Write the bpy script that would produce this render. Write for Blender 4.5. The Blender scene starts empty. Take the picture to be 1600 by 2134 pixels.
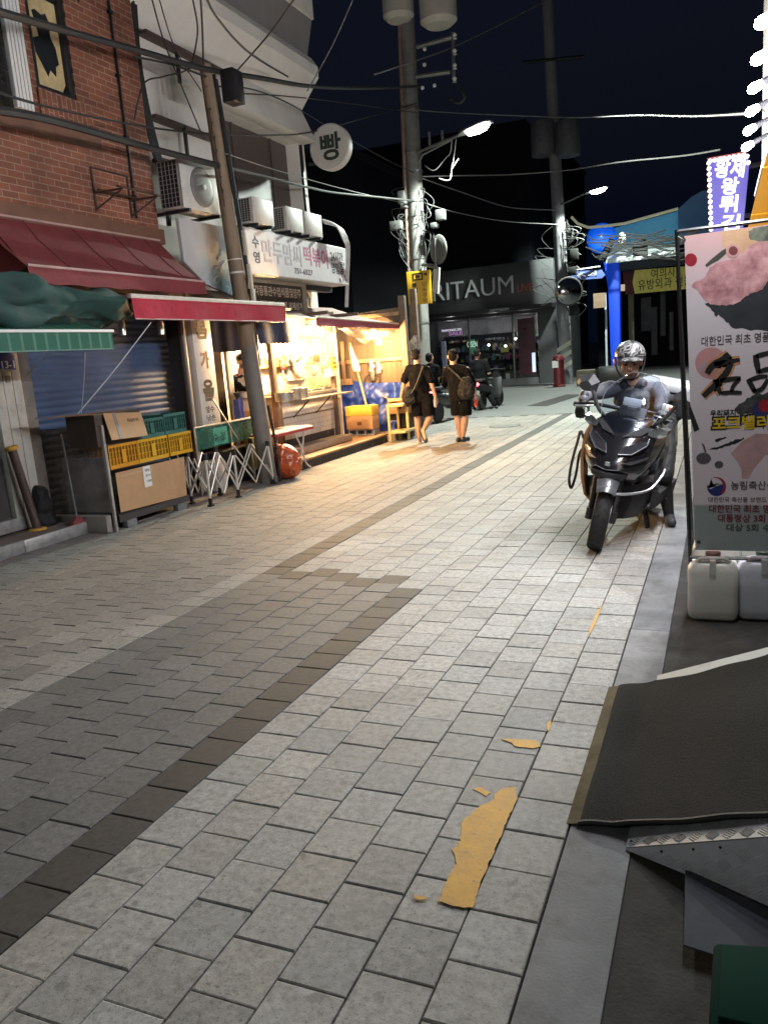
import bpy, bmesh, math, random
from mathutils import Vector, Matrix, Euler, noise
random.seed(7)
SC = bpy.context.scene
COL = SC.collection
V = Vector

# ------------------------------------------------------------------ camera
F_PX, CX, CY, EYE = 1640.0, 800.0, 1067.0, 1.62
_v = V((1505-CX, 688-CY, F_PX)).normalized()
_n = _v.cross(V((_v.x+1.0, _v.y-math.tan(0.078), _v.z))).normalized()
if _n.y > 0: _n = -_n
_x = _v.cross(_n)
if _x.x < 0: _x = -_x
ROWS = (_x, _v, _n)                       # the world's X (across), Y (along the street), Z (up) seen by the lens
def ray(u, v):
    d = V((u-CX, v-CY, F_PX))
    return V((_x.dot(d), _v.dot(d), _n.dot(d)))
def gp(u, v, z=0.0):                      # point of the photo at height z
    d = ray(u, v); t = (z-EYE)/d.z
    return V((0, 0, EYE))+d*t
def xp(u, v, X):                          # point of the photo on the plane x = X
    d = ray(u, v); return V((0, 0, EYE))+d*(X/d.x)
def yp(u, v, Y):                          # point of the photo on the plane y = Y
    d = ray(u, v); return V((0, 0, EYE))+d*(Y/d.y)
cam_d = bpy.data.cameras.new('camera')
cam = bpy.data.objects.new('camera', cam_d); COL.objects.link(cam)
cam_d.sensor_fit = 'VERTICAL'; cam_d.sensor_height = 24.0
cam_d.lens = F_PX/2134.0*24.0
cam_d.clip_start = 0.05; cam_d.clip_end = 1500
Mc = Matrix.Identity(4)
for i in range(3):
    Mc[i][0] = ROWS[i].x; Mc[i][1] = -ROWS[i].y; Mc[i][2] = -ROWS[i].z
Mc[2][3] = EYE
cam.matrix_world = Mc
SC.camera = cam

# ------------------------------------------------------------------ world, moonlight, exposure
W = bpy.data.worlds.new('World'); SC.world = W; W.use_nodes = True
nt = W.node_tree
bg = nt.nodes['Background']
sky = nt.nodes.new('ShaderNodeTexSky'); sky.sky_type = 'NISHITA'; sky.sun_disc = False
sky.sun_elevation = math.radians(-3.5); sky.sun_rotation = math.radians(185)
mixs = nt.nodes.new('ShaderNodeMix'); mixs.data_type = 'RGBA'; mixs.blend_type = 'ADD'; mixs.inputs[0].default_value = 1.0
mixs.inputs[7].default_value = (0.010, 0.026, 0.075, 1)       # navy glow of the city on the night sky
nt.links.new(sky.outputs[0], mixs.inputs[6]); nt.links.new(mixs.outputs[2], bg.inputs[0]); bg.inputs[1].default_value = 0.10
sun_d = bpy.data.lights.new('moon', 'SUN'); sun_d.energy = 0.02; sun_d.angle = math.radians(10); sun_d.color = (0.75, 0.85, 1)
sun = bpy.data.objects.new('moon', sun_d); COL.objects.link(sun)
sun.rotation_euler = (math.radians(50), 0, math.radians(150))
SC.view_settings.view_transform = 'Standard'; SC.view_settings.look = 'None'
SC.view_settings.exposure = 0.0; SC.view_settings.gamma = 1.0; SC.view_settings.use_curve_mapping = False
SC.cycles.use_denoising = True
SC.cycles.max_bounces = 6; SC.cycles.diffuse_bounces = 3; SC.cycles.glossy_bounces = 3
SC.cycles.transmission_bounces = 6; SC.cycles.transparent_max_bounces = 12
SC.cycles.sample_clamp_indirect = 6.0
SC.cycles.caustics_reflective = False; SC.cycles.caustics_refractive = False

# ------------------------------------------------------------------ materials
MATS = {}
def mat(name, col, rough=0.6, metal=0.0, var=0.18, scale=6.0, bump=0.0, bscale=80.0, dirt=0.0, dscale=3.0,
        emit=None, es=0.0, coat=0.0, col2=None, stretch=(1, 1, 1), spec=0.5, attr=False):
    if name in MATS: return MATS[name]
    m = bpy.data.materials.new(name); m.use_nodes = True; MATS[name] = m
    t = m.node_tree; N = t.nodes; L = t.links
    b = N['Principled BSDF']
    b.inputs['Roughness'].default_value = rough; b.inputs['Metallic'].default_value = metal
    b.inputs['Specular IOR Level'].default_value = spec
    if coat: b.inputs['Coat Weight'].default_value = coat; b.inputs['Coat Roughness'].default_value = 0.06
    tc = N.new('ShaderNodeTexCoord'); mp = N.new('ShaderNodeMapping'); mp.inputs['Scale'].default_value = stretch
    L.new(tc.outputs['Object'], mp.inputs[0])
    c = tuple(col)+(1,)
    n1 = N.new('ShaderNodeTexNoise'); n1.inputs['Scale'].default_value = scale; n1.inputs['Detail'].default_value = 6
    n1.inputs['Roughness'].default_value = 0.65
    L.new(mp.outputs[0], n1.inputs['Vector'])
    r = N.new('ShaderNodeMix'); r.data_type = 'RGBA'
    lo = tuple(max(0, x*(1-var)) for x in col)+(1,)
    hi = tuple(min(1, x*(1+var)) for x in (col2 or col))+(1,)
    r.inputs[6].default_value = lo; r.inputs[7].default_value = hi
    mr = N.new('ShaderNodeMapRange'); mr.inputs[1].default_value = 0.3; mr.inputs[2].default_value = 0.7
    L.new(n1.outputs[0], mr.inputs[0]); L.new(mr.outputs[0], r.inputs[0])
    out = r.outputs[2]
    if dirt > 0:
        n2 = N.new('ShaderNodeTexNoise'); n2.inputs['Scale'].default_value = dscale; n2.inputs['Detail'].default_value = 8
        n2.inputs['Roughness'].default_value = 0.75
        L.new(mp.outputs[0], n2.inputs['Vector'])
        m2 = N.new('ShaderNodeMapRange'); m2.inputs[1].default_value = 0.5; m2.inputs[2].default_value = 0.72
        m2.inputs[4].default_value = dirt
        L.new(n2.outputs[0], m2.inputs[0])
        r2 = N.new('ShaderNodeMix'); r2.data_type = 'RGBA'; r2.inputs[7].default_value = (0.05, 0.042, 0.035, 1)
        L.new(m2.outputs[0], r2.inputs[0]); L.new(out, r2.inputs[6]); out = r2.outputs[2]
    if attr:                               # per-face tone of the real stones, boards
        a = N.new('ShaderNodeAttribute'); a.attribute_name = 'tone'
        r3 = N.new('ShaderNodeMix'); r3.data_type = 'RGBA'; r3.blend_type = 'MULTIPLY'; r3.inputs[0].default_value = 1
        L.new(out, r3.inputs[6]); L.new(a.outputs['Color'], r3.inputs[7]); out = r3.outputs[2]
    L.new(out, b.inputs['Base Color'])
    rr = N.new('ShaderNodeMapRange'); rr.inputs[3].default_value = max(0.03, rough-0.10); rr.inputs[4].default_value = min(1, rough+0.10)
    L.new(n1.outputs[0], rr.inputs[0]); L.new(rr.outputs[0], b.inputs['Roughness'])
    if bump > 0:
        n3 = N.new('ShaderNodeTexNoise'); n3.inputs['Scale'].default_value = bscale; n3.inputs['Detail'].default_value = 4
        L.new(mp.outputs[0], n3.inputs['Vector'])
        bp = N.new('ShaderNodeBump'); bp.inputs['Strength'].default_value = bump; bp.inputs['Distance'].default_value = 0.01
        L.new(n3.outputs[0], bp.inputs['Height']); L.new(bp.outputs[0], b.inputs['Normal'])
    if emit:
        b.inputs['Emission Color'].default_value = tuple(emit)+(1,); b.inputs['Emission Strength'].default_value = es
    return m
def nodes(m): return m.node_tree.nodes, m.node_tree.links, m.node_tree.nodes['Principled BSDF']
def glass(name, tint=(1, 1, 1), clear=0.85, rough=0.03):
    if name in MATS: return MATS[name]
    m = bpy.data.materials.new(name); m.use_nodes = True; MATS[name] = m
    N = m.node_tree.nodes; L = m.node_tree.links; N.remove(N['Principled BSDF'])
    o = N['Material Output']; tr = N.new('ShaderNodeBsdfTransparent'); tr.inputs[0].default_value = tuple(tint)+(1,)
    gl = N.new('ShaderNodeBsdfGlossy'); gl.inputs['Roughness'].default_value = rough
    fr = N.new('ShaderNodeFresnel'); fr.inputs[0].default_value = 1.5
    ad = N.new('ShaderNodeMath'); ad.operation = 'ADD'; ad.inputs[1].default_value = 1-clear; ad.use_clamp = True
    ge = N.new('ShaderNodeNewGeometry'); inv = N.new('ShaderNodeMath'); inv.operation = 'SUBTRACT'; inv.inputs[0].default_value = 1.0
    L.new(ge.outputs['Backfacing'], inv.inputs[1])            # the pane mirrors on its outer side only
    ml = N.new('ShaderNodeMath'); ml.operation = 'MULTIPLY'; L.new(fr.outputs[0], ml.inputs[0]); L.new(inv.outputs[0], ml.inputs[1])
    L.new(ml.outputs[0], ad.inputs[0])
    mx = N.new('ShaderNodeMixShader'); L.new(ad.outputs[0], mx.inputs[0]); L.new(tr.outputs[0], mx.inputs[1]); L.new(gl.outputs[0], mx.inputs[2])
    L.new(mx.outputs[0], o.inputs[0])
    return m
def film(name, col, alpha=0.35, rough=0.25):          # thin translucent plastic
    if name in MATS: return MATS[name]
    m = bpy.data.materials.new(name); m.use_nodes = True; MATS[name] = m
    N, L, b = nodes(m)
    b.inputs['Base Color'].default_value = tuple(col)+(1,); b.inputs['Roughness'].default_value = rough
    tc = N.new('ShaderNodeTexCoord'); n1 = N.new('ShaderNodeTexNoise'); n1.inputs['Scale'].default_value = 7; n1.inputs['Detail'].default_value = 6
    L.new(tc.outputs['Object'], n1.inputs[0])
    mr = N.new('ShaderNodeMapRange'); mr.inputs[1].default_value = 0.3; mr.inputs[2].default_value = 0.7
    mr.inputs[3].default_value = max(0.02, alpha-0.2); mr.inputs[4].default_value = min(1, alpha+0.2)
    L.new(n1.outputs[0], mr.inputs[0]); L.new(mr.outputs[0], b.inputs['Alpha'])
    bp = N.new('ShaderNodeBump'); bp.inputs['Strength'].default_value = 0.5; bp.inputs['Distance'].default_value = 0.02
    L.new(n1.outputs[0], bp.inputs['Height']); L.new(bp.outputs[0], b.inputs['Normal'])
    return m
def glow(name, col, s):
    if name in MATS: return MATS[name]
    m = bpy.data.materials.new(name); m.use_nodes = True; MATS[name] = m
    N, L, b = nodes(m)
    b.inputs['Base Color'].default_value = (0.8, 0.8, 0.8, 1)
    b.inputs['Emission Color'].default_value = tuple(col)+(1,); b.inputs['Emission Strength'].default_value = s
    return m

# ------------------------------------------------------------------ mesh builder
def frame(d):
    d = d.normalized()
    a = V((0, 0, 1)) if abs(d.z) < 0.95 else V((1, 0, 0))
    x = a.cross(d).normalized(); y = d.cross(x).normalized()
    return x, y
class MB:
    def __init__(s): s.bm = bmesh.new()
    def box(s, a, b, rot=None, piv=None):             # two opposite corners
        a, b = V(a), V(b); c = (a+b)/2; h = (b-a)/2
        vs = []
        for dx in (-1, 1):
            for dy in (-1, 1):
                for dz in (-1, 1):
                    p = V((h.x*dx, h.y*dy, h.z*dz))
                    if rot is not None: p = rot @ p
                    vs.append(s.bm.verts.new(c+p))
        for f in ((0, 1, 3, 2), (4, 6, 7, 5), (0, 4, 5, 1), (2, 3, 7, 6), (0, 2, 6, 4), (1, 5, 7, 3)):
            s.bm.faces.new([vs[i] for i in f])
        return s
    def hexa(s, q):                                    # eight corners: bottom loop of 4 then top loop of 4
        vs = [s.bm.verts.new(V(p)) for p in q]
        for f in ((3, 2, 1, 0), (4, 5, 6, 7), (0, 1, 5, 4), (1, 2, 6, 5), (2, 3, 7, 6), (3, 0, 4, 7)):
            s.bm.faces.new([vs[i] for i in f])
        return s
    def cyl(s, p, q, r, r2=None, n=12, cap=True):
        p, q = V(p), V(q); r2 = r if r2 is None else r2
        x, y = frame(q-p)
        A = [s.bm.verts.new(p+(x*math.cos(t)+y*math.sin(t))*r) for t in [2*math.pi*i/n for i in range(n)]]
        B = [s.bm.verts.new(q+(x*math.cos(t)+y*math.sin(t))*r2) for t in [2*math.pi*i/n for i in range(n)]]
        for i in range(n): s.bm.faces.new((A[i], A[(i+1) % n], B[(i+1) % n], B[i]))
        if cap:
            s.bm.faces.new(A[::-1]); s.bm.faces.new(B)
        return s
    def tube(s, pts, r, n=8):
        pts = [V(p) for p in pts]; rs = r if isinstance(r, (list, tuple)) else [r]*len(pts)
        rings = []; px = None
        for i, p in enumerate(pts):
            d = (pts[min(i+1, len(pts)-1)]-pts[max(i-1, 0)])
            if d.length < 1e-9: d = V((0, 0, 1))
            d.normalize()
            if px is None: x, y = frame(d)
            else:
                x = (px-d*px.dot(d))
                x = x.normalized() if x.length > 1e-6 else frame(d)[0]
                y = d.cross(x)
            px = x
            rings.append([s.bm.verts.new(p+(x*math.cos(t)+y*math.sin(t))*rs[i]) for t in [2*math.pi*k/n for k in range(n)]])
        for a, b in zip(rings, rings[1:]):
            for k in range(n): s.bm.faces.new((a[k], a[(k+1) % n], b[(k+1) % n], b[k]))
        s.bm.faces.new(rings[0][::-1]); s.bm.faces.new(rings[-1])
        return s
    def ball(s, c, r, sc=(1, 1, 1), sub=2, rot=None):
        M = Matrix.Translation(V(c)) @ (rot.to_4x4() if rot is not None else Matrix.Identity(4)) @ Matrix.Diagonal((r*sc[0], r*sc[1], r*sc[2], 1))
        bmesh.ops.create_icosphere(s.bm, subdivisions=sub, radius=1, matrix=M); return s
    def cap(s, p, q, r, r2=None):                      # capsule
        r2 = r if r2 is None else r2
        s.ball(p, r); s.ball(q, r2)
        if (V(q)-V(p)).length > 1e-4: s.cyl(p, q, r, r2, 16)
        return s
    def prism(s, poly, off):                           # planar polygon swept by off
        off = V(off)
        A = [s.bm.verts.new(V(p)) for p in poly]; B = [s.bm.verts.new(V(p)+off) for p in poly]
        n = len(A)
        try:
            s.bm.faces.new(A[::-1]); s.bm.faces.new(B)
        except Exception: pass
        for i in range(n): s.bm.faces.new((A[i], A[(i+1) % n], B[(i+1) % n], B[i]))
        return s
    def lathe(s, prof, c, n=20, axis='Z', sc=(1, 1)):
        c = V(c); rings = []
        for r, h in prof:
            ring = []
            for k in range(n):
                t = 2*math.pi*k/n; a, b = r*math.cos(t)*sc[0], r*math.sin(t)*sc[1]
                p = {'Z': V((a, b, h)), 'Y': V((a, h, b)), 'X': V((h, a, b))}[axis]
                ring.append(s.bm.verts.new(c+p))
            rings.append(ring)
        for a, b in zip(rings, rings[1:]):
            for k in range(n): s.bm.faces.new((a[k], a[(k+1) % n], b[(k+1) % n], b[k]))
        if prof[0][0] > 1e-5: s.bm.faces.new(rings[0][::-1])
        if prof[-1][0] > 1e-5: s.bm.faces.new(rings[-1])
        return s
    def sheet(s, fn, nu, nv, th=0.004):                # fn(u,v) -> point, a cloth of real thickness
        P = [[V(fn(i/nu, j/nv)) for j in range(nv+1)] for i in range(nu+1)]
        def nrm(i, j):
            a = P[min(i+1, nu)][j]-P[max(i-1, 0)][j]; b = P[i][min(j+1, nv)]-P[i][max(j-1, 0)]
            n = a.cross(b); return n.normalized() if n.length > 1e-12 else V((0, 0, 1))
        T = [[s.bm.verts.new(P[i][j]+nrm(i, j)*th/2) for j in range(nv+1)] for i in range(nu+1)]
        U = [[s.bm.verts.new(P[i][j]-nrm(i, j)*th/2) for j in range(nv+1)] for i in range(nu+1)]
        for i in range(nu):
            for j in range(nv):
                s.bm.faces.new((T[i][j], T[i+1][j], T[i+1][j+1], T[i][j+1]))
                s.bm.faces.new((U[i][j+1], U[i+1][j+1], U[i+1][j], U[i][j]))
        for i in range(nu):
            s.bm.faces.new((T[i][0], U[i][0], U[i+1][0], T[i+1][0])); s.bm.faces.new((T[i+1][nv], U[i+1][nv], U[i][nv], T[i][nv]))
        for j in range(nv):
            s.bm.faces.new((T[0][j+1], U[0][j+1], U[0][j], T[0][j])); s.bm.faces.new((T[nu][j], U[nu][j], U[nu][j+1], T[nu][j+1]))
        return s
    def loft(s, rings, close=True):                    # rings of equal count
        R = [[s.bm.verts.new(V(p)) for p in r] for r in rings]; n = len(R[0])
        for a, b in zip(R, R[1:]):
            for k in range(n): s.bm.faces.new((a[k], a[(k+1) % n], b[(k+1) % n], b[k]))
        if close: s.bm.faces.new(R[0][::-1]); s.bm.faces.new(R[-1])
        return s
    def build(s, name, m, parent=None, bevel=0.0, seg=2, smooth=35, label=None, weld=False, sub=0, local=False):
        bm = s.bm
        if weld: bmesh.ops.remove_doubles(bm, verts=bm.verts, dist=1e-4)
        bmesh.ops.recalc_face_normals(bm, faces=bm.faces)
        if bevel:
            es = [e for e in bm.edges if len(e.link_faces) == 2 and e.calc_face_angle(0) > 0.6]
            bmesh.ops.bevel(bm, geom=es, offset=bevel, segments=seg, profile=0.5, affect='EDGES', clamp_overlap=True)
        if sub:
            for _ in range(sub): bmesh.ops.subdivide_edges(bm, edges=bm.edges, cuts=1, use_grid_fill=True, smooth=1.0)
        me = bpy.data.meshes.new(name); 
        if parent is not None and not local: bm.transform(rootmat(parent).inverted())
        bm.to_mesh(me); bm.free()
        return link(name, me, m, parent, smooth, label)
def rootmat(o):
    M = Matrix.LocRotScale(o.location, o.rotation_euler, None)
    return rootmat(o.parent) @ M if o.parent else M
def link(name, me, m, parent=None, smooth=35, label=None):
    o = bpy.data.objects.new(name, me); COL.objects.link(o)
    if isinstance(m, (list, tuple)):
        for x in m: me.materials.append(x)
    elif m is not None: me.materials.append(m)
    if smooth and len(me.polygons):
        me.polygons.foreach_set('use_smooth', [True]*len(me.polygons)); me.set_sharp_from_angle(angle=math.radians(smooth))
    if parent is not None: o.parent = parent
    if label: o['label'] = label
    return o
def thing(name, label, cat, loc=(0, 0, 0), rot=(0, 0, 0), group=None):
    o = bpy.data.objects.new(name, None); COL.objects.link(o)
    o.location = loc; o.rotation_euler = rot; o.empty_display_size = 0.1
    return tag(o, label, cat, group)
def tag(o, label, cat, group=None):
    o['label'] = label; o['category'] = cat
    if group: o['group'] = group
    return o
def kind(o, k): o['kind'] = k; return o
def write(txt, m, parent, org, xd, yd, size, depth=0.004, name='lettering', bold=0.0, wide=1.0, align='LEFT', label=None, fit=None, lines=1.0, shear=0.0):
    """raised letters: org = baseline start, xd / yd = directions of the line and of 'up', size = height of a capital in metres"""
    cu = bpy.data.curves.new('t', 'FONT'); cu.body = txt; cu.size = size*1.38; cu.offset = bold; cu.align_x = align; cu.space_line = lines
    cu.extrude = depth/2; cu.resolution_u = 3; cu.shear = shear
    o = bpy.data.objects.new('t', cu); COL.objects.link(o)
    dg = bpy.context.evaluated_depsgraph_get(); dg.update()
    me = bpy.data.meshes.new_from_object(o.evaluated_get(dg))
    bpy.data.objects.remove(o); bpy.data.curves.remove(cu)
    xs = [v.co.x for v in me.vertices] or [0, 1]
    if fit: wide = fit/max(1e-6, max(xs)-min(xs))
    xd = V(xd).normalized(); yd = V(yd); yd = (yd-xd*yd.dot(xd)).normalized(); zd = xd.cross(yd)
    M = Matrix.Identity(4)
    for i in range(3): M[i][0] = xd[i]*wide; M[i][1] = yd[i]; M[i][2] = zd[i]; M[i][3] = V(org)[i]+zd[i]*depth/2
    if parent is not None: M = rootmat(parent).inverted() @ M
    me.transform(M); me.materials.clear()
    return link(name, me, m, parent, 0, label)
def fuse(name, mb, m, parent, vox=0.012, it=4, label=None, deco=None):
    """one continuous skin round overlapping volumes"""
    me = bpy.data.meshes.new('f'); mb.bm.to_mesh(me); mb.bm.free()
    o = bpy.data.objects.new('f', me); COL.objects.link(o)
    r = o.modifiers.new('r', 'REMESH'); r.mode = 'VOXEL'; r.voxel_size = vox
    if it:
        sm = o.modifiers.new('s', 'SMOOTH'); sm.factor = 0.5; sm.iterations = it
    dg = bpy.context.evaluated_depsgraph_get(); dg.update()
    me2 = bpy.data.meshes.new_from_object(o.evaluated_get(dg))
    bpy.data.objects.remove(o); bpy.data.meshes.remove(me)
    if deco:
        nv = len(me2.vertices); co = [0.0]*nv*3; no = [0.0]*nv*3
        me2.vertices.foreach_get('co', co); me2.vertex_normals.foreach_get('vector', no)
        for i in range(nv):
            p = V(co[3*i:3*i+3]); p += deco(p, V(no[3*i:3*i+3])); co[3*i:3*i+3] = p
        me2.vertices.foreach_set('co', co); me2.update()
    if parent is not None: me2.transform(rootmat(parent).inverted())
    me2.materials.clear(); me2.name = name
    return link(name, me2, m, parent, 80, label)
def lamp(name, typ, loc, power, col, parent=None, size=0.05, spot=None, to=None, blend=0.5):
    d = bpy.data.lights.new(name, typ); d.energy = power; d.color = col
    if typ in ('POINT', 'SPOT'): d.shadow_soft_size = size
    if typ == 'AREA': d.size = size
    if spot: d.spot_size = math.radians(spot); d.spot_blend = blend
    o = bpy.data.objects.new(name, d); COL.objects.link(o)
    M = Matrix.Translation(V(loc))
    if to is not None: M = M @ (V(to)-V(loc)).to_track_quat('-Z', 'Y').to_matrix().to_4x4()
    if parent is not None: o.parent = parent; M = rootmat(parent).inverted() @ M
    o.matrix_local = M
    return o
def fuzz(p, s, a, seed=0.0):
    return noise.noise_vector(V(p)*s+V((seed, seed*1.7, -seed)))*a
def catmull(pts, n=8):
    pts = [V(p) for p in pts]; out = []
    for i in range(len(pts)-1):
        a, b, c, d = pts[max(i-1, 0)], pts[i], pts[i+1], pts[min(i+2, len(pts)-1)]
        for k in range(n):
            t = k/n
            out.append(0.5*((2*b)+(c-a)*t+(2*a-5*b+4*c-d)*t*t+(3*b-a-3*c+d)*t**3))
    return out+[pts[-1]]
def copies(root, loc=None, rot=None, label=None):
    def cp(o, par):
        c = o.copy(); COL.objects.link(c); c.parent = par
        for ch in [x for x in bpy.data.objects if x.parent == o]: cp(ch, c)
        return c
    c = cp(root, None)
    if loc is not None: c.location = loc
    if rot is not None: c.rotation_euler = rot
    if label: c['label'] = label
    return c
X_, Y_, Z_ = V((1, 0, 0)), V((0, 1, 0)), V((0, 0, 1))
# ------------------------------------------------------------------ materials shared
M_asph = mat('asphalt', (0.075, 0.073, 0.07), 0.8, var=0.3, scale=3, bump=0.5, bscale=140, dirt=0.3, dscale=0.7)
M_conc = mat('concrete', (0.185, 0.19, 0.197), 0.85, spec=.25, var=0.3, scale=3, bump=0.2, bscale=90, dirt=0.5, dscale=7)
M_dconc = mat('dark_concrete', (0.05, 0.048, 0.046), 0.9, spec=.15, var=0.35, scale=5, bump=0.3, bscale=70, dirt=0.4, dscale=3)
M_stone = mat('granite_paver', (0.315, 0.306, 0.292), 0.7, spec=.3, var=0.26, scale=30, bump=0.14, bscale=260, dirt=0.5, dscale=34, attr=True)
M_joint = mat('joint_sand', (0.014, 0.013, 0.012), 0.95, var=0.3, scale=60)
M_black = mat('black_paint', (0.012, 0.012, 0.013), 0.4, var=0.2)
M_dark = mat('dark_metal', (0.03, 0.03, 0.032), 0.45, metal=0.5, var=0.3)
M_steel = mat('bare_steel', (0.45, 0.45, 0.44), 0.38, metal=0.9, var=0.15, scale=10)
M_alu = mat('aluminium', (0.62, 0.63, 0.64), 0.32, metal=0.85, var=0.12)
M_white = mat('white_paint', (0.72, 0.71, 0.69), 0.5, var=0.06, dirt=0.12)
M_rubber = mat('rubber', (0.018, 0.018, 0.018), 0.75, var=0.3, bump=0.2, bscale=120)
M_wood = mat('pale_wood', (0.42, 0.26, 0.13), 0.65, var=0.3, scale=9, stretch=(1, 1, 0.15), bump=0.2)
M_card = mat('cardboard', (0.42, 0.25, 0.125), 0.8, var=0.12, scale=5, bump=0.1, dirt=0.15)
M_yel = mat('yellow_paint', (0.46, 0.245, 0.028), 0.7, var=0.2, scale=12, bump=0.12, bscale=40, dirt=0.25, dscale=9)
M_cable = mat('cable_black', (0.02, 0.019, 0.018), 0.6, var=0.3)
M_cable_l = mat('cable_pale', (0.15, 0.145, 0.14), 0.5, var=0.2)

# ------------------------------------------------------------------ ground
TOPZ = 0.0
g = MB(); g.box((-300, -60, -0.6), (300, 600, -0.055)); kind(g.build('ground', M_asph), 'structure')
PV = 0.2075; X0 = -0.472
# paving: real square stones in staggered columns over a dark joint bed
b = MB(); b.box((-6.45, -2.2, -0.052), (X0, 18.6, -0.012)); kind(b.build('paving_bed', M_joint), 'structure')
bm = bmesh.new(); tone = []
def stone(x0, x1, y0, y1, t):
    c, e = 0.0022, 0.0034
    dz = random.uniform(-0.0016, 0.0016)
    lo = [(x0, y0), (x1, y0), (x1, y1), (x0, y1)]
    hi = [(x0+e, y0+e), (x1-e, y0+e), (x1-e, y1-e), (x0+e, y1-e)]
    tl = [random.uniform(-0.0012, 0.0012) for _ in range(4)]
    A = [bm.verts.new((x, y, -0.03)) for x, y in lo]
    B = [bm.verts.new((x, y, -c+dz)) for x, y in lo]
    T = [bm.verts.new((x, y, dz+tl[i])) for i, (x, y) in enumerate(hi)]
    fs = [bm.faces.new(T)]
    for i in range(4):
        j = (i+1) % 4
        fs.append(bm.faces.new((B[i], B[j], T[j], T[i]))); fs.append(bm.faces.new((A[i], A[j], B[j], B[i])))
    for f in fs: tone.append(t)
NC = 29
for n in range(NC):
    x1 = X0-n*PV-0.0030; x0 = X0-(n+1)*PV+0.0030
    off = -2.2 + (0.5*PV if n % 2 else 0) + (0.10 if n > 13 else 0.0)
    y = off
    while y < 18.4:
        yc = y+PV/2
        j = 0.0017+random.random()*0.0018
        k = random.gauss(1.0, 0.06)*(1+.22*noise.noise(V((x0*.5, yc*.5, 3)))+.12*noise.noise(V((x0*1.7, yc*1.7, 9)))); w = random.gauss(0, 0.012)
        band = (n == 7 and yc < 5.02) or (n == 13 and yc > 5.12) or (8 <= n <= 12 and 4.93+0.045*(n-7) < yc < 4.93+0.045*(n-7)+PV) or (n == 13 and abs(yc-5.2) < 0.1)
        if n == 7 and yc > 5.02: band = False
        if band: t = (0.17*k, 0.16*k, 0.15*k)
        elif 8 <= n <= 13 and yc < 5.1: t = (0.40*k, 0.405*k, 0.41*k)
        elif n == 14: t = (0.86*k, 0.84*k, 0.81*k)
        elif n > 14: t = (0.68*k, 0.655*k, 0.63*k)
        else: t = ((1.0+w)*k, 1.0*k, (0.985-w)*k)
        if random.random() < 0.04: t = tuple(q*0.85 for q in t)
        stone(x0, x1, y+j, y+PV-j, t)
        y += PV
me = bpy.data.meshes.new('paving'); bm.to_mesh(me); bm.free()
at = me.attributes.new('tone', 'FLOAT_COLOR', 'FACE')
for i, t in enumerate(tone): at.data[i].color = (t[0], t[1], t[2], 1)
# speckled granite: dark grains, gum spots, drip stains
N, L, bs = nodes(M_stone); src = bs.inputs['Base Color'].links[0].from_socket
tc = N.new('ShaderNodeTexCoord'); out = src
for sc_, lo_, hi_, am_, rg in ((150, .57, .66, .6, .6), (13, .67, .70, .3, .35), (2.2, .50, .78, .4, .8), (55, .585, .68, .7, .72), (26, .60, .74, .4, .8)):
    n_ = N.new('ShaderNodeTexNoise'); n_.inputs['Scale'].default_value = sc_; n_.inputs['Detail'].default_value = 5; n_.inputs['Roughness'].default_value = rg; L.new(tc.outputs['Object'], n_.inputs[0])
    m_ = N.new('ShaderNodeMapRange'); m_.inputs[1].default_value = lo_; m_.inputs[2].default_value = hi_; m_.inputs[4].default_value = am_; L.new(n_.outputs[0], m_.inputs[0])
    x_ = N.new('ShaderNodeMix'); x_.data_type = 'RGBA'; x_.inputs[7].default_value = (.055, .048, .042, 1); L.new(m_.outputs[0], x_.inputs[0]); L.new(out, x_.inputs[6]); out = x_.outputs[2]
L.new(out, bs.inputs['Base Color'])
kind(link('paving', me, M_stone, None, 0), 'structure')
# smoother far road where the paving gives way, and the strip beside the facades
M_road = mat('worn_road', (0.11, 0.112, 0.107), 0.7, var=0.2, scale=1.4, bump=0.3, bscale=90, dirt=0.3, dscale=1.2)
b = MB(); b.box((-16, 18.6, -0.05), (6, 90, -0.002)); kind(b.build('road', M_road), 'structure')
b = MB()
for (u0, v0, u1, v1) in ((1098, 838, 1200, 822),):
    b.prism([gp(1098, 846, 0.002), gp(1140, 846, 0.002), gp(1215, 822, 0.002), gp(1180, 822, 0.002)], (0, 0, 0.002))
kind(b.build('road_patch', M_dconc), 'structure')
b = MB(); b.box((-16, -2.2, -0.05), (-6.45, 18.6, -0.004)); kind(b.build('pavement', mat('side_concrete', (0.17, 0.155, 0.14), 0.8, var=0.25, scale=3, bump=0.3, dirt=0.3)), 'structure')
# smooth gutter strip along the right edge, in lengths
b = MB()
ys = [-2.2, 4.42, 9.1, 13.9, 18.6]
for a, c in zip(ys, ys[1:]): b.box((X0+0.004, a+0.001, -0.05), (-0.262, c-0.001, 0.0))
kind(b.build('kerb_strip', M_conc, bevel=0.004), 'structure')
b = MB(); b.box((-0.26, -2.2, -0.05), (6, 18.6, -0.006)); kind(b.build('forecourt', M_dconc), 'structure')
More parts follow.
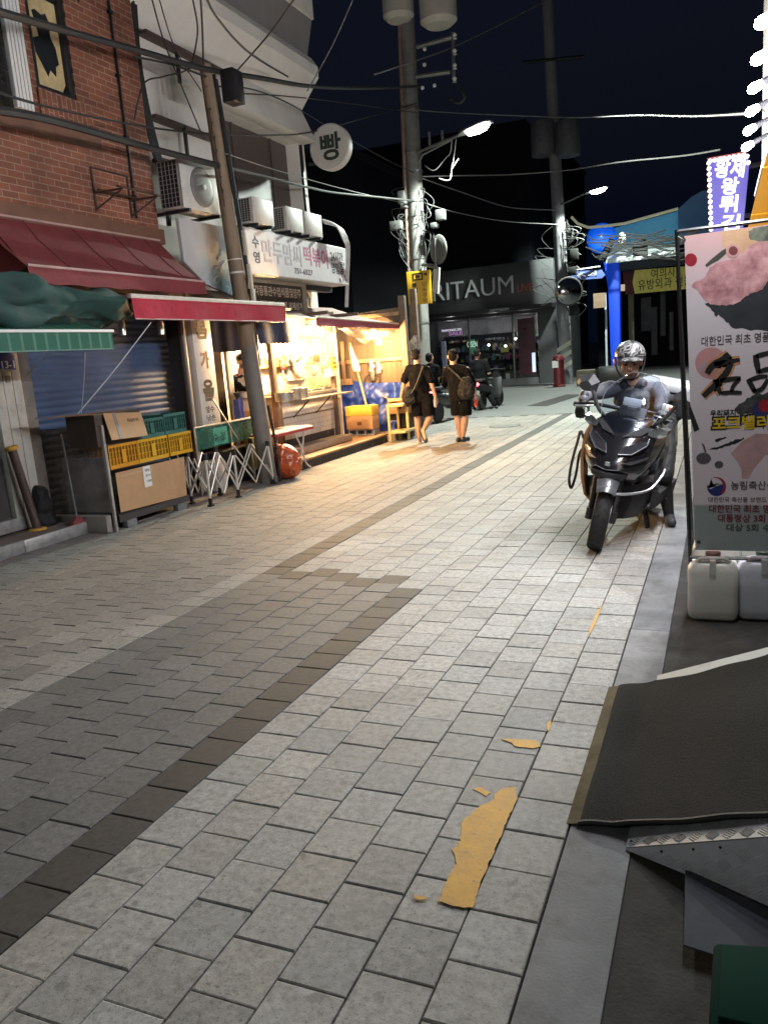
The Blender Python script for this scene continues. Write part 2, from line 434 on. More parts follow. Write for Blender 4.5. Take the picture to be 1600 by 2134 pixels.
# worn yellow paint on the stones
N, L, bs = nodes(M_yel); src = bs.inputs['Base Color'].links[0].from_socket; tc = N.new('ShaderNodeTexCoord'); out = src
for sc_, lo_, hi_ in ((24, .60, .65), (75, .60, .66), (7, .66, .70)):
    n_ = N.new('ShaderNodeTexNoise'); n_.inputs['Scale'].default_value = sc_; n_.inputs['Detail'].default_value = 6; n_.inputs['Roughness'].default_value = .7; L.new(tc.outputs['Object'], n_.inputs[0])
    m_ = N.new('ShaderNodeMapRange'); m_.inputs[1].default_value = lo_; m_.inputs[2].default_value = hi_; m_.inputs[4].default_value = .8; L.new(n_.outputs[0], m_.inputs[0])
    x_ = N.new('ShaderNodeMix'); x_.data_type = 'RGBA'; x_.inputs[7].default_value = (.17, .135, .085, 1); L.new(m_.outputs[0], x_.inputs[0]); L.new(out, x_.inputs[6]); out = x_.outputs[2]
L.new(out, bs.inputs['Base Color'])
def paint(pts, name='yellow_line', jag=0.006):
    P = [gp(u, v, 0.003) for u, v in pts]; Q = []
    for i, p in enumerate(P):
        q = P[(i+1) % len(P)]; n = max(1, int((q-p).length/0.012))
        for k in range(n):
            r = p.lerp(q, k/n); r += V((random.uniform(-1, 1), random.uniform(-1, 1), 0))*jag*0.5; r.z = 0.003; Q.append(r)
    mb = MB(); mb.prism(Q, (0, 0, 0.0015)); return kind(mb.build(name, M_yel, smooth=0), 'structure')
paint([(913, 1878), (935, 1825), (950, 1800), (943, 1770), (958, 1752), (962, 1712), (1000, 1680), (1028, 1668), (1030, 1655), (1050, 1642), (1073, 1641), (1078, 1665), (1060, 1700), (1040, 1750), (1020, 1795), (1003, 1835), (985, 1893), (955, 1890)])
paint([(985, 1645), (1000, 1640), (1022, 1652), (1012, 1660), (1000, 1652)], jag=0.003)
paint([(1043, 1540), (1075, 1541), (1120, 1544), (1126, 1556), (1110, 1560), (1072, 1556), (1065, 1548)], jag=0.004)
paint([(1138, 1508), (1148, 1500), (1146, 1520), (1140, 1525)], jag=0.003)
paint([(1245, 1272), (1255, 1262), (1240, 1300), (1225, 1328), (1228, 1310)], jag=0.004)
paint([(858, 1866), (880, 1868), (893, 1874), (870, 1876)], jag=0.003)
# manhole cover
b = MB(); mc = gp(1052, 888, 0.0); b.cyl(mc+V((0, 0, -0.02)), mc+V((0, 0, 0.003)), 0.33, n=32)
kind(b.build('manhole_ring', M_joint), 'structure')
b = MB(); b.cyl(mc+V((0, 0, -0.02)), mc+V((0, 0, 0.006)), 0.30, n=32)
kind(b.build('manhole_cover', M_road, bevel=0.004), 'structure')
# ------------------------------------------------------------------ brick building on the left
def brickmat(name, soldier=False, c1=(0.25, 0.085, 0.045), c2=(0.16, 0.055, 0.032)):
    m = mat(name, c1, 0.8)
    N, L, b = nodes(m)
    tc = N.new('ShaderNodeTexCoord'); sp = N.new('ShaderNodeSeparateXYZ'); cb = N.new('ShaderNodeCombineXYZ')
    L.new(tc.outputs['Object'], sp.inputs[0])
    L.new(sp.outputs[2 if soldier else 1], cb.inputs[0]); L.new(sp.outputs[1 if soldier else 2], cb.inputs[1])
    br = N.new('ShaderNodeTexBrick'); br.inputs['Scale'].default_value = 1.0
    br.inputs['Brick Width'].default_value = 0.215; br.inputs['Row Height'].default_value = 0.072
    br.inputs['Mortar Size'].default_value = 0.006; br.inputs['Mortar Smooth'].default_value = 0.15
    br.inputs['Color1'].default_value = c1+(1,); br.inputs['Color2'].default_value = c2+(1,)
    br.inputs['Mortar'].default_value = (0.36, 0.24, 0.17, 1); br.inputs['Bias'].default_value = -0.2
    L.new(cb.outputs[0], br.inputs['Vector'])
    n1 = N.new('ShaderNodeTexNoise'); n1.inputs['Scale'].default_value = 1.6; n1.inputs['Detail'].default_value = 8
    L.new(tc.outputs['Object'], n1.inputs[0])
    mr = N.new('ShaderNodeMapRange'); mr.inputs[1].default_value = 0.3; mr.inputs[2].default_value = 0.7; mr.inputs[3].default_value = 0.55; mr.inputs[4].default_value = 1.15
    L.new(n1.outputs[0], mr.inputs[0])
    mx = N.new('ShaderNodeMix'); mx.data_type = 'RGBA'; mx.blend_type = 'MULTIPLY'; mx.inputs[0].default_value = 1
    L.new(br.outputs['Color'], mx.inputs[6]); L.new(mr.outputs[0], mx.inputs[7]); L.new(mx.outputs[2], b.inputs['Base Color'])
    bp = N.new('ShaderNodeBump'); bp.inputs['Strength'].default_value = 0.7; bp.inputs['Distance'].default_value = 0.01; bp.invert = True
    L.new(br.outputs['Fac'], bp.inputs['Height']); L.new(bp.outputs[0], b.inputs['Normal'])
    return m
M_brick = brickmat('red_brick'); M_brick_s = brickmat('red_brick_upright', True)
M_brown = mat('brown_render', (0.16, 0.075, 0.045), 0.75, var=0.25, scale=4, bump=0.2, dirt=0.3)
M_shut = mat('blue_shutter', (0.06, 0.10, 0.19), 0.45, metal=0.3, var=0.2, scale=2.5, dirt=0.25, dscale=2)
FXB = -6.8
Bk = thing('brick_building', 'red brick building with a blue roller shutter below a torn paper window', 'building', (FXB, 6.0, 0))
wl, wr = xp(66, 100, FXB).y, xp(146, 100, FXB).y           # window edges
wb = xp(118, 195, FXB).z; wt = wb+1.75
ye = xp(303, 250, FXB).y
b = MB()
b.box((FXB-3, 0.5, 2.75), (FXB, wl, 8.2)); b.box((FXB-3, wr, 2.75), (FXB, ye, 8.2))
b.box((FXB-3, wl, 2.75), (FXB, wr, wb)); b.box((FXB-3, wl, wt), (FXB, wr, 8.2))
b.build('wall', M_brick, Bk, smooth=0)
b = MB(); b.box((FXB-3, 0.5, 0), (FXB-0.005, 2.2, 2.748)); b.box((FXB-3, 9.32, 0), (FXB-0.005, ye+0.45, 2.748)); b.box((FXB-3, 2.2, 2.45), (FXB-0.06, 9.32, 2.748))
b.build('ground_floor_wall', M_brown, Bk, smooth=0)
b = MB(); b.box((FXB+0.001, 0.5, 3.28), (FXB+0.07, ye+0.02, 3.47)); b.build('string_course', M_brown, Bk, bevel=0.012)
b = MB(); b.box((FXB+0.002, wl-0.02, wb-0.28), (FXB+0.03, wr+0.12, wb-0.01)); b.build('sill', M_brick_s, Bk, smooth=0)
b = MB(); b.box((FXB+0.002, wl-1.2, wb-0.5), (FXB+0.02, ye-0.9, wb-0.29)); b.build('painted_patch', M_brown, Bk, smooth=0)
fr = MB()
for (a, c) in ((wl, wl+0.07), (wr-0.07, wr)): fr.box((FXB-0.12, a, wb), (FXB-0.02, c, wt))
fr.box((FXB-0.12, wl+0.07, wb), (FXB-0.02, wr-0.07, wb+0.05)); fr.box((FXB-0.12, wl+0.07, wb+1.02), (FXB-0.02, wr-0.07, wb+1.08))
wf = fr.build('window', M_dark, Bk, bevel=0.004)
b = MB(); b.box((FXB-0.09, wl+0.07, wb+0.05), (FXB-0.08, wr-0.07, wt)); b.build('pane', mat('dark_window', (0.02, 0.022, 0.024), 0.12, var=0.3, spec=0.7), wf)
# yellowed paper stuck behind the pane with a torn hole
pm = mat('old_paper', (0.52, 0.40, 0.2), 0.8, var=0.35, scale=3, dirt=0.35, dscale=4)
Lw, Rw = wl+0.075, wr-0.075; cw = (Lw+Rw)/2; cz = wb+0.52
hole = [(-.16, .30), (-.1, .33), (0, .30), (.07, .33), (.12, .24), (.10, .10), (.17, .0), (.19, -.16), (.13, -.2), (.11, -.31), (.02, -.26), (-.03, -.34), (-.1, -.24), (-.19, -.12), (-.2, .02), (-.1, .06), (-.12, .16)]
b = MB(); bm = b.bm
inner = [bm.verts.new((FXB-0.074, cw+y*(Rw-Lw)/0.5, cz+z)) for y, z in hole]
outer = []
for y, z in hole:
    a = math.atan2(z/0.5, y/0.25); k = 1/max(abs(math.cos(a)), abs(math.sin(a)))
    outer.append(bm.verts.new((FXB-0.074, min(max(cw+math.cos(a)*k*(Rw-Lw)/2, Lw), Rw), min(max(cz+math.sin(a)*k*0.47, wb+0.055), wb+1.0))))
n = len(hole)
for i in range(n): bm.faces.new((inner[i], inner[(i+1) % n], outer[(i+1) % n], outer[i]))
geo = bmesh.ops.extrude_face_region(bm, geom=bm.faces[:]); bmesh.ops.translate(bm, verts=[q for q in geo['geom'] if isinstance(q, bmesh.types.BMVert)], vec=(0.003, 0, 0))
b.build('torn_paper', pm, wf, smooth=0)
# siding beside the window
s0, s1 = xp(22, 120, FXB+0.1).y, xp(58, 120, FXB+0.1).y
b = MB(); sb = xp(70, 232, FXB+0.1).z
for i in range(5):
    w = (s1-s0)/5; b.box((FXB+0.003, s0+i*w+0.004, sb), (FXB+0.1, s0+(i+1)*w-0.004, sb+2.4))
b.build('siding_panel', M_white, Bk, bevel=0.006)
b = MB(); b.box((FXB+0.002, s0-1.6, sb-0.02), (FXB+0.05, s0-0.002, sb+2.4)); b.build('neighbour_window', mat('dim_glass', (0.02, 0.02, 0.018), 0.2), Bk)
# conduit and pipes
b = MB(); p0, p1 = xp(226, 0, FXB+0.03), xp(287, 455, FXB+0.03); p0.y = p1.y = (p0.y+p1.y)/2
b.tube([p1, p0+V((0, 0, 0.6))], 0.016, 8)
for z in (3.8, 4.5, 5.2, 5.9): b.box((FXB, p0.y-0.03, z), (FXB+0.05, p0.y+0.03, z+0.03))
b.build('conduit', M_dark, Bk)
b = MB(); p0 = xp(168, 30, FXB+0.02); b.tube([p0+V((0, 0, 1)), V((FXB+0.02, p0.y, 5.85))], 0.012, 6); b.build('cable_stub', M_cable, Bk)
# rusty bracket frame for an air conditioner
M_rust = mat('rusty_iron', (0.06, 0.032, 0.022), 0.8, var=0.4, scale=20, bump=0.3)
rk = thing('wall_bracket', 'rusty empty air conditioner bracket bolted to the brick wall', 'bracket', (FXB, xp(240, 420, FXB).y, xp(240, 420, FXB).z))
b = MB()
a0, a1 = xp(190, 348, FXB+0.02), xp(204, 440, FXB+0.02); c0, c1 = xp(264, 365, FXB+0.02), xp(278, 452, FXB+0.02)
a0.y = a1.y = (a0.y+a1.y)/2; c0.y = c1.y = (c0.y+c1.y)/2
zt, zb = a0.z, a1.z; zm = zb+0.2; q = 0.013
for y in (a0.y, c0.y):
    b.tube([(FXB+q, y, zt), (FXB+q, y, zb)], q, 6)
    b.tube([(FXB+q, y, zm), (FXB+0.42, y+0.02, zm)], q, 6); b.tube([(FXB+q, y, zb+.02), (FXB+0.40, y+0.02, zm-0.01)], q*.8, 6)
b.tube([(FXB+q, a0.y, zt), (FXB+q, c0.y, zt)], q, 6)
for x in (0.12, 0.40): b.tube([(FXB+x, a0.y-0.05, zm+0.018), (FXB+x, c0.y+0.12, zm+0.018)], q, 6)
b.build('frame', M_rust, rk)
# roller shutter
sy0, sy1 = xp(55, 800, -6.95).y, 9.3
def slat(u, v):
    z = 0.12+v*2.35; return (-6.95+0.011*abs(math.sin(math.pi*v*29)), sy0+(sy1-sy0)*u, z)
b = MB(); b.sheet(slat, 2, 29*6, 0.003); sh = b.build('roller_shutter', M_shut, Bk, smooth=60)
b = MB(); b.box((-6.965, sy0-0.05, 0.1), (-6.93, sy0-0.002, 2.45)); b.box((-6.965, sy1+0.002, 0.1), (-6.9, sy1+0.05, 2.45)); b.build('shutter_rail', mat('rail_grey', (0.35, 0.33, 0.3), 0.5, metal=0.4), Bk, bevel=0.004)
b = MB()
for (u, v) in ((258, 885), (332, 887)): p = xp(u, 684, -6.86); b.cyl(p+V((0, 0, 0.06)), p-V((0, 0, 0.06)), 0.028, n=12)
# pillar with house number
pl = MB(); pL, pR = xp(-12, 800, -6.72).y, xp(47, 800, -6.72).y
for i in range(3):
    w = (pR-pL)/3; pl.box((-7.05, pL+i*w+0.003, 0.132), (-6.72, pL+(i+1)*w-0.003, 2.44))
pl.build('pillar', mat('cream_metal', (0.42, 0.41, 0.38), 0.5, metal=0.2, var=0.15, scale=3, dirt=0.5, dscale=2.5), Bk, bevel=0.006)
b = MB(); b.box((-7.05, pR+0.002, 0.132), (-6.8, sy0-0.055, 2.44)); b.build('door_jamb', mat('jamb_grey', (.16, .14, .12), .7, var=.3, scale=4, dirt=.5, dscale=3), Bk)
# left shutter sliver with white lower slats
def slat2(u, v): return (-6.82+0.010*abs(math.sin(math.pi*v*26)), 2.25+(pL-0.05-2.25)*u, 0.9+v*1.5)
b = MB(); b.sheet(slat2, 2, 26*6, 0.003); b.build('white_shutter', mat('shutter_white', (0.5, 0.49, 0.47), 0.4, metal=0.4, var=0.15), Bk, smooth=60)
b = MB(); b.box((-6.9, 2.25, 0.132), (-6.78, pL-0.01, 0.895)); b.build('kick_panel', mat('brushed_panel', (0.15, 0.14, 0.14), 0.35, metal=0.7, var=0.25, scale=2), Bk, bevel=0.005)
b = MB(); b.box((-6.777, 2.25, 0.14), (-6.70, pL+0.1, 0.27)); b.build('threshold', mat('checker_worn', (0.4, 0.4, 0.4), 0.45, metal=0.6, var=0.3, scale=12, bump=0.5, bscale=30), Bk, bevel=0.006)
# house number plate
an = thing('address_plate', 'blue house number plate reading 13-1 on the cream pillar', 'sign', xp(17, 770, -6.715))
p = [xp(u, v, -6.715) for u, v in ((-9, 767), (33, 771), (30, 740), (14, 733), (-10, 739))]
b = MB(); b.prism(p, (0.008, 0, 0)); b.build('plate', mat('plate_blue', (0.02, 0.035, 0.22), 0.4, var=0.05), an, bevel=0.002)
write('13-1', M_white, an, xp(2, 768, -6.705), Y_, Z_, 0.075, 0.002, fit=xp(29, 768, -6.705).y-xp(2, 768, -6.705).y, bold=0.002)
b = MB(); q = xp(17, 790, -6.715); b.box((-6.716, q.y-.03, q.z-.035), (-6.708, q.y+.03, q.z+.035)); b.build('sticker', mat('sticker', (0.2, 0.17, 0.14), 0.6), an)
# doorstep of edged checker plate
stp = thing('door_step', 'low doorstep with white edge below the 13-1 pillar', 'step', (-6.5, 5, 0))
b = MB(); b.box((-6.95, 1.5, 0.004), (-6.30, 6.36, 0.118)); b.build('slab', mat('step_brown', (0.13, 0.1, 0.085), 0.7, var=0.35, scale=3, dirt=0.3), stp, bevel=0.004)
b = MB(); b.box((-6.298, 1.5, 0.002), (-6.265, 3.95, 0.128)); b.box((-6.298, 3.955, 0.002), (-6.265, 5.5, 0.13)); b.box((-6.298, 5.505, 0.002), (-6.265, 6.365, 0.127))
b.build('edging', MATS['checker_worn'], stp, bevel=0.004)
# brown bollard with yellow bands
bo = thing('bollard', 'brown bollard with yellow top and base beside the blue shutter', 'bollard', xp(78, 1096, -6.60))
bo.location.z = .118
bx = V(bo.location)
def tilt(z): return bx+V((-0.02*z, -0.16*z/1.0, z))
b = MB(); b.tube([tilt(0.02), tilt(0.86)], 0.045, 14); b.build('post', mat('bollard_brown', (0.045, 0.026, 0.018), 0.6, var=0.3), bo)
b = MB(); b.tube([tilt(0.861), tilt(0.90)], 0.066, 14); b.build('cap', M_yel, bo, bevel=0.006)
b = MB(); b.cyl(bx+V((0, 0, 0.001)), bx+V((0, 0, 0.02)), 0.10, 0.08, 16); b.build('base', M_yel, bo)

# ------------------------------------------------------------------ awnings
def cloth(name, col, **k): return mat(name, col, 0.8, var=0.2, scale=3, bump=0.55, bscale=9, **k)
M_red = cloth('red_canvas', (0.17, 0.028, 0.03), dirt=0.2, dscale=2); M_crim = cloth('crimson_canvas', (0.33, 0.016, 0.034))
M_green = cloth('green_canvas', (0.02, 0.10, 0.065), dirt=0.15); M_navy = cloth('navy_canvas', (0.035, 0.04, 0.065), dirt=0.3, spec=.1)
M_pink = cloth('faded_canvas', (0.25, 0.12, 0.12), dirt=0.2)
aw = thing('red_awning', 'large dark red fabric awning hanging below the brick wall', 'awning', (-6.5, 7.3, 2.7))
A = [xp(-60, 452, -6.74), xp(330, 497, -6.74), xp(425, 585, -6.05), xp(57, 560, -6.05)]
A[1].z = A[0].z = 3.30; z2 = (A[2].z+A[3].z)/2; A[2].z = A[3].z = z2
def awf(u, v):
    p = A[0].lerp(A[1], u).lerp(A[3].lerp(A[2], u), v); p.z -= 0.05*math.sin(math.pi*v)*(0.6+0.4*math.sin(u*9)); p.z += .012*noise.noise(V((u*9, v*3, 1)))+.006*noise.noise(V((u*26, v*5, 2))); return p
b = MB(); b.sheet(awf, 48, 14, 0.006)
b.build('canopy', M_red, aw, smooth=60)
b = MB(); b.sheet(lambda u, v: A[3].lerp(A[2], u)+V((0.006+0.02*v, 0, -0.003-0.15*v+0.006*math.sin(u*40)*v)), 40, 3, 0.006); b.build('valance', M_red, aw, smooth=60)
b = MB(); b.tube([A[3]+V((0.012, 0, 0.012)), A[2]+V((0.012, 0, 0.012))], 0.014, 8); b.tube([A[0]+V((0.02, 0, 0.02)), A[1]+V((0.02, 0, 0.02))], 0.012, 8); b.build('trim', mat('pink_trim', (0.5, 0.33, 0.3), 0.6), aw)
for u_ in (.22, .46, .70, .9):
    b = MB(); b.tube([awf(u_, k_/10)+V((.004, 0, .004)) for k_ in range(11)], .005, 5); b.build('seam', mat('seam_red', (.09, .015, .016), .8), aw)
b = MB(); b.prism([A[0]+V((0, 0.15, -0.02)), A[3]+V((0, 0, -0.01)), A[3]+V((-0.65, -0.02, -0.12))], (0, 0.006, 0)); b.build('side_panel', M_red, aw)
# lower crimson awning
la = thing('crimson_awning', 'bright red retractable awning with pale edge in front of the vertical sign', 'awning', (-6.0, 8.6, 2.4))
XL = -5.75
f0, f1 = xp(268, 615, XL), xp(590, 643, XL); g0, g1 = xp(273, 663, XL), xp(590, 672, XL)
fz = (f0.z+f1.z)/2; gz = (g0.z+g1.z)/2
f0.z = f1.z = fz; g0.z = g1.z = gz; g0.y = f0.y+0.02; g1.y = f1.y
b = MB(); b.sheet(lambda u, v: f0.lerp(f1, u).lerp(V((-6.75, 0, 2.62))+V((0, (f0.lerp(f1, u)).y, 0)), v)+V((0, 0, -0.03*math.sin(math.pi*v))), 10, 6, 0.006); b.build('canopy', M_red, la, smooth=60)
b = MB(); b.sheet(lambda u, v: f0.lerp(f1, u).lerp(g0.lerp(g1, u), v)+V((0.03+0.008*math.sin(u*23)*v, 0, 0.006*math.sin(u*31)*v-0.001)), 40, 4, 0.006); b.build('valance', M_crim, la, smooth=60)
b = MB(); b.box((XL-0.03, f0.y, fz-0.002), (XL+0.038, f1.y, fz+0.045)); b.build('front_bar', mat('cream_bar', (0.62, 0.56, 0.48), 0.5), la, bevel=0.008)
b = MB(); b.tube([g0+V((0.034, 0, 0)), g1+V((0.034, 0, 0))], 0.007, 6); b.build('hem', MATS['pink_trim'], la)
for yy in (f0.y+0.15, f1.y-0.6):
    b = MB(); b.tube([(XL-0.04, yy, fz), (-6.3, yy+0.3, 2.42), (-6.8, yy+0.05, 2.5)], 0.018, 8); b.build('arm', M_dark, la)
# green striped awning and the bundled tarp on it
ga = thing('green_awning', 'green striped awning with white edge bar at the left', 'awning', (-6.1, 5.4, 2.1))
XG = -5.62
h0, h1 = xp(-260, 677, XG), xp(230, 692, XG); hz = h1.z; h0.z = hz; k1 = xp(228, 727, XG)
m = mat('green_stripe', (0.02, 0.17, 0.095), 0.7)
N, L, bs = nodes(m); tc = N.new('ShaderNodeTexCoord'); sp = N.new('ShaderNodeSeparateXYZ'); L.new(tc.outputs['Object'], sp.inputs[0])
mm = N.new('ShaderNodeMath'); mm.operation = 'MULTIPLY'; mm.inputs[1].default_value = 7.3; L.new(sp.outputs[1], mm.inputs[0])
fr_ = N.new('ShaderNodeMath'); fr_.operation = 'FRACT'; L.new(mm.outputs[0], fr_.inputs[0])
gt = N.new('ShaderNodeMath'); gt.operation = 'GREATER_THAN'; gt.inputs[1].default_value = 0.8; L.new(fr_.outputs[0], gt.inputs[0])
mx = N.new('ShaderNodeMix'); mx.data_type = 'RGBA'; mx.inputs[6].default_value = (0.008, 0.085, 0.05, 1); mx.inputs[7].default_value = (0.07, 0.16, 0.11, 1)
L.new(gt.outputs[0], mx.inputs[0]); L.new(mx.outputs[2], bs.inputs['Base Color'])
b = MB(); b.sheet(lambda u, v: V((XG+0.02, h0.y+(h1.y-h0.y)*u, hz-(hz-k1.z)*v+0.004*math.sin(u*70)*v)), 80, 3, 0.005); b.build('valance', m, ga, smooth=60)
b = MB(); b.sheet(lambda u, v: V((XG-1.1*v, h0.y+(h1.y-h0.y)*u, hz+0.004+0.42*v-0.03*math.sin(math.pi*v))), 20, 6, 0.005); b.build('canopy', m, ga, smooth=60)
b = MB(); b.box((XG-0.02, h0.y, hz-0.005), (XG+0.045, h1.y+0.01, hz+0.022)); b.build('front_bar', M_white, ga, bevel=0.006)
b = MB(); b.tube([(XG+0.02, h0.y, k1.z), (XG+0.02, h1.y, k1.z)], 0.006, 6); b.build('hem', mat('green_hem', (0.14, 0.24, 0.19), 0.6), ga)
tp = MB()
def bundle(u, v):
    a = 2*math.pi*v; y = 2.9+(xp(250, 640, -6.0).y+0.12-2.9)*u
    r = 0.19+0.05*math.sin(u*13)+0.03*math.sin(a*3+u*8); e = min(1, (1-u)*9+0.25)
    p = V((-6.02+r*1.35*math.cos(a)*e, y, 2.39+r*math.sin(a)*e-0.05*u))
    return p+fuzz((p.x*2, p.y*.45, p.z*2), 3, 0.10)+fuzz((p.x*2.5, p.y*.8+p.z, p.z*2.5), 5, 0.035)+fuzz(p, 24, .006)
tp.sheet(bundle, 110, 48, 0.003)
tag(tp.build('bundled_tarp', mat('tarp_green', (0.005, 0.032, 0.026), 0.8, var=0.5, scale=5), None, smooth=70), 'dark green tarp bundled on top of the striped awning', 'tarp')
# strings under the awnings
def cable(name, pts, r, m, label, cat='cable', group=None, n=10):
    b = MB(); b.tube(catmull(pts, n), r, 6)
    return tag(b.build(name, m, None), label, cat, group)
M_string = mat('white_string', (0.55, 0.55, 0.58), 0.7)
cable('string', [xp(315, 672, -5.8), xp(240, 770, -6.0), xp(163, 862, -6.2)], 0.006, M_string, 'white string stretched down across the blue shutter', 'string')
cable('string', [xp(178, 735, -5.7), xp(176, 790, -5.95), xp(170, 862, -6.2)], 0.003, M_string, 'thin slack string hanging below the green awning', 'string')
cable('string', [xp(102, 730, -5.7), xp(60, 785, -6.4)], 0.003, M_string, 'short string running to the cream pillar', 'string')
# the two round hooks of the lower awning
for (u, lb) in ((255, 'round awning motor cap left of the white string'), (335, 'round awning motor cap right of the white string')):
    p = xp(u, 685, -6.2); b = MB(); b.lathe([(0.0, 0.09), (0.03, 0.09), (0.038, 0.05), (0.034, -0.07), (0, -0.07)], p, 12); tag(b.build('awning_cap', M_alu, None), lb, 'cap', 'caps under the crimson awning')
# ------------------------------------------------------------------ white building with the flared cornice
M_cream = mat('cream_render', (0.76, 0.72, 0.66), 0.7, var=0.08, scale=1.5, bump=0.1, dirt=0.12, dscale=1.2)
M_greyr = mat('grey_render', (0.20, 0.19, 0.185), 0.7, var=0.1, scale=2)
M_panel = mat('brown_panel', (0.09, 0.07, 0.062), 0.5, var=0.15, scale=1.5)
FXW = -7.1
Wb = thing('white_building', 'white rendered building with a flared cornice beside the brick one', 'building', (FXW, 11.5, 0))
y0, y1 = ye+0.02, 13.85
wz0 = 3.75; wy0, wy1 = 10.9, xp(607, 370, FXW-0.2).y
z_head = xp(507, 237, FXW+0.15).z
b = MB()
b.box((FXW-4, y0, 2.8), (FXW, wy0, 6.3)); b.box((FXW-4, wy1, 0), (FXW, y1, 6.3)); b.box((FXW-4, wy0, z_head), (FXW, wy1, 6.3))
b.build('wall', M_cream, Wb, smooth=0)
b = MB(); b.box((FXW-4, wy0, 2.8), (FXW-0.26, wy1, z_head-0.003)); b.box((FXW-0.255, wy0+0.9, 2.8), (FXW-0.23, wy0+0.94, z_head-0.003)); b.box((FXW-0.255, wy1-0.6, 2.8), (FXW-0.23, wy1-0.565, z_head-0.003)); b.build('window_panel', M_panel, Wb)
b = MB(); b.box((FXW-4, y0, 0), (FXW-0.03, wy1-0.003, 2.798)); b.build('ground_floor_wall', mat('shop_dark', (0.05, 0.045, 0.04), 0.6, var=0.3), Wb)
b = MB(); zf = z_head
b.hexa([(FXW+0.002, wy0-0.15, zf), (FXW+0.3, wy0-0.15, zf), (FXW+0.3, y1-0.05, zf), (FXW+0.002, y1-0.05, zf), (FXW+0.002, wy0-0.15, zf+0.75), (FXW+0.06, wy0-0.15, zf+0.55), (FXW+0.06, y1-0.05, zf+0.55), (FXW+0.002, y1-0.05, zf+0.75)])
b.build('window_hood', M_cream, Wb, bevel=0.01)
def prof(pts, m, name):
    mb = MB(); mb.prism([V((x, y0, z)) for x, z in pts], (0, y1-y0, 0)); return mb.build(name, m, Wb, smooth=20)
prof([(FXW+0.002, 6.1), (FXW+0.42, 6.60), (FXW+0.42, 6.78), (FXW+0.30, 6.95), (FXW-0.3, 6.95), (FXW-0.3, 6.1)], M_cream, 'cornice')
prof([(FXW+0.22, 6.952), (FXW+0.38, 7.55), (FXW-0.3, 7.55), (FXW-0.3, 6.952)], M_greyr, 'cornice_recess')
prof([(FXW+0.42, 7.552), (FXW+0.42, 7.86), (FXW-4, 7.86), (FXW-4, 7.552)], M_cream, 'parapet')
b = MB(); b.box((FXW-4, y0, 6.302), (FXW-0.302, y1, 7.55)); b.build('upper_wall', M_greyr, Wb)
# thin dark ledges with hanging bars on the left bay
for (u0, v0, u1, v1) in ((300, 65, 440, 130), (320, 237, 445, 285), (330, 320, 445, 370)):
    p = xp(u0, v0, FXW+0.12); q = xp(u1, v1, FXW+0.12); z = (p.z+q.z)/2
    b = MB(); b.box((FXW+0.002, p.y, z-0.05), (FXW+0.16, q.y+0.25, z)); b.build('ledge', mat('ledge_brown', (0.075, 0.05, 0.04), 0.6), Wb, bevel=0.005)
for (u, v, v2) in ((368, 110, 170), (384, 262, 335)):
    p, q = xp(u, v, FXW+0.15), xp(u, v2, FXW+0.15); b = MB(); b.box((FXW+0.13, p.y-.02, q.z), (FXW+0.17, p.y+.02, p.z)); b.build('hanger', M_dark, Wb)
b = MB(); p, q = xp(626, 300, FXW+0.03), xp(637, 400, FXW+0.03); b.box((FXW+0.002, p.y-0.02, 4.2), (FXW+0.05, p.y+0.03, 5.5)); b.build('downpipe', M_dark, Wb)

# ------------------------------------------------------------------ air conditioners
def ac_unit(name, label, x, ya, yb, za, zb, dep, fan=True, group=None):
    t = thing(name, label, 'air conditioner', (x-dep/2, (ya+yb)/2, za), group=group)
    M_ac = mat('ac_shell', (0.58, 0.56, 0.52), 0.5, var=0.08, dirt=0.25, dscale=4)
    b = MB(); b.box((x-dep, ya+0.012, za), (x-0.02, yb, zb)); b.build('casing', M_ac, t, bevel=0.01)
    b = MB(); b.box((x-0.018, ya, za-0.005), (x, yb+0.004, zb+0.004)); b.build('front_panel', M_ac, t, bevel=0.006)
    if fan:
        c = V((x+0.001, ya+(yb-ya)*0.5, (za+zb)/2)); R = min(yb-ya, zb-za)*0.42
        b = MB(); b.lathe([(R, 0.0), (R, 0.018), (R*0.97, 0.022), (R*0.6, 0.035), (0.12*R, 0.04), (0, 0.04)], c, 40, 'X'); fg = b.build('fan_grille', mat('grille_grey', (0.2, 0.19, 0.17), 0.5, metal=0.3), t)
        b = MB()
        for k in range(1, 9): 
            r = R*k/9; b.lathe([(r, 0.036-0.016*(k/9)), (r+0.004, 0.041-0.016*(k/9)), (r+0.008, 0.036-0.016*(k/9))], c, 32, 'X')
        b.build('rings', MATS['grille_grey'], fg)
        b = MB(); b.lathe([(R*0.13, 0.0), (R*0.13, 0.052), (0, 0.055)], c, 20, 'X'); b.build('hub', M_white, fg)
    b = MB(); ny = 5; nz = 10
    b.box((x-dep+0.02, ya+0.006, za+0.02), (x-0.05, ya+0.011, zb-0.02)); side = b.build('side_grille', M_black, t)
    b = MB()
    for i in range(ny+1): xx = x-dep+0.02+(dep-0.07)*i/ny; b.box((xx-.004, ya-0.002, za+0.02), (xx+.004, ya+0.005, zb-0.02))
    for i in range(nz+1): zz = za+0.02+(zb-za-0.04)*i/nz; b.box((x-dep+0.02, ya-0.005, zz-.003), (x-0.05, ya-0.0025, zz+.003))
    b.build('bars', mat('bar_grey', (0.3, 0.29, 0.27), 0.5, metal=0.3), side)
    for y in (ya+0.1, yb-0.1): b = MB(); b.box((x-dep-0.25, y-.02, za-0.045), (x+0.02, y+.02, za-0.006)); b.build('bracket', M_dark, t)
    return t
p, q = xp(385, 332, -6.3), xp(462, 448, -6.3)
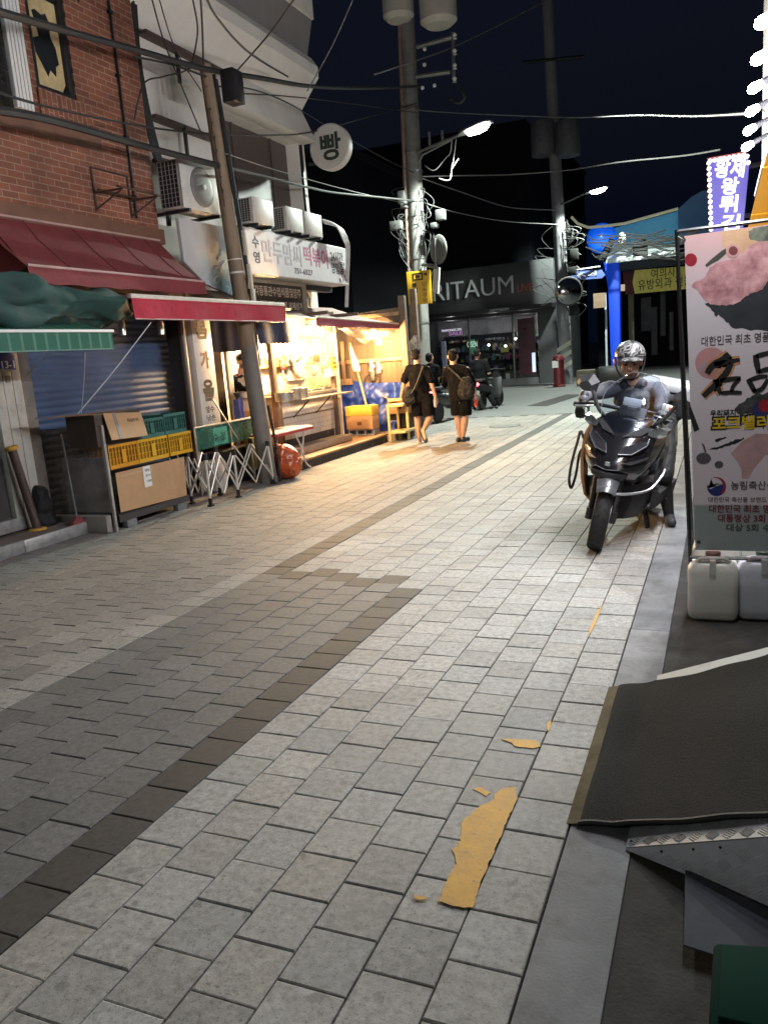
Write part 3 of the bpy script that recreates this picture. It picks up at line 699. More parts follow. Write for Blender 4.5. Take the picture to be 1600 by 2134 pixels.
ac_unit('air_conditioner', 'large air conditioner with round fan left of the leaning pole', -6.3, xp(378, 380, -6.3).y, xp(460, 400, -6.3).y, 3.68, 4.27, 0.36)
XA = -6.25
for (u0, u1, v0, v1, lb) in ((528, 571, 420, 473, 'small grey air conditioner nearest the leaning pole above the white shop sign'),
                            (598, 632, 438, 492, 'small grey air conditioner in the middle of the three above the white shop sign'),
                            (637, 672, 447, 503, 'small grey air conditioner farthest from the pole above the white shop sign')):
    a = xp(u0, (v0+v1)/2, XA).y; c = xp(u1, (v0+v1)/2+8, XA).y
    ac_unit('air_conditioner', lb, XA, a, c, 3.68, 4.03, 0.30, False, 'small air conditioners on the shop sign')
# pale hoses curling from the last unit
for i in range(3):
    ps = [xp(672+i*2, 458+i*3, -6.3), xp(700+i*5, 470+i*3, -6.2), xp(716+i*4, 500, -6.15), xp(722+i*3, 520, -6.2), xp(722+i*2, 580, -6.3), xp(720+i*2, 640, -6.4)]
    cable('pipe', ps, 0.018, mat('hose_pale', (0.5, 0.5, 0.5), 0.5, var=0.1), 'pale insulated hose curling over the far end of the white shop sign', 'hose', 'hoses at the end of the shop sign')

# ------------------------------------------------------------------ shop signs
M_ink = mat('black_ink', (0.015, 0.014, 0.014), 0.6, var=0.2)
M_signw = mat('sign_white', (0.66, 0.63, 0.64), 0.45, var=0.06, scale=3, dirt=0.15, dscale=5)
XS = -6.3
sg = thing('shop_sign', 'white lightbox shop sign with faded dumpling and rice cake lettering', 'sign', (XS-0.2, 11.9, 3.2))
sy0_, sy1_ = 10.2, 13.6; sz0, sz1 = 2.95, 3.60
b = MB(); b.box((XS-0.42, sy0_, sz0), (XS-0.006, sy1_, sz1)); b.build('cabinet', mat('cabinet_white', (0.5, 0.48, 0.46), 0.5, var=0.1, dirt=0.3), sg, bevel=0.01)
b = MB(); b.box((XS-0.004, sy0_+0.02, sz0+0.015), (XS, sy1_-0.02, sz1-0.015)); b.build('face', M_signw, sg)
XT = XS+0.001
def on_sign(txt, u, v, u2, h, m, **k):
    a = xp(u, v, XT); c = xp(u2, v+ (u2-u)*0.15, XT); return write(txt, m, sg, (XT, a.y, a.z), Y_, Z_, h, 0.002, fit=c.y-a.y, **k)
on_sign('수', 526, 513, 540, 0.13, M_ink, bold=0.003); on_sign('영', 529, 545, 542, 0.13, M_ink, bold=0.003)
M_fade = mat('faded_ink', (0.42, 0.37, 0.42), 0.6, var=0.3, scale=14); M_pinkink = mat('pink_ink', (0.40, 0.06, 0.16), 0.6, var=0.5, scale=16)
on_sign('만두맘씨', 547, 540, 628, 0.26, M_fade, bold=0.004); on_sign('떡볶이', 634, 548, 683, 0.24, M_pinkink, bold=0.004)
on_sign('24시간', 689, 543, 715, 0.15, M_ink, bold=0.003); on_sign('영업중', 691, 567, 716, 0.15, M_ink, bold=0.003)
on_sign('751-6527', 614, 569, 652, 0.085, M_ink, bold=0.002)
b = MB()
for i in range(26):
    c = V((XT, 13.15+random.random()*0.4, 2.99+random.random()**1.5*0.5)); r = 0.012+random.random()*0.03
    b.prism([c+V((0, math.cos(t)*r*random.uniform(.4, 1.3), math.sin(t)*r*random.uniform(.4, 1.3))) for t in [k*1.05 for k in range(6)]], (0.0015, 0, 0))
b.build('peeling', mat('peel_purple', (0.17, 0.10, 0.15), 0.7), sg, smooth=0)
b = MB(); b.box((XS-0.5, sy0_, 2.86), (XS-0.35, sy1_, 2.948)); b.build('under_frame', M_dark, sg)
# teal washed panel
ps = thing('panel_sign', 'faded white and teal shop panel left of the leaning pole', 'sign', (-6.5, 9.5, 3.1))
XP = -6.45
P4 = [xp(372, 453, XP), xp(476, 475, XP), xp(490, 618, XP), xp(430, 592, XP), xp(385, 545, XP)]
m = mat('teal_wash', (0.55, 0.56, 0.56), 0.45)
N, L, bs = nodes(m); tc = N.new('ShaderNodeTexCoord'); sp = N.new('ShaderNodeSeparateXYZ'); L.new(tc.outputs['Object'], sp.inputs[0])
nz_ = N.new('ShaderNodeTexNoise'); nz_.inputs['Scale'].default_value = 2.5; L.new(tc.outputs['Object'], nz_.inputs[0])
ad = N.new('ShaderNodeMath'); ad.operation = 'MULTIPLY_ADD'; ad.inputs[1].default_value = -1.1; L.new(sp.outputs[2], ad.inputs[0]); L.new(nz_.outputs[0], ad.inputs[2])
a2 = N.new('ShaderNodeMath'); a2.operation = 'MULTIPLY_ADD'; a2.inputs[1].default_value = 0.9; L.new(sp.outputs[1], a2.inputs[0]); L.new(ad.outputs[0], a2.inputs[2])
mr = N.new('ShaderNodeMapRange'); mr.inputs[1].default_value = 0.35; mr.inputs[2].default_value = 1.2; L.new(a2.outputs[0], mr.inputs[0])
mx = N.new('ShaderNodeMix'); mx.data_type = 'RGBA'; mx.inputs[6].default_value = (0.52, 0.51, 0.5, 1); mx.inputs[7].default_value = (0.20, 0.42, 0.47, 1)
L.new(mr.outputs[0], mx.inputs[0]); L.new(mx.outputs[2], bs.inputs['Base Color'])
b = MB(); b.prism(P4, (-0.05, 0, 0)); b.build('board', m, ps, bevel=0.004)
mw = mat('white_script', (0.75, 0.76, 0.77), 0.5)
def brush(pts, r, parent, m, off): 
    mb = MB(); q = catmull([p+V(off) for p in pts], 6); mb.tube(q, r, 6); return mb.build('lettering', m, parent)
for st in ([(462, 520), (459, 535), (453, 542)], [(470, 545), (463, 552), (458, 566)], [(447, 560), (456, 556), (466, 562)], [(452, 575), (446, 584), (452, 590), (458, 582), (452, 575)], [(470, 596), (478, 600), (474, 612)], [(433, 585), (440, 596), (450, 600)], [(482, 590), (483, 612)]):
    brush([xp(u, v, XP) for u, v in st], 0.008, ps, mw, (0.004, 0, 0))
# imported food board
fs = thing('food_sign', 'dark board listing imported foods under the white shop sign', 'sign', (-6.6, 11.5, 2.7))
XF = -6.62
a, c = xp(524, 590, XF), xp(632, 632, XF)
b = MB(); b.box((XF-0.05, a.y-.03, 2.42), (XF-0.004, c.y+0.16, a.z+0.08)); b.build('frame', mat('tan_frame', (0.3, 0.24, 0.18), 0.6), fs, bevel=0.004)
b = MB(); b.box((XF-0.003, a.y+.02, 2.46), (XF, c.y, a.z+0.02)); b.build('face', mat('brown_board', (0.04, 0.028, 0.022), 0.5), fs)
ml = mat('cream_ink', (0.55, 0.45, 0.34), 0.6)
write('각종통관수입식품및양주', ml, fs, (XF+.001, a.y+.06, a.z-0.16), Y_, Z_, 0.12, 0.002, fit=c.y-a.y-0.12, bold=0.002)
write('수입통조림 기구및 외제상가', ml, fs, (XF+.001, a.y+.06, a.z-0.36), Y_, Z_, 0.10, 0.002, fit=c.y-a.y-0.1, bold=0.002)
# tall vertical sign
vs = thing('vertical_sign', 'tall white vertical sign with black brush lettering beside the blue shutter', 'sign', (-6.4, 9.0, 1.5))
XV = -6.45
q4 = [xp(395, 655, XV), xp(434, 655, XV), xp(463, 884, XV), xp(425, 884, XV)]
ya_, yb_ = (q4[0].y+q4[3].y)/2, (q4[1].y+q4[2].y)/2
b = MB(); b.box((XV-0.12, ya_, 0.85), (XV, yb_, 2.5)); b.build('board', mat('sign_cream', (0.70, 0.65, 0.59), 0.5, var=0.08, dirt=0.15), vs, bevel=0.006)
for ch, v, h, wd in (('봄', 702, .20, .24), ('가', 764, .17, .2), ('을', 832, .22, .25)):
    zc = xp(425, v, XV).z
    write(ch, M_ink if ch != '가' else mat('brown_ink', (0.16, 0.07, 0.03), 0.6), vs, (XV+.001, (ya_+yb_)/2-wd/2, zc), Y_, Z_, h, 0.002, fit=wd, bold=0.012)
for t_, v in (('옆수', 858), ('낚손', 876)):
    write(t_, M_ink, vs, (XV+.001, ya_+0.09, xp(440, v, XV).z), Y_, Z_, 0.07, 0.002, fit=0.2, bold=0.001)
# dark side frames of that bay
b = MB(); b.box((XV-0.3, ya_-0.16, 0), (XV-0.1, ya_-0.01, 2.45)); tag(b.build('door_frame', mat('frame_brown', (0.03, 0.024, 0.02), 0.5), None, bevel=0.005), 'dark brown door frame left of the vertical sign', 'frame')
b = MB(); b.box((XV-0.02, ya_-0.215, 0), (XV+0.02, ya_-0.17, 2.45)); tag(b.build('pipe', mat('pipe_cream', (0.4, 0.36, 0.3), 0.5), None, bevel=0.01), 'slim cream downpipe between shutter and vertical sign', 'pipe')
# round bread sign sticking out of the white building
rs = thing('round_sign', 'round white projecting sign with one dark green Korean letter', 'sign', xp(676, 300, -6.6))
c = V((-6.62, 14.0, xp(674, 300, -6.62).z)); R = 0.40
b = MB(); b.lathe([(0, -0.09), (R-.02, -0.09), (R, -0.07), (R, 0.07), (R-.02, 0.09), (0, 0.09)], c, 40, 'Y'); b.build('disc', mat('sign_disc', (0.55, 0.52, 0.48), 0.5, var=0.06), rs)
write('빵', mat('dark_green_ink', (0.015, 0.03, 0.02), 0.6), rs, c+V((-0.2, -0.092, -0.19)), X_, Z_, 0.36, 0.003, fit=0.42, bold=0.012)
for dz in (.2, -.24): b = MB(); b.box((-7.1, 13.97, c.z+dz), (-6.95, 14.03, c.z+dz+.04)); b.build('bracket', M_dark, rs)
# ------------------------------------------------------------------ utility poles, street lamps, wires
M_pole = mat('pole_concrete', (0.16, 0.155, 0.145), 0.8, var=0.2, scale=5, bump=0.2, dirt=0.3, dscale=3)
M_polew = mat('pole_wood', (0.19, 0.135, 0.085), 0.7, var=0.3, scale=8, stretch=(1, 1, 0.1), bump=0.2, dirt=0.3)
M_galv = mat('galvanised', (0.19, 0.19, 0.19), 0.45, metal=0.6, var=0.15, scale=12)
M_tie = mat('tie_white', (0.6, 0.58, 0.55), 0.6)
M_lens = glow('lamp_lens', (0.9, 1.0, 0.93), 60)
# 1: leaning pole in front of the white shop sign
p1 = thing('utility_pole', 'leaning brown utility pole in front of the white shop sign', 'pole', (-6.0, 9.6, 0))
b0 = gp(561, 1005, 0.0); t0 = xp(427, 135, -6.05)
def on1(k): return b0.lerp(t0, k)
b = MB(); b.tube([on1(0), on1(0.35)], [0.125, 0.115], 16); b.build('base_sleeve', mat('pole_grey', (0.15, 0.135, 0.12), 0.7, var=0.3, scale=6, bump=0.2, dirt=0.4), p1)
b = MB(); b.tube([on1(0.345), on1(1.0)], [0.108, 0.075], 16); b.build('shaft', M_polew, p1)
b = MB()
for k in (0.12, 0.30, 0.44, 0.53, 0.56, 0.60, 0.68, 0.75, 0.82, 0.9):
    c = on1(k); d = (t0-b0).normalized(); r = 0.128-0.055*k; b.tube([c-d*0.012, c+d*0.012], r, 16)
b.build('band', M_tie, p1)
b = MB(); d = (t0-b0).normalized(); o_ = V((0.10, 0.10, 0)); b.tube([on1(0.42)+o_, on1(0.62)+o_*0.9, on1(0.8)+o_*0.8, on1(0.98)+o_*0.7], 0.022, 8); b.tube([on1(0.3)+o_*0.9, on1(0.6)+o_*1.15, on1(0.97)+o_*0.9], 0.012, 6); b.build('conduit', M_dark, p1)
b = MB()
for k in (0.46, 0.52, 0.6): q = on1(k)+V((0.12, 0.11, 0)); b.box(q-V((.03, .03, .16)), q+V((.03, .03, .16)))
b.build('strip', mat('strip_pale', (0.5, 0.45, 0.35), 0.6), p1, bevel=0.006)
b = MB()
for i in range(7):
    k = 0.72+0.03*i; q = on1(k)+V((0.05, -0.09, 0)); b.tube(catmull([q, q+V((0.05, -0.1-0.03*random.random(), -0.08)), q+V((0.02, -0.05, -0.22))], 5), 0.007, 5)
b.build('wire_bundle', M_cable, p1)
b = MB(); q = on1(0.985); b.box(q+V((0.1, 0.15, -0.35)), q+V((0.3, 0.4, 0.05))); b.build('junction_box', M_dark, p1, bevel=0.02)
b = MB(); b.tube([on1(0.06)+V((.17, .06, -.32)), on1(0.1)+V((.165, .06, 0)), on1(0.2)+V((.14, .05, 0))], 0.02, 8); b.build('brace', M_dark, p1)
# 2: concrete pole with transformers and a street lamp
YP = 19.2
p2 = thing('utility_pole', 'pale concrete utility pole carrying transformers and the nearer street lamp', 'pole', (yp(886, 870, YP).x, YP, 0))
b2 = yp(886, 870, YP); b2.z = 0; t2 = yp(846, 0, YP); 
def on2(v): return b2.lerp(t2, (870-v)/870)
b = MB(); b.tube([b2, on2(-90)], [0.21, 0.17], 20); b.build('shaft', M_pole, p2)
b = MB()
for v in (215, 300, 340, 400, 430, 520, 660): c = on2(v); b.tube([c, c+V((0, 0, 0.05))], 0.212, 18)
b.build('band', M_galv, p2)
b = MB(); b.tube([on2(30)+V((-.15, -.1, 0)), on2(350)+V((-.2, -.12, 0)), on2(700)+V((-.22, -.12, 0))], 0.05, 8); b.build('riser_pipe', mat('riser_brown', (0.2, 0.13, 0.1), 0.6, var=0.3), p2)
for i, (u, v, r) in enumerate(((828, 2, 0.36), (912, 12, 0.42))):
    c = yp(u, v, YP-0.35); b = MB(); b.lathe([(0, -0.42), (r*.7, -.42), (r, -.32), (r, .8), (r*.8, .9), (0, .9)], c, 24); b.build('transformer', mat('transformer_grey', (0.52, 0.49, 0.43), 0.5, var=0.1, dirt=0.2), p2)
b = MB(); 
a, c, e, f_ = yp(868, 98, YP-.1), yp(942, 78, YP-.1), yp(866, 160, YP-.1), yp(938, 150, YP-.1)
b.tube([a, c], 0.05, 6); b.tube([e, f_], 0.05, 6); b.tube([yp(943, 68, YP-.1), yp(946, 168, YP-.1)], 0.045, 6); b.build('crossarm', M_galv, p2)
b = MB()
for v in (75, 108, 138, 166):
    q = yp(947, v, YP-.12); b.lathe([(0, -.07), (.05, -.06), (.03, -.02), (.055, .02), (.03, .06), (0, .07)], q, 10, 'Z')
for u, v in ((884, 102), (884, 135), (880, 183), (905, 178)): b.ball(yp(u, v, YP-.15), 0.05, sub=1)
b.build('insulator', M_white, p2)
b = MB()
for i in range(22):
    v = random.uniform(360, 500); s = random.choice((-1, 1)); q = on2(v); r = random.uniform(.1, .4)
    pts = [q+V((s*.2, -.15, 0)), q+V((s*(.2+r), -.2+random.uniform(-.2, .2), -random.uniform(0, .5))), q+V((s*.22*random.uniform(.2, 1), -.25, -random.uniform(.3, 1.2)))]
    b.tube(catmull(pts, 6), random.uniform(.005, .010), 4)
b.build('wire_tangle', mat('cable_grey', (0.045, 0.045, 0.045), .6), p2)
for u, v, w, h in ((838, 412, .18, .3), (842, 428, .14, .12), (826, 470, .3, .2), (918, 448, .22, .24), (905, 470, .16, .12)): q = yp(u, v, YP-.25); b = MB(); b.box(q-V((w/2, .1, h/2)), q+V((w/2, .1, h/2))); b.build('junction_box', M_galv, p2, bevel=0.02)
b = MB(); b.tube(catmull([yp(945, 170, YP-.1), yp(968, 200, YP-.1), yp(955, 215, YP-.1), yp(938, 205, YP-.1)], 8), 0.035, 6); b.build('wire_loop', M_cable, p2)
def street_lamp(label, hc, head_dir, L_, pole_pt, power, rake=0.10):
    t = thing('street_lamp', label, 'street lamp', hc, group='street lamps over the lane')
    hd = V(head_dir).normalized(); sd = hd.cross(Z_).normalized(); up = sd.cross(hd)
    def P(a, s, u): return hc+hd*a+sd*s+up*u
    b = MB(); R = []
    for a, w, h in ((-L_*.62, .04, .05), (-L_*.5, .12, .07), (-L_*.3, .17, .09), (L_*.2, .17, .085), (L_*.45, .13, .06), (L_*.52, .06, .03)):
        R.append([P(a, -w, 0), P(a, -w*.9, h*.6), P(a, 0, h), P(a, w*.9, h*.6), P(a, w, 0), P(a, 0, -.012)])
    b.loft(R); b.build('head', M_galv, t)
    b = MB(); R = []
    for a, w, d in ((-L_*.33, .05, .04), (-L_*.27, .13, .09), (0, .155, .125), (L_*.25, .145, .11), (L_*.42, .06, .04)):
        R.append([P(a, -w, -.008), P(a, -w*.7, -d*.8), P(a, 0, -d), P(a, w*.7, -d*.8), P(a, w, -.008)])
    b.loft(R); b.build('lens', M_lens, t)
    b = MB(); e = P(-L_*.6, 0, 0.02); b.tube([pole_pt, e], 0.035, 8); b.build('arm', M_galv, t)
    lamp('lamp_light', 'SPOT', P(0, 0, -0.2), power, (0.88, 1.0, 0.90), t, 0.12, 165, P(0, 0, -5), 0.35)
    return t
h1_ = yp(992, 267, YP-0.9)
lm = street_lamp('nearer street lamp on the pale concrete pole', h1_, (1, -0.35, 0.12), 0.80, on2(302)+V((0.1, -.1, 0)), 4600)
b = MB(); q0 = on2(318); e0 = yp(941, 291, YP-.6)
b.tube([q0+V((.18, -.1, -.25)), q0+V((.16, -.1, -.05)), q0+V((.3, -.15, .1)), e0], 0.025, 6)
for u, v, v2 in ((894, 275, 302), (921, 272, 297)): b.tube([yp(u, v, YP-.4), yp(u+1, v2, YP-.4)], 0.03, 6)
b.build('brace', M_galv, lm)
b = MB()
for pts in (((941, 291), (938, 318), (928, 330), (905, 355), (885, 345)), ((950, 290), (945, 330), (941, 352), (936, 375), (915, 372)), ((941, 352), (955, 330))):
    b.tube(catmull([yp(u, v, YP-.5) for u, v in pts], 6), 0.012, 5)
b.build('wiring', M_cable_l, lm)
# 3: far pole
YQ = 32.0
p3 = thing('utility_pole', 'dark far utility pole with a striped foot beside the red hydrant', 'pole', (yp(1181, 795, YQ).x, YQ, 0))
b3 = yp(1181, 800, YQ); b3.z = 0; t3 = yp(1139, 0, YQ)
def on3(v): return b3.lerp(t3, (800-v)/800)
b = MB(); b.tube([b3, on3(-80)], [0.26, 0.2], 16); b.build('shaft', mat('pole_dark', (0.22, 0.22, 0.23), 0.8, var=0.2, dirt=0.2), p3)
b = MB()
for v0 in (765, 742, 722): 
    c = on3(v0); b.hexa([c+V(q) for q in ((-.27, -.275, -.12), (.27, -.275, .16), (.27, -.26, .16), (-.27, -.26, -.12), (-.27, -.275, .06), (.27, -.275, .34), (.27, -.26, .34), (-.27, -.26, .06))])
b.build('stripe', mat('stripe_pale', (0.35, 0.34, 0.28), 0.6), p3)
b = MB(); b.tube([yp(1090, 130, YQ-.2), yp(1216, 118, YQ-.2)], 0.06, 6); b.build('crossarm', M_dark, p3)
for u in (1132, 1184):
    c = yp(u, 325, YQ-.3); b = MB(); b.lathe([(0, 0), (.42, 0), (.45, .05), (.45, 1.1), (.4, 1.2), (0, 1.2)], c, 16); b.build('transformer', mat('transformer_dim', (0.12, 0.12, 0.13), 0.6), p3)
b = MB()
for i in range(40):
    q = on3(random.uniform(440, 620)); s = random.choice((-1, 1, 1)); r = random.uniform(.2, .9)
    b.tube(catmull([q+V((s*.2, -.2, 0)), q+V((s*(.2+r), -.4, random.uniform(-.4, .2))), q+V((s*.25, -.3, -random.uniform(.2, .9)))], 5), random.uniform(.008, .015), 4)
b.build('wire_tangle', MATS['cable_grey'], p3)
for u, v, w, h in ((1196, 530, .3, .4), (1194, 648, .3, .35), (1192, 565, .3, .3)): q = yp(u, v, YQ-.35); b = MB(); b.box(q-V((w/2, .12, h/2)), q+V((w/2, .12, h/2))); b.build('junction_box', mat('box_dim', (0.03, 0.032, 0.03), 0.8, spec=.1), p3, bevel=0.02)
# unseen lamp and pole added behind the viewer to light near facades and banner
pq_ = V((-6.3, -7.0, 0)); p4 = thing('utility_pole', 'plain unseen utility pole added behind the viewer to carry the added lamp', 'pole', pq_)
b = MB(); b.tube([pq_, pq_+V((0, 0, 8))], [.17, .12], 14); b.build('shaft', M_pole, p4)
street_lamp('unseen street lamp added behind the viewer to light the near facades', V((-4.6, -6.9, 6.9)), (1, .1, .1), .8, pq_+V((.12, 0, 6.6)), 430)
h2_ = yp(1244, 396, YQ-.8)
street_lamp('farther street lamp on the dark far pole', h2_, (1, -0.3, 0.1), 0.80, on3(412)+V((.1, -.1, 0)), 3600)
# wires: photo points with the distance of each
def wire(pts, r, label, pale=False, group='overhead wires across the lane'):
    return cable('overhead_wire', [yp(u, v, Y) for u, v, Y in pts], r, M_cable_l if pale else M_cable, label, 'wire', group)
wire([(-60, 8, 4.9), (130, 62, 6.3), (270, 100, 7.6), (430, 144, 9.1), (540, 162, 11), (650, 180, 13.6), (760, 184, 16.5), (872, 180, 19)], 0.034, 'thick dark wire bundle crossing the torn paper window')
wire([(-60, 222, 5), (60, 240, 5.7), (150, 262, 6.5), (300, 305, 7.9), (455, 345, 9.2)], 0.038, 'thick dark wire bundle below the torn paper window')
wire([(455, 345, 9.2), (540, 365, 10.8), (640, 390, 13), (700, 402, 15), (800, 412, 17.5), (860, 418, 19)], 0.020, 'dark wire from the leaning pole past the round sign to the tangle')
wire([(-50, 175, 5), (60, 212, 5.8), (200, 245, 7), (330, 268, 8.2), (430, 278, 9.2), (560, 282, 11), (650, 275, 13.6), (760, 246, 17), (868, 215, 19)], 0.012, 'thin wire sagging across the front of the white building')
wire([(280, 118, 7.8), (360, 135, 8.6), (430, 160, 9.2)], 0.012, 'short thin wire under the upper bundle on the white wall')
wire([(430, 180, 9.2), (520, 185, 10.5), (600, 215, 12.5), (690, 268, 15), (800, 330, 18), (862, 360, 19)], 0.010, 'thin wire passing just above the round white sign')
wire([(470, 320, 9.3), (600, 362, 12), (740, 400, 16), (850, 425, 19)], 0.008, 'thin pale wire below the round white sign', True)
wire([(500, 195, 9.8), (590, 200, 12), (700, 212, 16), (868, 235, 19)], 0.010, 'thin dark wire from the hood of the white building')
wire([(780, 155, 15), (880, 122, 18), (950, 95, 20), (1040, 52, 23), (1140, 0, 26)], 0.016, 'pale wire rising steeply to the top of the picture', True)
wire([(872, 230, 19), (960, 236, 21), (1100, 242, 22), (1200, 245, 20), (1320, 240, 14), (1440, 242, 10.5), (1560, 236, 8)], 0.013, 'pale twisted wire reaching from the concrete pole to the spot lamps', True)
wire([(880, 368, 19), (960, 366, 20), (1060, 364, 22), (1180, 355, 22), (1290, 338, 20), (1420, 325, 17), (1500, 312, 15)], 0.015, 'bright wire running right from below the nearer street lamp', True)
wire([(880, 372, 19), (960, 400, 22), (1050, 430, 26), (1110, 436, 29), (1168, 438, 32)], 0.014, 'dim wire sagging from the concrete pole to the far pole', True)
wire([(890, 425, 19), (960, 445, 22), (1060, 462, 27), (1170, 468, 32)], 0.013, 'lower dim wire between the concrete pole and the far pole', True)
wire([(640, 190, 13), (690, 100, 13), (735, 0, 13)], 0.010, 'thin wire slanting up past the flared cornice', True)
wire([(492, 150, 9.8), (560, 72, 9), (612, 0, 8)], 0.010, 'thin wire crossing the flared cornice upward')
wire([(428, -10, 7.2), (455, 40, 7.6), (520, 110, 8.8), (600, 160, 12)], 0.013, 'black wire dropping across the cornice to the bundle')
wire([(400, -10, 8.4), (412, 60, 8.6), (403, 120, 8.8), (392, 150, 9)], 0.010, 'black wire hanging beside the leaning pole top, left one')
wire([(418, -10, 8.6), (422, 60, 8.8), (424, 135, 9.1)], 0.012, 'black wire hanging straight down to the leaning pole top')
wire([(315, -10, 8.1), (340, 80, 8.4), (375, 170, 8.7), (425, 290, 9.1)], 0.009, 'slanting thin wire across the white wall')
wire([(330, -10, 8.0), (365, 100, 8.4), (420, 190, 9.0)], 0.007, 'second slanting thin wire across the white wall')
b = MB()
for k in range(5): b.tube(catmull([xp(276+k*2, 0, -6.95), xp(285+k*2, 120, -6.95), xp(300+k*3, 230, -6.93), xp(322+k*3, 320, -6.9), xp(345+k*2, 400, -6.85), xp(352+k, 470, -6.8)], 8), 0.012 if k else 0.03, 6)
tag(b.build('cable_bunch', M_cable, None), 'bunch of black cables running down the joint between brick and white walls', 'cable')
wire([(280, 250, 8), (300, 175, 8.2), (340, 160, 8.5), (380, 150, 8.8), (398, 140, 9)], 0.010, 'looped black wire leaving the brick wall corner')

# ------------------------------------------------------------------ signs on the concrete pole
ys_ = thing('pole_sign', 'yellow camera warning sign strapped to the pale concrete pole', 'sign', yp(872, 600, 18.9))
YS = 18.85
q = [yp(846, 567, YS), yp(896, 562, YS), yp(900, 632, YS), yp(851, 636, YS)]
b = MB(); b.prism(q, (0, 0.03, 0)); b.build('plate', mat('sign_yellow', (0.62, 0.36, 0.015), 0.45, var=0.05), ys_, bevel=0.012)
w_ = q[1].x-q[0].x; h_ = q[0].z-q[3].z; o = q[3]+V((0, -0.002, 0)); xd = (q[2]-q[3]).normalized()
b = MB()
def rect(mb, a, c, e, d): mb.prism([o+xd*w_*s+Z_*h_*t for s, t in ((a, e), (c, e), (c, d), (a, d))], (0, -0.003, 0))
rect(b, .24, .68, .72, .76); rect(b, .24, .68, .9, .94); rect(b, .24, .30, .76, .9); rect(b, .62, .68, .76, .9); rect(b, .38, .54, .79, .87); rect(b, .72, .86, .85, .92)
b.build('camera_mark', M_ink, ys_, smooth=0)
for i, ch in enumerate('불법주차'):
    write(ch, M_ink, ys_, o+xd*w_*.2+Z_*h_*(.54-.165*i), xd, Z_, h_*.105, 0.003, fit=w_*.2, bold=.004)
for i, ch in enumerate('단속구역'):
    write(ch, mat('dull_ink', (0.22, 0.10, 0.02), .6), ys_, o+xd*w_*.6+Z_*h_*(.54-.165*i), xd, Z_, h_*.105, 0.003, fit=w_*.2, bold=.002)
ws = thing('small_sign', 'narrow white bracket sign beside the yellow camera sign', 'sign', yp(905, 580, 18.7))
b = MB(); b.prism([yp(905, 553, 18.7), yp(915, 558, 18.4), yp(912, 612, 18.4), yp(899, 607, 18.7)], (0.02, 0.03, 0)); b.build('plate', M_white, ws)
b = MB(); b.prism([yp(905, 585, 18.69), yp(911, 578, 18.5), yp(909, 600, 18.5), yp(903, 604, 18.69)], (-0.004, -0.006, 0)); b.build('arrow_mark', M_ink, ws)
b = MB(); b.tube([yp(880, 552, 19), yp(905, 553, 18.7)], 0.04, 6); b.build('bracket', M_galv, ws)
def mirror(label, c, R, nd, back_m, face_m, parent_pt):
    t = thing('traffic_mirror', label, 'mirror', c); nd = V(nd).normalized()
    q_ = nd.to_track_quat('Y', 'Z').to_matrix()
    def add(prof, m, nm):
        mb = MB(); mb.lathe(prof, (0, 0, 0), 32, 'Y'); mb.bm.transform(Matrix.Translation(c) @ q_.to_4x4()); mb.build(nm, m, t)
    add([(0, -.06), (R*.7, -.05), (R, -.0), (R*1.03, .02), (R, .04), (R*.985, .04)], back_m, 'hood')
    add([(R*.985, .03), (R*.8, .06), (R*.5, .09), (0, .11)], face_m, 'mirror_face')
    b = MB(); b.tube([c-nd*.06+V((0, 0, R*.8)), c-nd*.08-V((0, 0, R*1.3)), parent_pt], 0.03, 8); b.build('bracket', M_galv, t)
    return t
M_mir = mat('mirror_glass', (0.32, 0.33, 0.35), 0.03, metal=1.0, var=0.02)
mirror('round traffic mirror seen from behind on the concrete pole', yp(912, 520, 18.6), 0.33, (0.75, 1, 0), mat('mirror_back', (0.12, 0.12, 0.11), 0.5), M_mir, yp(885, 553, 19))
mirror('round convex traffic mirror facing us on the far pole', yp(1184, 607, 31.4), 0.52, (0.35, -1, -0.05), mat('mirror_hood', (0.08, 0.08, 0.08), 0.5), M_mir, yp(1180, 630, 31.9))
# red hydrant case at the foot of the far pole
hy = thing('hydrant', 'red fire hydrant box with a white label at the foot of the far pole', 'hydrant', gp(1165, 806, 0))
c = V(hy.location); b = MB(); b.lathe([(0, 0), (.24, 0), (.24, .06), (.2, .08), (.2, .95), (.23, .97), (.23, 1.03), (.15, 1.16), (0, 1.2)], c, 18); b.build('barrel', mat('hydrant_red', (0.11, 0.008, 0.010), .45), hy)
b = MB(); b.box(c+V((-.2, -.213, .72)), c+V((.02, -.205, .98))); b.build('label', M_white, hy)
# ------------------------------------------------------------------ cosmetics shop at the end of the lane
YF = 33.5
M_facade = mat('charcoal_facade', (0.055, 0.056, 0.06), 0.5, var=0.12, scale=1.2)
M_shopin = mat('shop_interior', (0.28, 0.28, 0.29), 0.7, var=0.4, scale=2)
st = thing('cosmetics_shop', 'dark cosmetics shop with large metal letters on its charcoal fascia', 'shop', (-8, YF, 0))
x0, x1 = yp(700, 800, YF).x, yp(1163, 800, YF).x
zt, zb = yp(1100, 545, YF).z, yp(1100, 640, YF).z
zdoor = yp(1000, 662, YF).z
xl = yp(893, 740, YF).x
b = MB(); b.box((x0, YF, 0), (xl-.25, YF+6, zb)); b.box((yp(1122, 740, YF).x, YF, 0), (x1, YF+6, zb)); b.box((xl-.25, YF, zdoor), (yp(1122, 740, YF).x, YF+6, zb-.002)); b.build('wall', M_facade, st)
b = MB(); b.box((x0+2.6, YF-.35, zb+.05), (x1, YF+6, zt)); b.build('fascia', mat('fascia_charcoal', (0.07, 0.072, 0.076), 0.45, var=0.08, scale=1), st, bevel=.03)
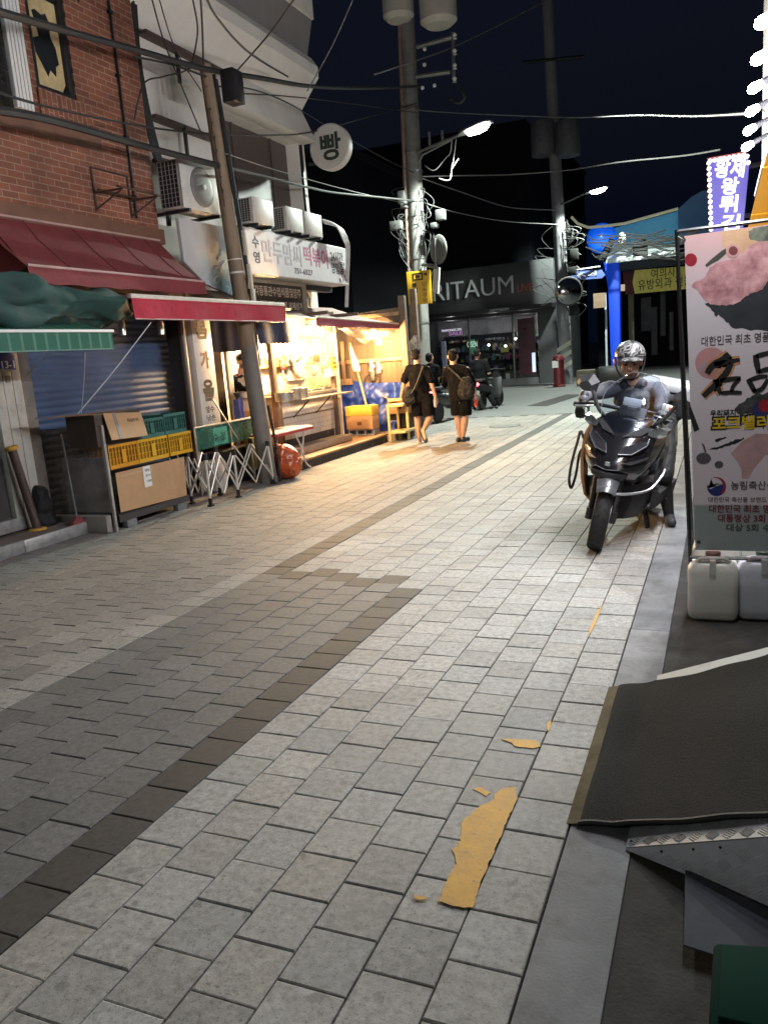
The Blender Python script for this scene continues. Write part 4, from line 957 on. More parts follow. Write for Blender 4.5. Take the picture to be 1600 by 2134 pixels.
b = MB(); b.box((x0+1.0, YF-.2, zb+.3), (x0+2.58, YF+6, zt-.15)); b.build('side_fascia', M_facade, st)
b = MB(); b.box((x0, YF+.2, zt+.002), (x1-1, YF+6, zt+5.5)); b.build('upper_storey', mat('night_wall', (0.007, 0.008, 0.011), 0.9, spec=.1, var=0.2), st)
b = MB(); b.box((x0, YF-.9, zb-.12), (x1, YF+.1, zb+.04)); b.build('canopy_edge', M_black, st)
YL = YF-.36
a, c = yp(869, 628, YL), yp(1070, 611, YL); zz = (a.z+c.z)/2
write('ARITAUM', mat('brushed_letters', (0.85, 0.85, 0.85), 0.4), st, (a.x, YL, yp(990, 619, YL).z), X_, Z_, yp(1050, 583, YL).z-yp(1050, 613, YL).z+.18, 0.05, fit=c.x-a.x, bold=-.004)
a, c = yp(1077, 607, YL), yp(1109, 605, YL)
write('LIVE', mat('red_letters', (0.75, 0.16, 0.17), 0.4), st, (a.x, YL, yp(1090, 607, YL).z), X_, Z_, .30, 0.04, fit=c.x-a.x, bold=.004)
# shop front: glass, posts, a shelf wall behind
xr = yp(1120, 740, YF).x
b = MB(); b.box((xl-.25, YF+2.2, 0), (xr, YF+2.3, zdoor)); b.build('back_wall', M_shopin, st)
b = MB()
for u in (980, 1071): 
    x = yp(u, 740, YF).x; b.box((x-.035, YF-.08, .2), (x+.035, YF, zdoor))
b.build('door_post', M_galv, st, bevel=.01)
b = MB(); b.box((xl-.25, YF-.05, 0), (xr, YF+.05, .28)); b.build('plinth', mat('plinth_grey', (0.16, 0.16, 0.16), .6), st)
b = MB(); b.box((yp(920, 700, YF).x, YF+.3, yp(1000, 706, YF).z), (yp(1073, 700, YF).x, YF+.34, yp(1000, 697, YF).z)); b.build('light_rail', mat('rail_pale', (0.5, 0.5, 0.52), .5), st)
b = MB(); b.box((xl-.25, YF+.001, .281), (xr, YF+.012, zdoor-.002)); b.build('shop_window', glass('dark_glass', (0.55, 0.57, 0.6), 0.93), st)
b = MB()
for z in (.6, 1.05, 1.5, 1.95): b.box((xl, YF+1.7, z), (xr-.2, YF+2.2, z+.04))
b.build('shelf', M_dark, st)
cols = [(0.3, 0.3, 0.3), (0.25, 0.05, 0.12), (0.05, 0.2, 0.12), (0.4, 0.33, 0.12), (0.1, 0.12, 0.3)]
for k, cc in enumerate(cols):
    b = MB()
    for i in range(26):
        x = random.uniform(xl+.1, xr-.4); z = random.choice((.64, 1.09, 1.54, 1.99)); h = random.uniform(.1, .28); b.box((x, YF+1.75, z), (x+random.uniform(.06, .2), YF+1.9, z+h))
    kind(b.build('goods', mat('goods_%s' % 'abcde'[k], cc, .5), st), 'stuff')
M_spot = glow('shop_spot', (1, 0.88, 0.75), 60)
for u, v in ((1018, 719), (1053, 721), (1074, 706), (1086, 715)):
    b = MB(); b.ball(yp(u, v, YF+.6), .05, sub=1); b.build('spot_bulb', M_spot, st)
for u in (940, 1030, 1095): lamp('lamp_light', 'POINT', yp(u, 690, YF+1.1), 32, (1, .93, .85), st, .08)  # added point lights brightening the shop shelves, set apart from the spot bulbs
b = MB(); b.box((yp(972, 700, YF).x, YF+.4, yp(975, 738, YF).z), (yp(983, 700, YF).x, YF+.45, yp(975, 706, YF).z)); b.build('green_neon', glow('green_neon', (0.05, 0.6, 0.2), .7), st)
write('OSEN', glow('pale_neon', (0.6, 0.9, 0.7), .6), st, yp(973, 724, YF-.02), X_, Z_, .25, .01, fit=.45)
b = MB(); b.box((yp(1044, 740, YF).x, YF-.02, yp(1050, 734, YF).z), (yp(1060, 740, YF).x, YF-.005, yp(1050, 724, YF).z)); b.build('yellow_notice', mat('notice_yellow', (0.4, 0.36, 0.12), .6), st)
b = MB(); b.box((yp(1081, 740, YF).x, YF-.03, .4), (yp(1116, 740, YF).x, YF-.005, zdoor-.2)); b.build('door_poster', mat('poster_dark', (0.07, 0.015, 0.03), .3, var=.6, scale=2), st)
b = MB(); b.box((yp(1109, 760, YF).x, YF-.05, yp(1110, 775, YF).z), (yp(1116, 760, YF).x, YF-.032, yp(1110, 735, YF).z)); b.build('lit_strip', glow('lit_strip', (0.5, 0.6, 1), .9), st)
for u in (1040, 1058):
    b = MB(); b.box((yp(u-4, 784, YF).x, YF-.03, yp(u, 790, YF).z), (yp(u+4, 784, YF).x, YF-.006, yp(u, 778, YF).z)); b.build('door_sticker', mat('sticker_pale', (.3, .3, .3), .6), st)
a = yp(1020, 670, YF-.95); write('ARITAUM', mat('dim_letters', (0.2, 0.2, 0.2), .5), st, (a.x, YF-.905, zb-.1), X_, Z_, .12, .01, fit=.8)
a = yp(920, 692, YF-.02); write('MAMONDE 20%', glow('neon_white', (0.9, .8, 1), .8), st, a, X_, Z_, .1, .01, fit=.9)
a = yp(935, 699, YF-.02); write('SALE', glow('neon_purple', (0.5, .1, .6), .6), st, a, X_, Z_, .14, .01, fit=.6)
b = MB(); b.box((yp(889, 740, YF-1).x, YF-1.2, .9), (yp(897, 740, YF-1).x, YF-1.0, yp(890, 712, YF-1).z)); tag(b.build('light_box', glow('cold_box', (.55, .7, .9), .8), None), 'narrow cold lit sign behind the concrete pole', 'sign')
# dark houses behind the stall and above the shop
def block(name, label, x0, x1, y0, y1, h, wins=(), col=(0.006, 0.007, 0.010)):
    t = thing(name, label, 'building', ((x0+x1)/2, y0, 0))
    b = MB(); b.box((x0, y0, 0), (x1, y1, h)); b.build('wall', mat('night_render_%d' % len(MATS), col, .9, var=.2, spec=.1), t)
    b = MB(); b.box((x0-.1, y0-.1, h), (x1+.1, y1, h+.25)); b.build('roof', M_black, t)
    for (x, z, w, hh, lit) in wins:
        b = MB(); b.box((x, y0-.06, z), (x+w, y0-.005, z+hh)); b.build('window', MATS['dark_window'] if not lit else glow('far_window', (.7, .8, 1), .8), t)
    return t
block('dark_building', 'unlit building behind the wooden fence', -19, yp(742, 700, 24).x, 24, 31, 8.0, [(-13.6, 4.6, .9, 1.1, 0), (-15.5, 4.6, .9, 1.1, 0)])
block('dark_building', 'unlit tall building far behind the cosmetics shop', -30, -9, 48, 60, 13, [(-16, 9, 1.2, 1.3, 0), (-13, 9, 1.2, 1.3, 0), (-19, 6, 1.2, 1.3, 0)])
# ------------------------------------------------------------------ market gate
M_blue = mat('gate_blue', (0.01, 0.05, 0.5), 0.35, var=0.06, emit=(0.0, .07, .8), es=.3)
YM = 36.0
mg = thing('market_gate', 'blue market gate with a ball finial and pale curved roof', 'gate', (yp(1285, 800, YM).x, YM, 0))
b = MB(); r = []
for u0, u1, v in ((1275, 1293, 800), (1271, 1292, 730), (1268, 1291, 640), (1266, 1290, 600), (1260, 1289, 565), (1256, 1288, 540)):
    a, c = yp(u0, v, YM), yp(u1, v, YM); a.z = max(0, a.z); c.z = max(0, c.z)
    r.append([a, c, c+V((0, .5, 0)), a+V((0, .5, 0))])
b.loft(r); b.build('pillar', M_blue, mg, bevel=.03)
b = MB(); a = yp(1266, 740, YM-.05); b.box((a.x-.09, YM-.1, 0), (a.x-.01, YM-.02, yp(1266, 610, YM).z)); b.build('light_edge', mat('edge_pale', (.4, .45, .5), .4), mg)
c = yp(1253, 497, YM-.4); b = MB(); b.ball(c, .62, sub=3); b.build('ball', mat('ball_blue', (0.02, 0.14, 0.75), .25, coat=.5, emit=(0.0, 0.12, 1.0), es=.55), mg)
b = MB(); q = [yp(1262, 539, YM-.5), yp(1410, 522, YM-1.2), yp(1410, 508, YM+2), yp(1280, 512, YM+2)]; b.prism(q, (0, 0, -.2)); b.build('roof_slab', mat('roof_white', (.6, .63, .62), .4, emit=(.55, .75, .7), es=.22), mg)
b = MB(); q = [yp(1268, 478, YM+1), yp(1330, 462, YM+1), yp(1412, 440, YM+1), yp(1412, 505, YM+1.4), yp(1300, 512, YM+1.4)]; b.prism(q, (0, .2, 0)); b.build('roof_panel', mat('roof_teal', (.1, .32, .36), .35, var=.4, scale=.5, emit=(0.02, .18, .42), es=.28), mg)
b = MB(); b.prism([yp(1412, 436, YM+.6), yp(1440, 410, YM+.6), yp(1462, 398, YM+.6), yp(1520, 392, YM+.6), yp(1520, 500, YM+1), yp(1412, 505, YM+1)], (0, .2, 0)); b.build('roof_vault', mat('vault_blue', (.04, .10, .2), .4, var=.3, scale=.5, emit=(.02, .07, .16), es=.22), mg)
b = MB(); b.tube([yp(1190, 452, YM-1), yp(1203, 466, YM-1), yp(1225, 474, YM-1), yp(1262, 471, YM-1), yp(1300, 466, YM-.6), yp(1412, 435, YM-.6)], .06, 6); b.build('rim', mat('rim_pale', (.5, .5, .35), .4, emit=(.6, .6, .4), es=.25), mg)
b = MB(); b.box((yp(1288, 560, YM).x, YM+.2, yp(1300, 562, YM).z), (1.5, YM+.6, yp(1300, 538, YM).z)); b.build('beam', mat('beam_dark', (.015, .02, .03), .5), mg)
b = MB()
for i in range(36):
    u = random.uniform(1215, 1380); v = random.uniform(485, 535); b.tube(catmull([yp(u, v, YM-2), yp(u+random.uniform(15, 60), v+random.uniform(-6, 18), YM-2), yp(u+random.uniform(50, 110), v-random.uniform(-6, 14), YM-2)], 5), random.uniform(.012, .03), 4)
b.build('wire_tangle', M_cable, mg)
b = MB(); b.ball(yp(1296, 497, YM-1.6), .17, (1, 1, 1.5)); b.build('camera_dome', M_white, mg)
b = MB(); q = yp(1340, 505, YM-1.8); b.ball(q, .15, (.8, .8, 1.2)); b.box(q+V((-.4, -.1, -.5)), q+V((.15, .2, -.12))); b.build('camera', M_black, mg)
b = MB(); q = yp(1268, 518, YM-1.6); b.cyl(q+V((-.3, 0, -.45)), q+V((.15, 0, .35)), .16, .12, 10); b.build('loudspeaker', M_black, mg)
# blue street name arrow
ds = thing('direction_sign', 'small blue arrow street sign hanging beside the blue gate pillar', 'sign', yp(1225, 575, 32.5))
q = [yp(1188, 566, 32.5), yp(1253, 562, 32.5), yp(1260, 573, 32.5), yp(1253, 580, 32.5), yp(1192, 584, 32.5)]
b = MB(); b.prism(q, (0, .06, 0)); b.build('plate', mat('arrow_blue', (.06, .09, .25), .4, emit=(.1, .15, .4), es=.12), ds)
write('수영로725번길', M_white, ds, yp(1201, 577, 32.48), X_, Z_, .13, .01, fit=.75)
b = MB(); b.tube([yp(1182, 566, 32.2), yp(1250, 556, 32.5)], .05, 6); b.build('arm', M_dark, ds)
# clinic sign
YC = 40
cs = thing('clinic_sign', 'dim yellow clinic sign with black Korean lettering', 'sign', yp(1365, 590, YC))
b = MB(); q = [yp(1322, 563, YC), yp(1470, 552, YC), yp(1470, 598, YC), yp(1322, 612, YC), yp(1317, 588, YC)]; b.prism(q, (0, .2, 0)); b.build('face', mat('clinic_yellow', (.55, .50, .10), .4, emit=(.55, .5, .1), es=.16), cs)
b = MB(); b.prism([yp(1296, 566, YC+.01), yp(1330, 563, YC+.01), yp(1330, 612, YC+.01), yp(1302, 614, YC+.01)], (0, .15, 0)); b.build('red_end', mat('clinic_red', (.15, .02, .02), .5), cs)
a, c = yp(1355, 580, YC-.02), yp(1400, 575, YC-.02); write('여의사', M_ink, cs, a, c-a, Z_, .36, .02, fit=1.05)
a = yp(1328, 604, YC-.02); write('유방외과 전문', M_ink, cs, a, c-yp(1355, 580, YC-.02), Z_, .38, .02, fit=2.35)
b = MB(); b.box((yp(1308, 700, YC).x, YC+.3, 0), (yp(1319, 700, YC).x, YC+.6, yp(1310, 612, YC).z)); tag(b.build('column', mat('column_tan', (.3, .27, .16), .6), None), 'tan column under the yellow clinic sign', 'column')
b = MB(); b.box((yp(1293, 700, YC).x, YC-.4, yp(1295, 607, YC).z), (yp(1304, 700, YC).x, YC-.2, yp(1295, 594, YC).z)); tag(b.build('lit_box', glow('lit_box', (.9, .8, .5), .5), None), 'small lit box between the blue pillar and clinic sign', 'light')
ar = thing('arcade', 'dark market arcade behind the blue gate', 'building', (-2, 48, 0))
b = MB(); b.box((-6.5, 47, 0), (4, 55, 5.2)); b.build('wall', mat('arcade_dark', (.012, .012, .014), .8), ar)
for u, v0, v1, w in ((1362, 640, 740, .3), (1380, 600, 700, .25), (1345, 620, 690, .5), (1398, 650, 730, .2)):
    a, c = yp(u, v0, 45), yp(u, v1, 45); b = MB(); b.box((a.x-w/2, 45, c.z), (a.x+w/2, 45.2, a.z)); b.build('panel', mat('arcade_panel', (.09, .1, .11), .4, var=.5, scale=1), ar)
b = MB(); a = yp(1250, 626, YM-1); b.box((a.x-.28, YM-1, a.z-.3), (a.x+.2, YM-.9, a.z+.3)); tag(b.build('notice_board', mat('notice_tan', (.2, .13, .08), .6), None), 'small tan notice left of the blue gate pillar', 'sign')
# low goods left of the rider
q = yp(1222, 782, 30); t = thing('goods_pile', 'low tan and dark bundles left of the blue gate pillar', 'goods', (q.x, 30, 0))
b = MB(); b.box((q.x-.35, 29.8, .0), (q.x+.3, 30.3, q.z+.2)); b.build('basket', mat('basket_tan', (.10, .08, .055), .8, var=.4, scale=9), t, bevel=.05)
b = MB(); b.box((q.x+.35, 29.9, .0), (q.x+1.5, 30.4, q.z+.28)); b.build('bundle', M_black, t, bevel=.12)
# ------------------------------------------------------------------ food stall
M_tile = mat('stall_tile', (0.62, 0.58, 0.56), 0.3, var=0.06)
N, L, bs = nodes(M_tile); tc = N.new('ShaderNodeTexCoord'); sp = N.new('ShaderNodeSeparateXYZ'); cb = N.new('ShaderNodeCombineXYZ')
L.new(tc.outputs['Object'], sp.inputs[0]); L.new(sp.outputs[1], cb.inputs[0]); L.new(sp.outputs[2], cb.inputs[1])
br = N.new('ShaderNodeTexBrick'); br.inputs['Scale'].default_value = 1; br.offset = 0.5; br.inputs['Brick Width'].default_value = .115; br.inputs['Row Height'].default_value = .085; br.inputs['Mortar Size'].default_value = .003
br.inputs['Color1'].default_value = (.66, .62, .60, 1); br.inputs['Color2'].default_value = (.6, .57, .56, 1); br.inputs['Mortar'].default_value = (.28, .23, .2, 1)
L.new(cb.outputs[0], br.inputs['Vector']); L.new(br.outputs[0], bs.inputs['Base Color'])
M_plank = mat('fence_plank', (0.15, 0.108, 0.07), 0.75, var=0.3, scale=5, stretch=(1, 1, 0.12), bump=0.3, bscale=60, dirt=0.3, dscale=2.5, attr=True)
M_beam = mat('stall_timber', (0.15, 0.10, 0.07), 0.7, var=0.3, scale=6, bump=0.2)
DZ = 0.16
dk = thing('deck', 'low wooden deck in front of the bright food stall', 'deck', (-6.2, 12, 0))
b = MB()
for i in range(7):
    xa = -7.0+i*.155; b.box((xa, 10.15 if i < 5 else 10.55, DZ-.03), (xa+.15, 14.0, DZ+random.uniform(-.002, .002)))
b.build('boards', mat('deck_board', (0.36, 0.22, 0.115), 0.6, var=0.3, scale=5, stretch=(1, .15, 1), bump=0.2, dirt=.35), dk, bevel=.004)
b = MB(); b.box((-7.0, 10.56, .002), (-5.935, 13.98, DZ-.032)); b.build('base', mat('deck_base', (.05, .045, .04), .8), dk)
b = MB()
for i in range(46): b.box((-5.932, 10.62+i*.073, .012), (-5.92, 10.66+i*.073, DZ-.036))
kind(b.build('grating', M_dark, dk), 'stuff') if False else b.build('grating', M_dark, dk)
b = MB(); b.box((-6.12, 12.2, DZ+.003), (-5.98, 12.75, DZ+.006)); b.box((-6.5, 11.3, DZ+.003), (-6.42, 12.0, DZ+.006)); b.build('worn_patch', mat('worn_brown', (.09, .055, .03), .7), dk)
b = MB()
for i in range(6): b.box((-5.99+.01*i, 10.28+.05*i, .0), (-5.9, 10.30+.05*i+.03, .13))
stl = thing('food_stall', 'brightly lit street food stall with a white tiled counter', 'stall', (-6.8, 12, DZ))
XC = -6.45; cy0, cy1 = xp(584, 870, XC).y, xp(699, 855, XC).y
b = MB(); b.box((XC-.55, cy0+.05, .42), (XC, cy1-.06, 1.08)); b.build('counter', M_tile, stl, bevel=.004)
b = MB(); b.box((XC-.5, cy0+.02, DZ+.004), (XC-.06, cy1, .418)); b.build('plinth', mat('plinth_dark', (.07, .055, .045), .8, var=.3, dirt=.3), stl)
b = MB(); b.box((-6.62, cy0+.1, DZ+.004), (-6.2, cy1+.1, DZ+.13)); b.build('stone_step', mat('step_stone', (.25, .2, .16), .8, var=.2, bump=.3), stl, bevel=.02)
b = MB(); b.box((XC-.62, cy0-.03, 1.082), (XC+.06, cy1+.02, 1.13)); b.build('worktop', M_steel, stl, bevel=.008)
b = MB(); b.box((XC+.004, cy0+.05, .765), (XC+.012, cy1-.1, .785)); b.box((XC+.001, cy0, .42), (XC+.03, cy0+.045, 1.08)); b.build('trim', M_beam, stl)
b = MB(); b.box((XC+.062, cy0+.25, 1.03), (XC+.34, cy1+.12, 1.055)); fsf = b.build('folding_shelf', M_steel, stl, bevel=.006)
b = MB()
for y in (cy0+.45, cy1-.75):
    b.tube([(XC+.30, y, 1.025), (XC+.02, y-.05, .76)], .011, 6)
b.build('bracket', M_dark, fsf)
for ya_2, yb_2 in ((cy1-.03, cy1+.05), (cy0-.16, cy0-.05)): b = MB(); b.box((XC-.03, ya_2, DZ+.004), (XC+.05, yb_2, 2.35)); b.build('post', M_beam, stl, bevel=.006)
b = MB(); b.box((-7.085, 10.2, DZ+.004), (-7.065, 13.7, 2.6)); b.build('back_wall', mat('stall_wall', (.62, .56, .45), .6, var=.06, dirt=.1), stl)
b = MB(); b.box((-7.06, 13.36, DZ+.004), (-6.55, 13.39, 2.5)); b.build('side_wall', MATS['stall_wall'], stl)
# stall awning: faded cloth roof, pink valance
XA_ = -5.85
f0 = xp(657, 662, XA_); f1 = xp(832, 676, XA_)
r0, r1 = V((-7.0, f0.y-.35, 2.62)), V((-7.0, f1.y-.6, 2.62))
b = MB(); b.sheet(lambda u, v: f0.lerp(f1, u).lerp(r0.lerp(r1, u), v)-V((0, 0, .04*math.sin(math.pi*v)*(1+.4*math.sin(u*12)))), 20, 8, .006); ca = b.build('canopy', mat('canopy_pink', (.36, .25, .22), .8, var=.15, scale=3, dirt=.3), stl, smooth=60)
b = MB(); b.sheet(lambda u, v: f0.lerp(f1, u)+V((.01+.012*math.sin(u*17)*v, 0, -.13*v*(1-.35*u))), 30, 3, .005); b.build('valance', mat('valance_pink', (.36, .09, .12), .75, var=.15), stl, smooth=60)
b = MB(); b.tube([f0+V((.02, 0, .01)), f1+V((.02, 0, .01))], .016, 8); b.build('awning_bar', MATS['cream_bar'], stl)
b = MB(); b.box((-7.05, 10.2, 2.44), (-6.2, f0.y-.1, 2.47)); b.build('inner_ceiling', mat('ceiling_cream', (.38, .30, .18), .7, var=.15), stl)
b = MB()
for y in (10.6, 12.0, 13.2): b.box((-7.05, y, 2.38), (-6.0, y+.05, 2.437))
b.build('rafter', M_beam, stl)
# navy scalloped valance beside the leaning pole
nv = thing('navy_awning', 'short navy scalloped valance beside the leaning pole', 'awning', xp(567, 690, -6.1))
a, c = xp(532, 676, -6.1), xp(600, 676, -6.1); zb_ = xp(570, 714, -6.1).z
b = MB(); b.sheet(lambda u, v: V((-6.1+.02*math.sin(u*9)+.03*v, a.y+(c.y-a.y)*u, a.z+.03-(a.z+.03-zb_)*v-(.022*abs(math.sin(u*math.pi*9)) if v > .99 else 0))), 72, 4, .005); b.build('valance', M_navy, nv, smooth=60)
b = MB(); b.sheet(lambda u, v: V((-6.1-.7*v, a.y+(c.y-a.y)*u, a.z+.035+.15*v)), 8, 4, .005); b.build('canopy', M_navy, nv, smooth=60)
# menu boards, papers and tools on the back wall
def card_on(name, label, cat, u0, v0, u1, v1, X, m, th=.012, words=None, wm=None, grp=None, rows=1):
    a, c = xp(u0, v0, X), xp(u1, v1, X); t = thing(name, label, cat, (X, (a.y+c.y)/2, c.z), group=grp)
    b = MB(); b.box((X-th, a.y, c.z), (X, c.y, a.z)); b.build('board', m, t, bevel=.003)
    if words:
        hh = (a.z-c.z)/len(words)
        for i, w in enumerate(words): write(w, wm or M_ink, t, (X+.001, a.y+.04, a.z-hh*(i+.8)), Y_, Z_, hh*.5, .002, fit=(c.y-a.y)-.08, bold=.002)
    return t
card_on('menu_board', 'yellow menu board hanging beside the right stall post', 'sign', 689, 742, 703, 768, -6.32, mat('menu_yellow', (.72, .62, .04), .5), words=['떡', '볶', '이'], wm=mat('red_ink', (.4, .02, .02), .6))
card_on('paper_roll', 'white paper towel roll under the yellow menu board', 'roll', 688, 769, 702, 783, -6.35, M_white, th=.12)
card_on('menu_board', 'white lettered menu sheet on the stall wall behind the counter', 'sign', 655, 700, 676, 752, -7.06, M_white, words=['김밥', '순대', '튀김', '어묵'])
card_on('menu_board', 'cream menu sheet at the left of the stall wall', 'sign', 578, 745, 608, 780, -7.06, MATS['ceiling_cream'], words=['만두', '떡볶이'])
card_on('cupboard', 'white wall cupboard above the stall pots', 'cupboard', 600, 735, 640, 790, -6.98, M_white, th=.08)
bag = MB(); q = xp(624, 768, -6.85)
bag.ball(q, .16, (.5, .9, 1.2), 3)
def crump(co, n): return fuzz(co, 9, .05)+fuzz(co, 22, .02)
tag(fuse('hanging_bag', bag, mat('bag_white', (.55, .47, .36), .5, var=.35, scale=9), None, .02, 1, deco=crump), 'crumpled pale bag hanging in the middle of the stall', 'bag')
for k, (u, v) in enumerate(((600, 720), (610, 722), (588, 770))):
    q = xp(u, v, -6.95); b = MB(); b.tube([q+V((0, 0, .18)), q+V((.02, 0, -.12))], .012, 6); b.ball(q+V((.03, 0, -.15)), .06, (.5, 1, 1), 2)
    tag(b.build('ladle', M_steel, None), ('ladle hanging left of two in the stall', 'ladle hanging right of the other by the cupboard', 'ladle hanging low by the cream menu sheet')[k], 'ladle')
hang = ['pale plastic bag', 'bunch of paper cups', 'tin scoop', 'white towel', 'net of onions', 'roll of plastic bags', 'brown paper bag', 'strainer', 'red packet', 'cream packet']
cols_ = [(.34, .28, .2), (.4, .36, .3), (.2, .19, .18), (.36, .33, .28), (.22, .10, .05), (.35, .34, .33), (.18, .10, .05), (.15, .15, .15), (.25, .03, .02), (.3, .24, .12)]
for k, (u, v, X) in enumerate(((606, 752, -6.3), (645, 735, -6.35), (655, 772, -6.7), (668, 730, -6.3), (675, 770, -6.55), (632, 722, -6.3), (660, 745, -6.9), (618, 745, -6.5), (590, 760, -6.8), (683, 752, -6.5))):
    q = xp(u, v, X); mb2 = MB(); mb2.ball(q, .055+.01*(k % 3), (.7, 1, 1.35), 3); mb2.ball(q+V((0, .03, -.05)), .04, (.8, 1, 1), 2)
    hg = thing('hanging_goods', hang[k]+' hanging on a hook inside the bright stall', 'goods', q, group='goods hanging inside the food stall')
    fuse('packet', mb2, mat('goods_tone_%d' % k, cols_[k], .55, var=.3, scale=14), hg, .012, 1, deco=lambda c_, n_: fuzz(c_, 18, .018)+fuzz(c_, 40, .006))
    mb2 = MB(); mb2.tube([q+V((0, 0, .05)), q+V((.01, 0, .25))], .004, 4); mb2.build('hook', M_dark, hg)
b = MB(); b.tube([(-6.35, 10.9, 2.12), (-6.35, 13.0, 2.12)], .012, 6); b.tube([(-6.7, 10.9, 2.05), (-6.7, 13.0, 2.05)], .012, 6); tag(b.build('hanging_rail', M_steel, None), 'steel rails for hooks along the stall front', 'rail')
b = MB()
for k in range(7): y = 11.0+k*.27; b.lathe([(0, 0), (.05, 0), (.06, .10), (.02, .15), (.02, .19), (0, .19)], (-6.95, y, 1.62), 12)
b.box((-7.06, 10.85, 1.585), (-6.86, 12.9, 1.618)); tag(b.build('bottle_shelf', mat('bottle_brown', (.25, .12, .05), .3), None), 'shelf of brown sauce bottles at the back of the stall', 'shelf')
b = MB(); b.sheet(lambda u, v: V((-6.52+.012*math.sin(u*22), yb_+.03+(xp(536, 700, -6.5).y-yb_-.03)*u, 2.42-(2.42-xp(500, 733, -6.5).z)*v+.012*abs(math.sin(u*14))*v)), 40, 4, .005); tag(b.build('dark_curtain', mat('curtain_navy', (.008, .010, .026), .95, spec=.03), None, smooth=60), 'dark navy curtain above the stall cook', 'curtain')
b = MB(); b.box((-6.85, yb_+.03, .02), (-6.75, xp(471, 820, -6.75).y, 2.45)); tag(b.build('side_door', mat('door_dark', (.022, .016, .013), .95, var=.2, spec=.05), None, bevel=.006), 'dark side door between the vertical sign and the cook', 'door')
# pots on the folding shelf
def pot(label, y, r, h, x=XC+.19):
    t = thing('pot', label, 'pot', (x, y, 1.057), group='steel pots on the stall shelf')
    b = MB(); b.lathe([(0, 0), (r*.95, 0), (r, .02), (r, h), (r*1.06, h+.008), (r*.96, h+.012), (r*.94, .03), (0, .03)], (x, y, 1.057), 24); b.build('body', M_steel, t)
    b = MB(); b.tube(catmull([(x, y-r*.9, 1.057+h*.75), (x+.02, y-r-.04, 1.057+h*.8), (x, y-r*.9, 1.057+h*.65)], 5), .007, 5); b.build('handle', M_dark, t)
    return t
pot('wide low steel pot at the left of the stall shelf', xp(592, 822, XC+.19).y, .15, .13)
pot('tall steel pot in the middle of the stall shelf', xp(617, 818, XC+.19).y, .085, .17)
pot('narrow steel pot at the right of the stall shelf', xp(632, 816, XC+.19).y, .07, .16)
tr = thing('food_tray', 'steel food trays on the lit stall counter', 'tray', (XC-.25, 11.9, 1.132))
b = MB()
for i in range(4):
    y = cy0+.3+i*.45; b.box((XC-.5, y, 1.133), (XC-.02, y+.4, 1.17))
b.build('tray', M_steel, tr, bevel=.01)
b = MB()
for i in range(60):
    b.ball((XC-random.uniform(.08, .44), cy0+.35+random.random()*1.7, 1.18), random.uniform(.02, .045), (1, 1.5, .6), 1)
kind(b.build('food', mat('fried_food', (.5, .24, .08), .6, var=.4, scale=20), tr), 'stuff')
# bulbs
M_bulb = glow('warm_bulb', (1.0, 0.60, 0.26), 2000)
def bulb(label, p, r=.05, cord=.5):
    t = thing('light_bulb', label, 'bulb', p, group='bare bulbs of the food stall')
    b = MB(); b.lathe([(0, -r*1.1), (r*.6, -r*.9), (r, -r*.1), (r*.8, r*.7), (r*.4, r*1.2), (0, r*1.25)], p, 16); b.build('globe', M_bulb, t)
    b = MB(); b.lathe([(.022, r*1.0), (.024, r*1.9), (0, r*2)], p, 10); b.build('socket', M_black, t)
    b = MB(); b.tube([p+V((0, 0, r*2)), p+V((0, .03, cord))], .006, 5); b.build('cord', M_cable, t)
bulb('bare bulb under the pink valance in front of the wooden fence', xp(789, 712, -6.05), .055, .35)
bulb('bare bulb just right of the bright stall opening', xp(693, 703, -6.2), .05, .4)
bulb('bare bulb highest in the middle of the stall', xp(640, 690, -6.02), .055, .2)
bulb('bare bulb hanging left of the middle in the stall', xp(612, 705, -6.4), .055, .3)
bulb('bare bulb hanging right of the middle in the stall', xp(668, 694, -6.02), .055, .3)
bulb('bare bulb low at the left of the stall near the pole', xp(562, 742, -6.6), .06, .5)
# ------------------------------------------------------------------ fence, tarp and things along it
YFc = 14.8
fe = thing('wooden_fence', 'tall fence of upright wooden planks beyond the food stall', 'fence', (-7.1, YFc, 0))
xa, xb = -8.6, yp(846, 760, YFc).x
bm = MB(); tones = []; x = xa
while x < xb-.02:
    w = random.uniform(.095, .13); k = random.uniform(.72, 1.15)
    n0 = len(bm.bm.faces); bm.box((x, YFc+random.uniform(-.004, .004), .0), (min(x+w, xb), YFc+.022, 2.42+(x-xa)/(xb-xa)*.13)); tones += [k]*(len(bm.bm.faces)-n0); x += w+.004
fo = bm.build('planks', M_plank, fe, smooth=0)
at = fo.data.attributes.new('tone', 'FLOAT_COLOR', 'FACE')
for i, k in enumerate(tones): at.data[i].color = (k, k*.98, k*.95, 1)
for u, v in ((790, 750), (790, 657)):
    z = yp(u, v, YFc).z; b = MB(); b.box((xa, YFc-.04, z-.035), (xb, YFc-.006, z+.035)); b.build('rail', M_wood, fe, bevel=.004)
b = MB(); b.box((xb-.06, YFc-.06, 0), (xb+.07, YFc+.06, 2.75)); b.build('post', M_beam, fe, bevel=.008)
b = MB(); b.box((yp(857, 680, 16.4).x, 16.4, 0), (yp(869, 680, 16.4).x, 16.52, 3.0)); tag(b.build('timber_post', M_beam, None, bevel=.01), 'thick brown timber post between fence and concrete pole', 'post')
tl, tr_, bl, brr = yp(703, 790, YFc-.1), yp(842, 795, YFc-.1), yp(700, 905, YFc-.25), yp(832, 893, YFc-.3)
bl.z = brr.z = DZ+.01
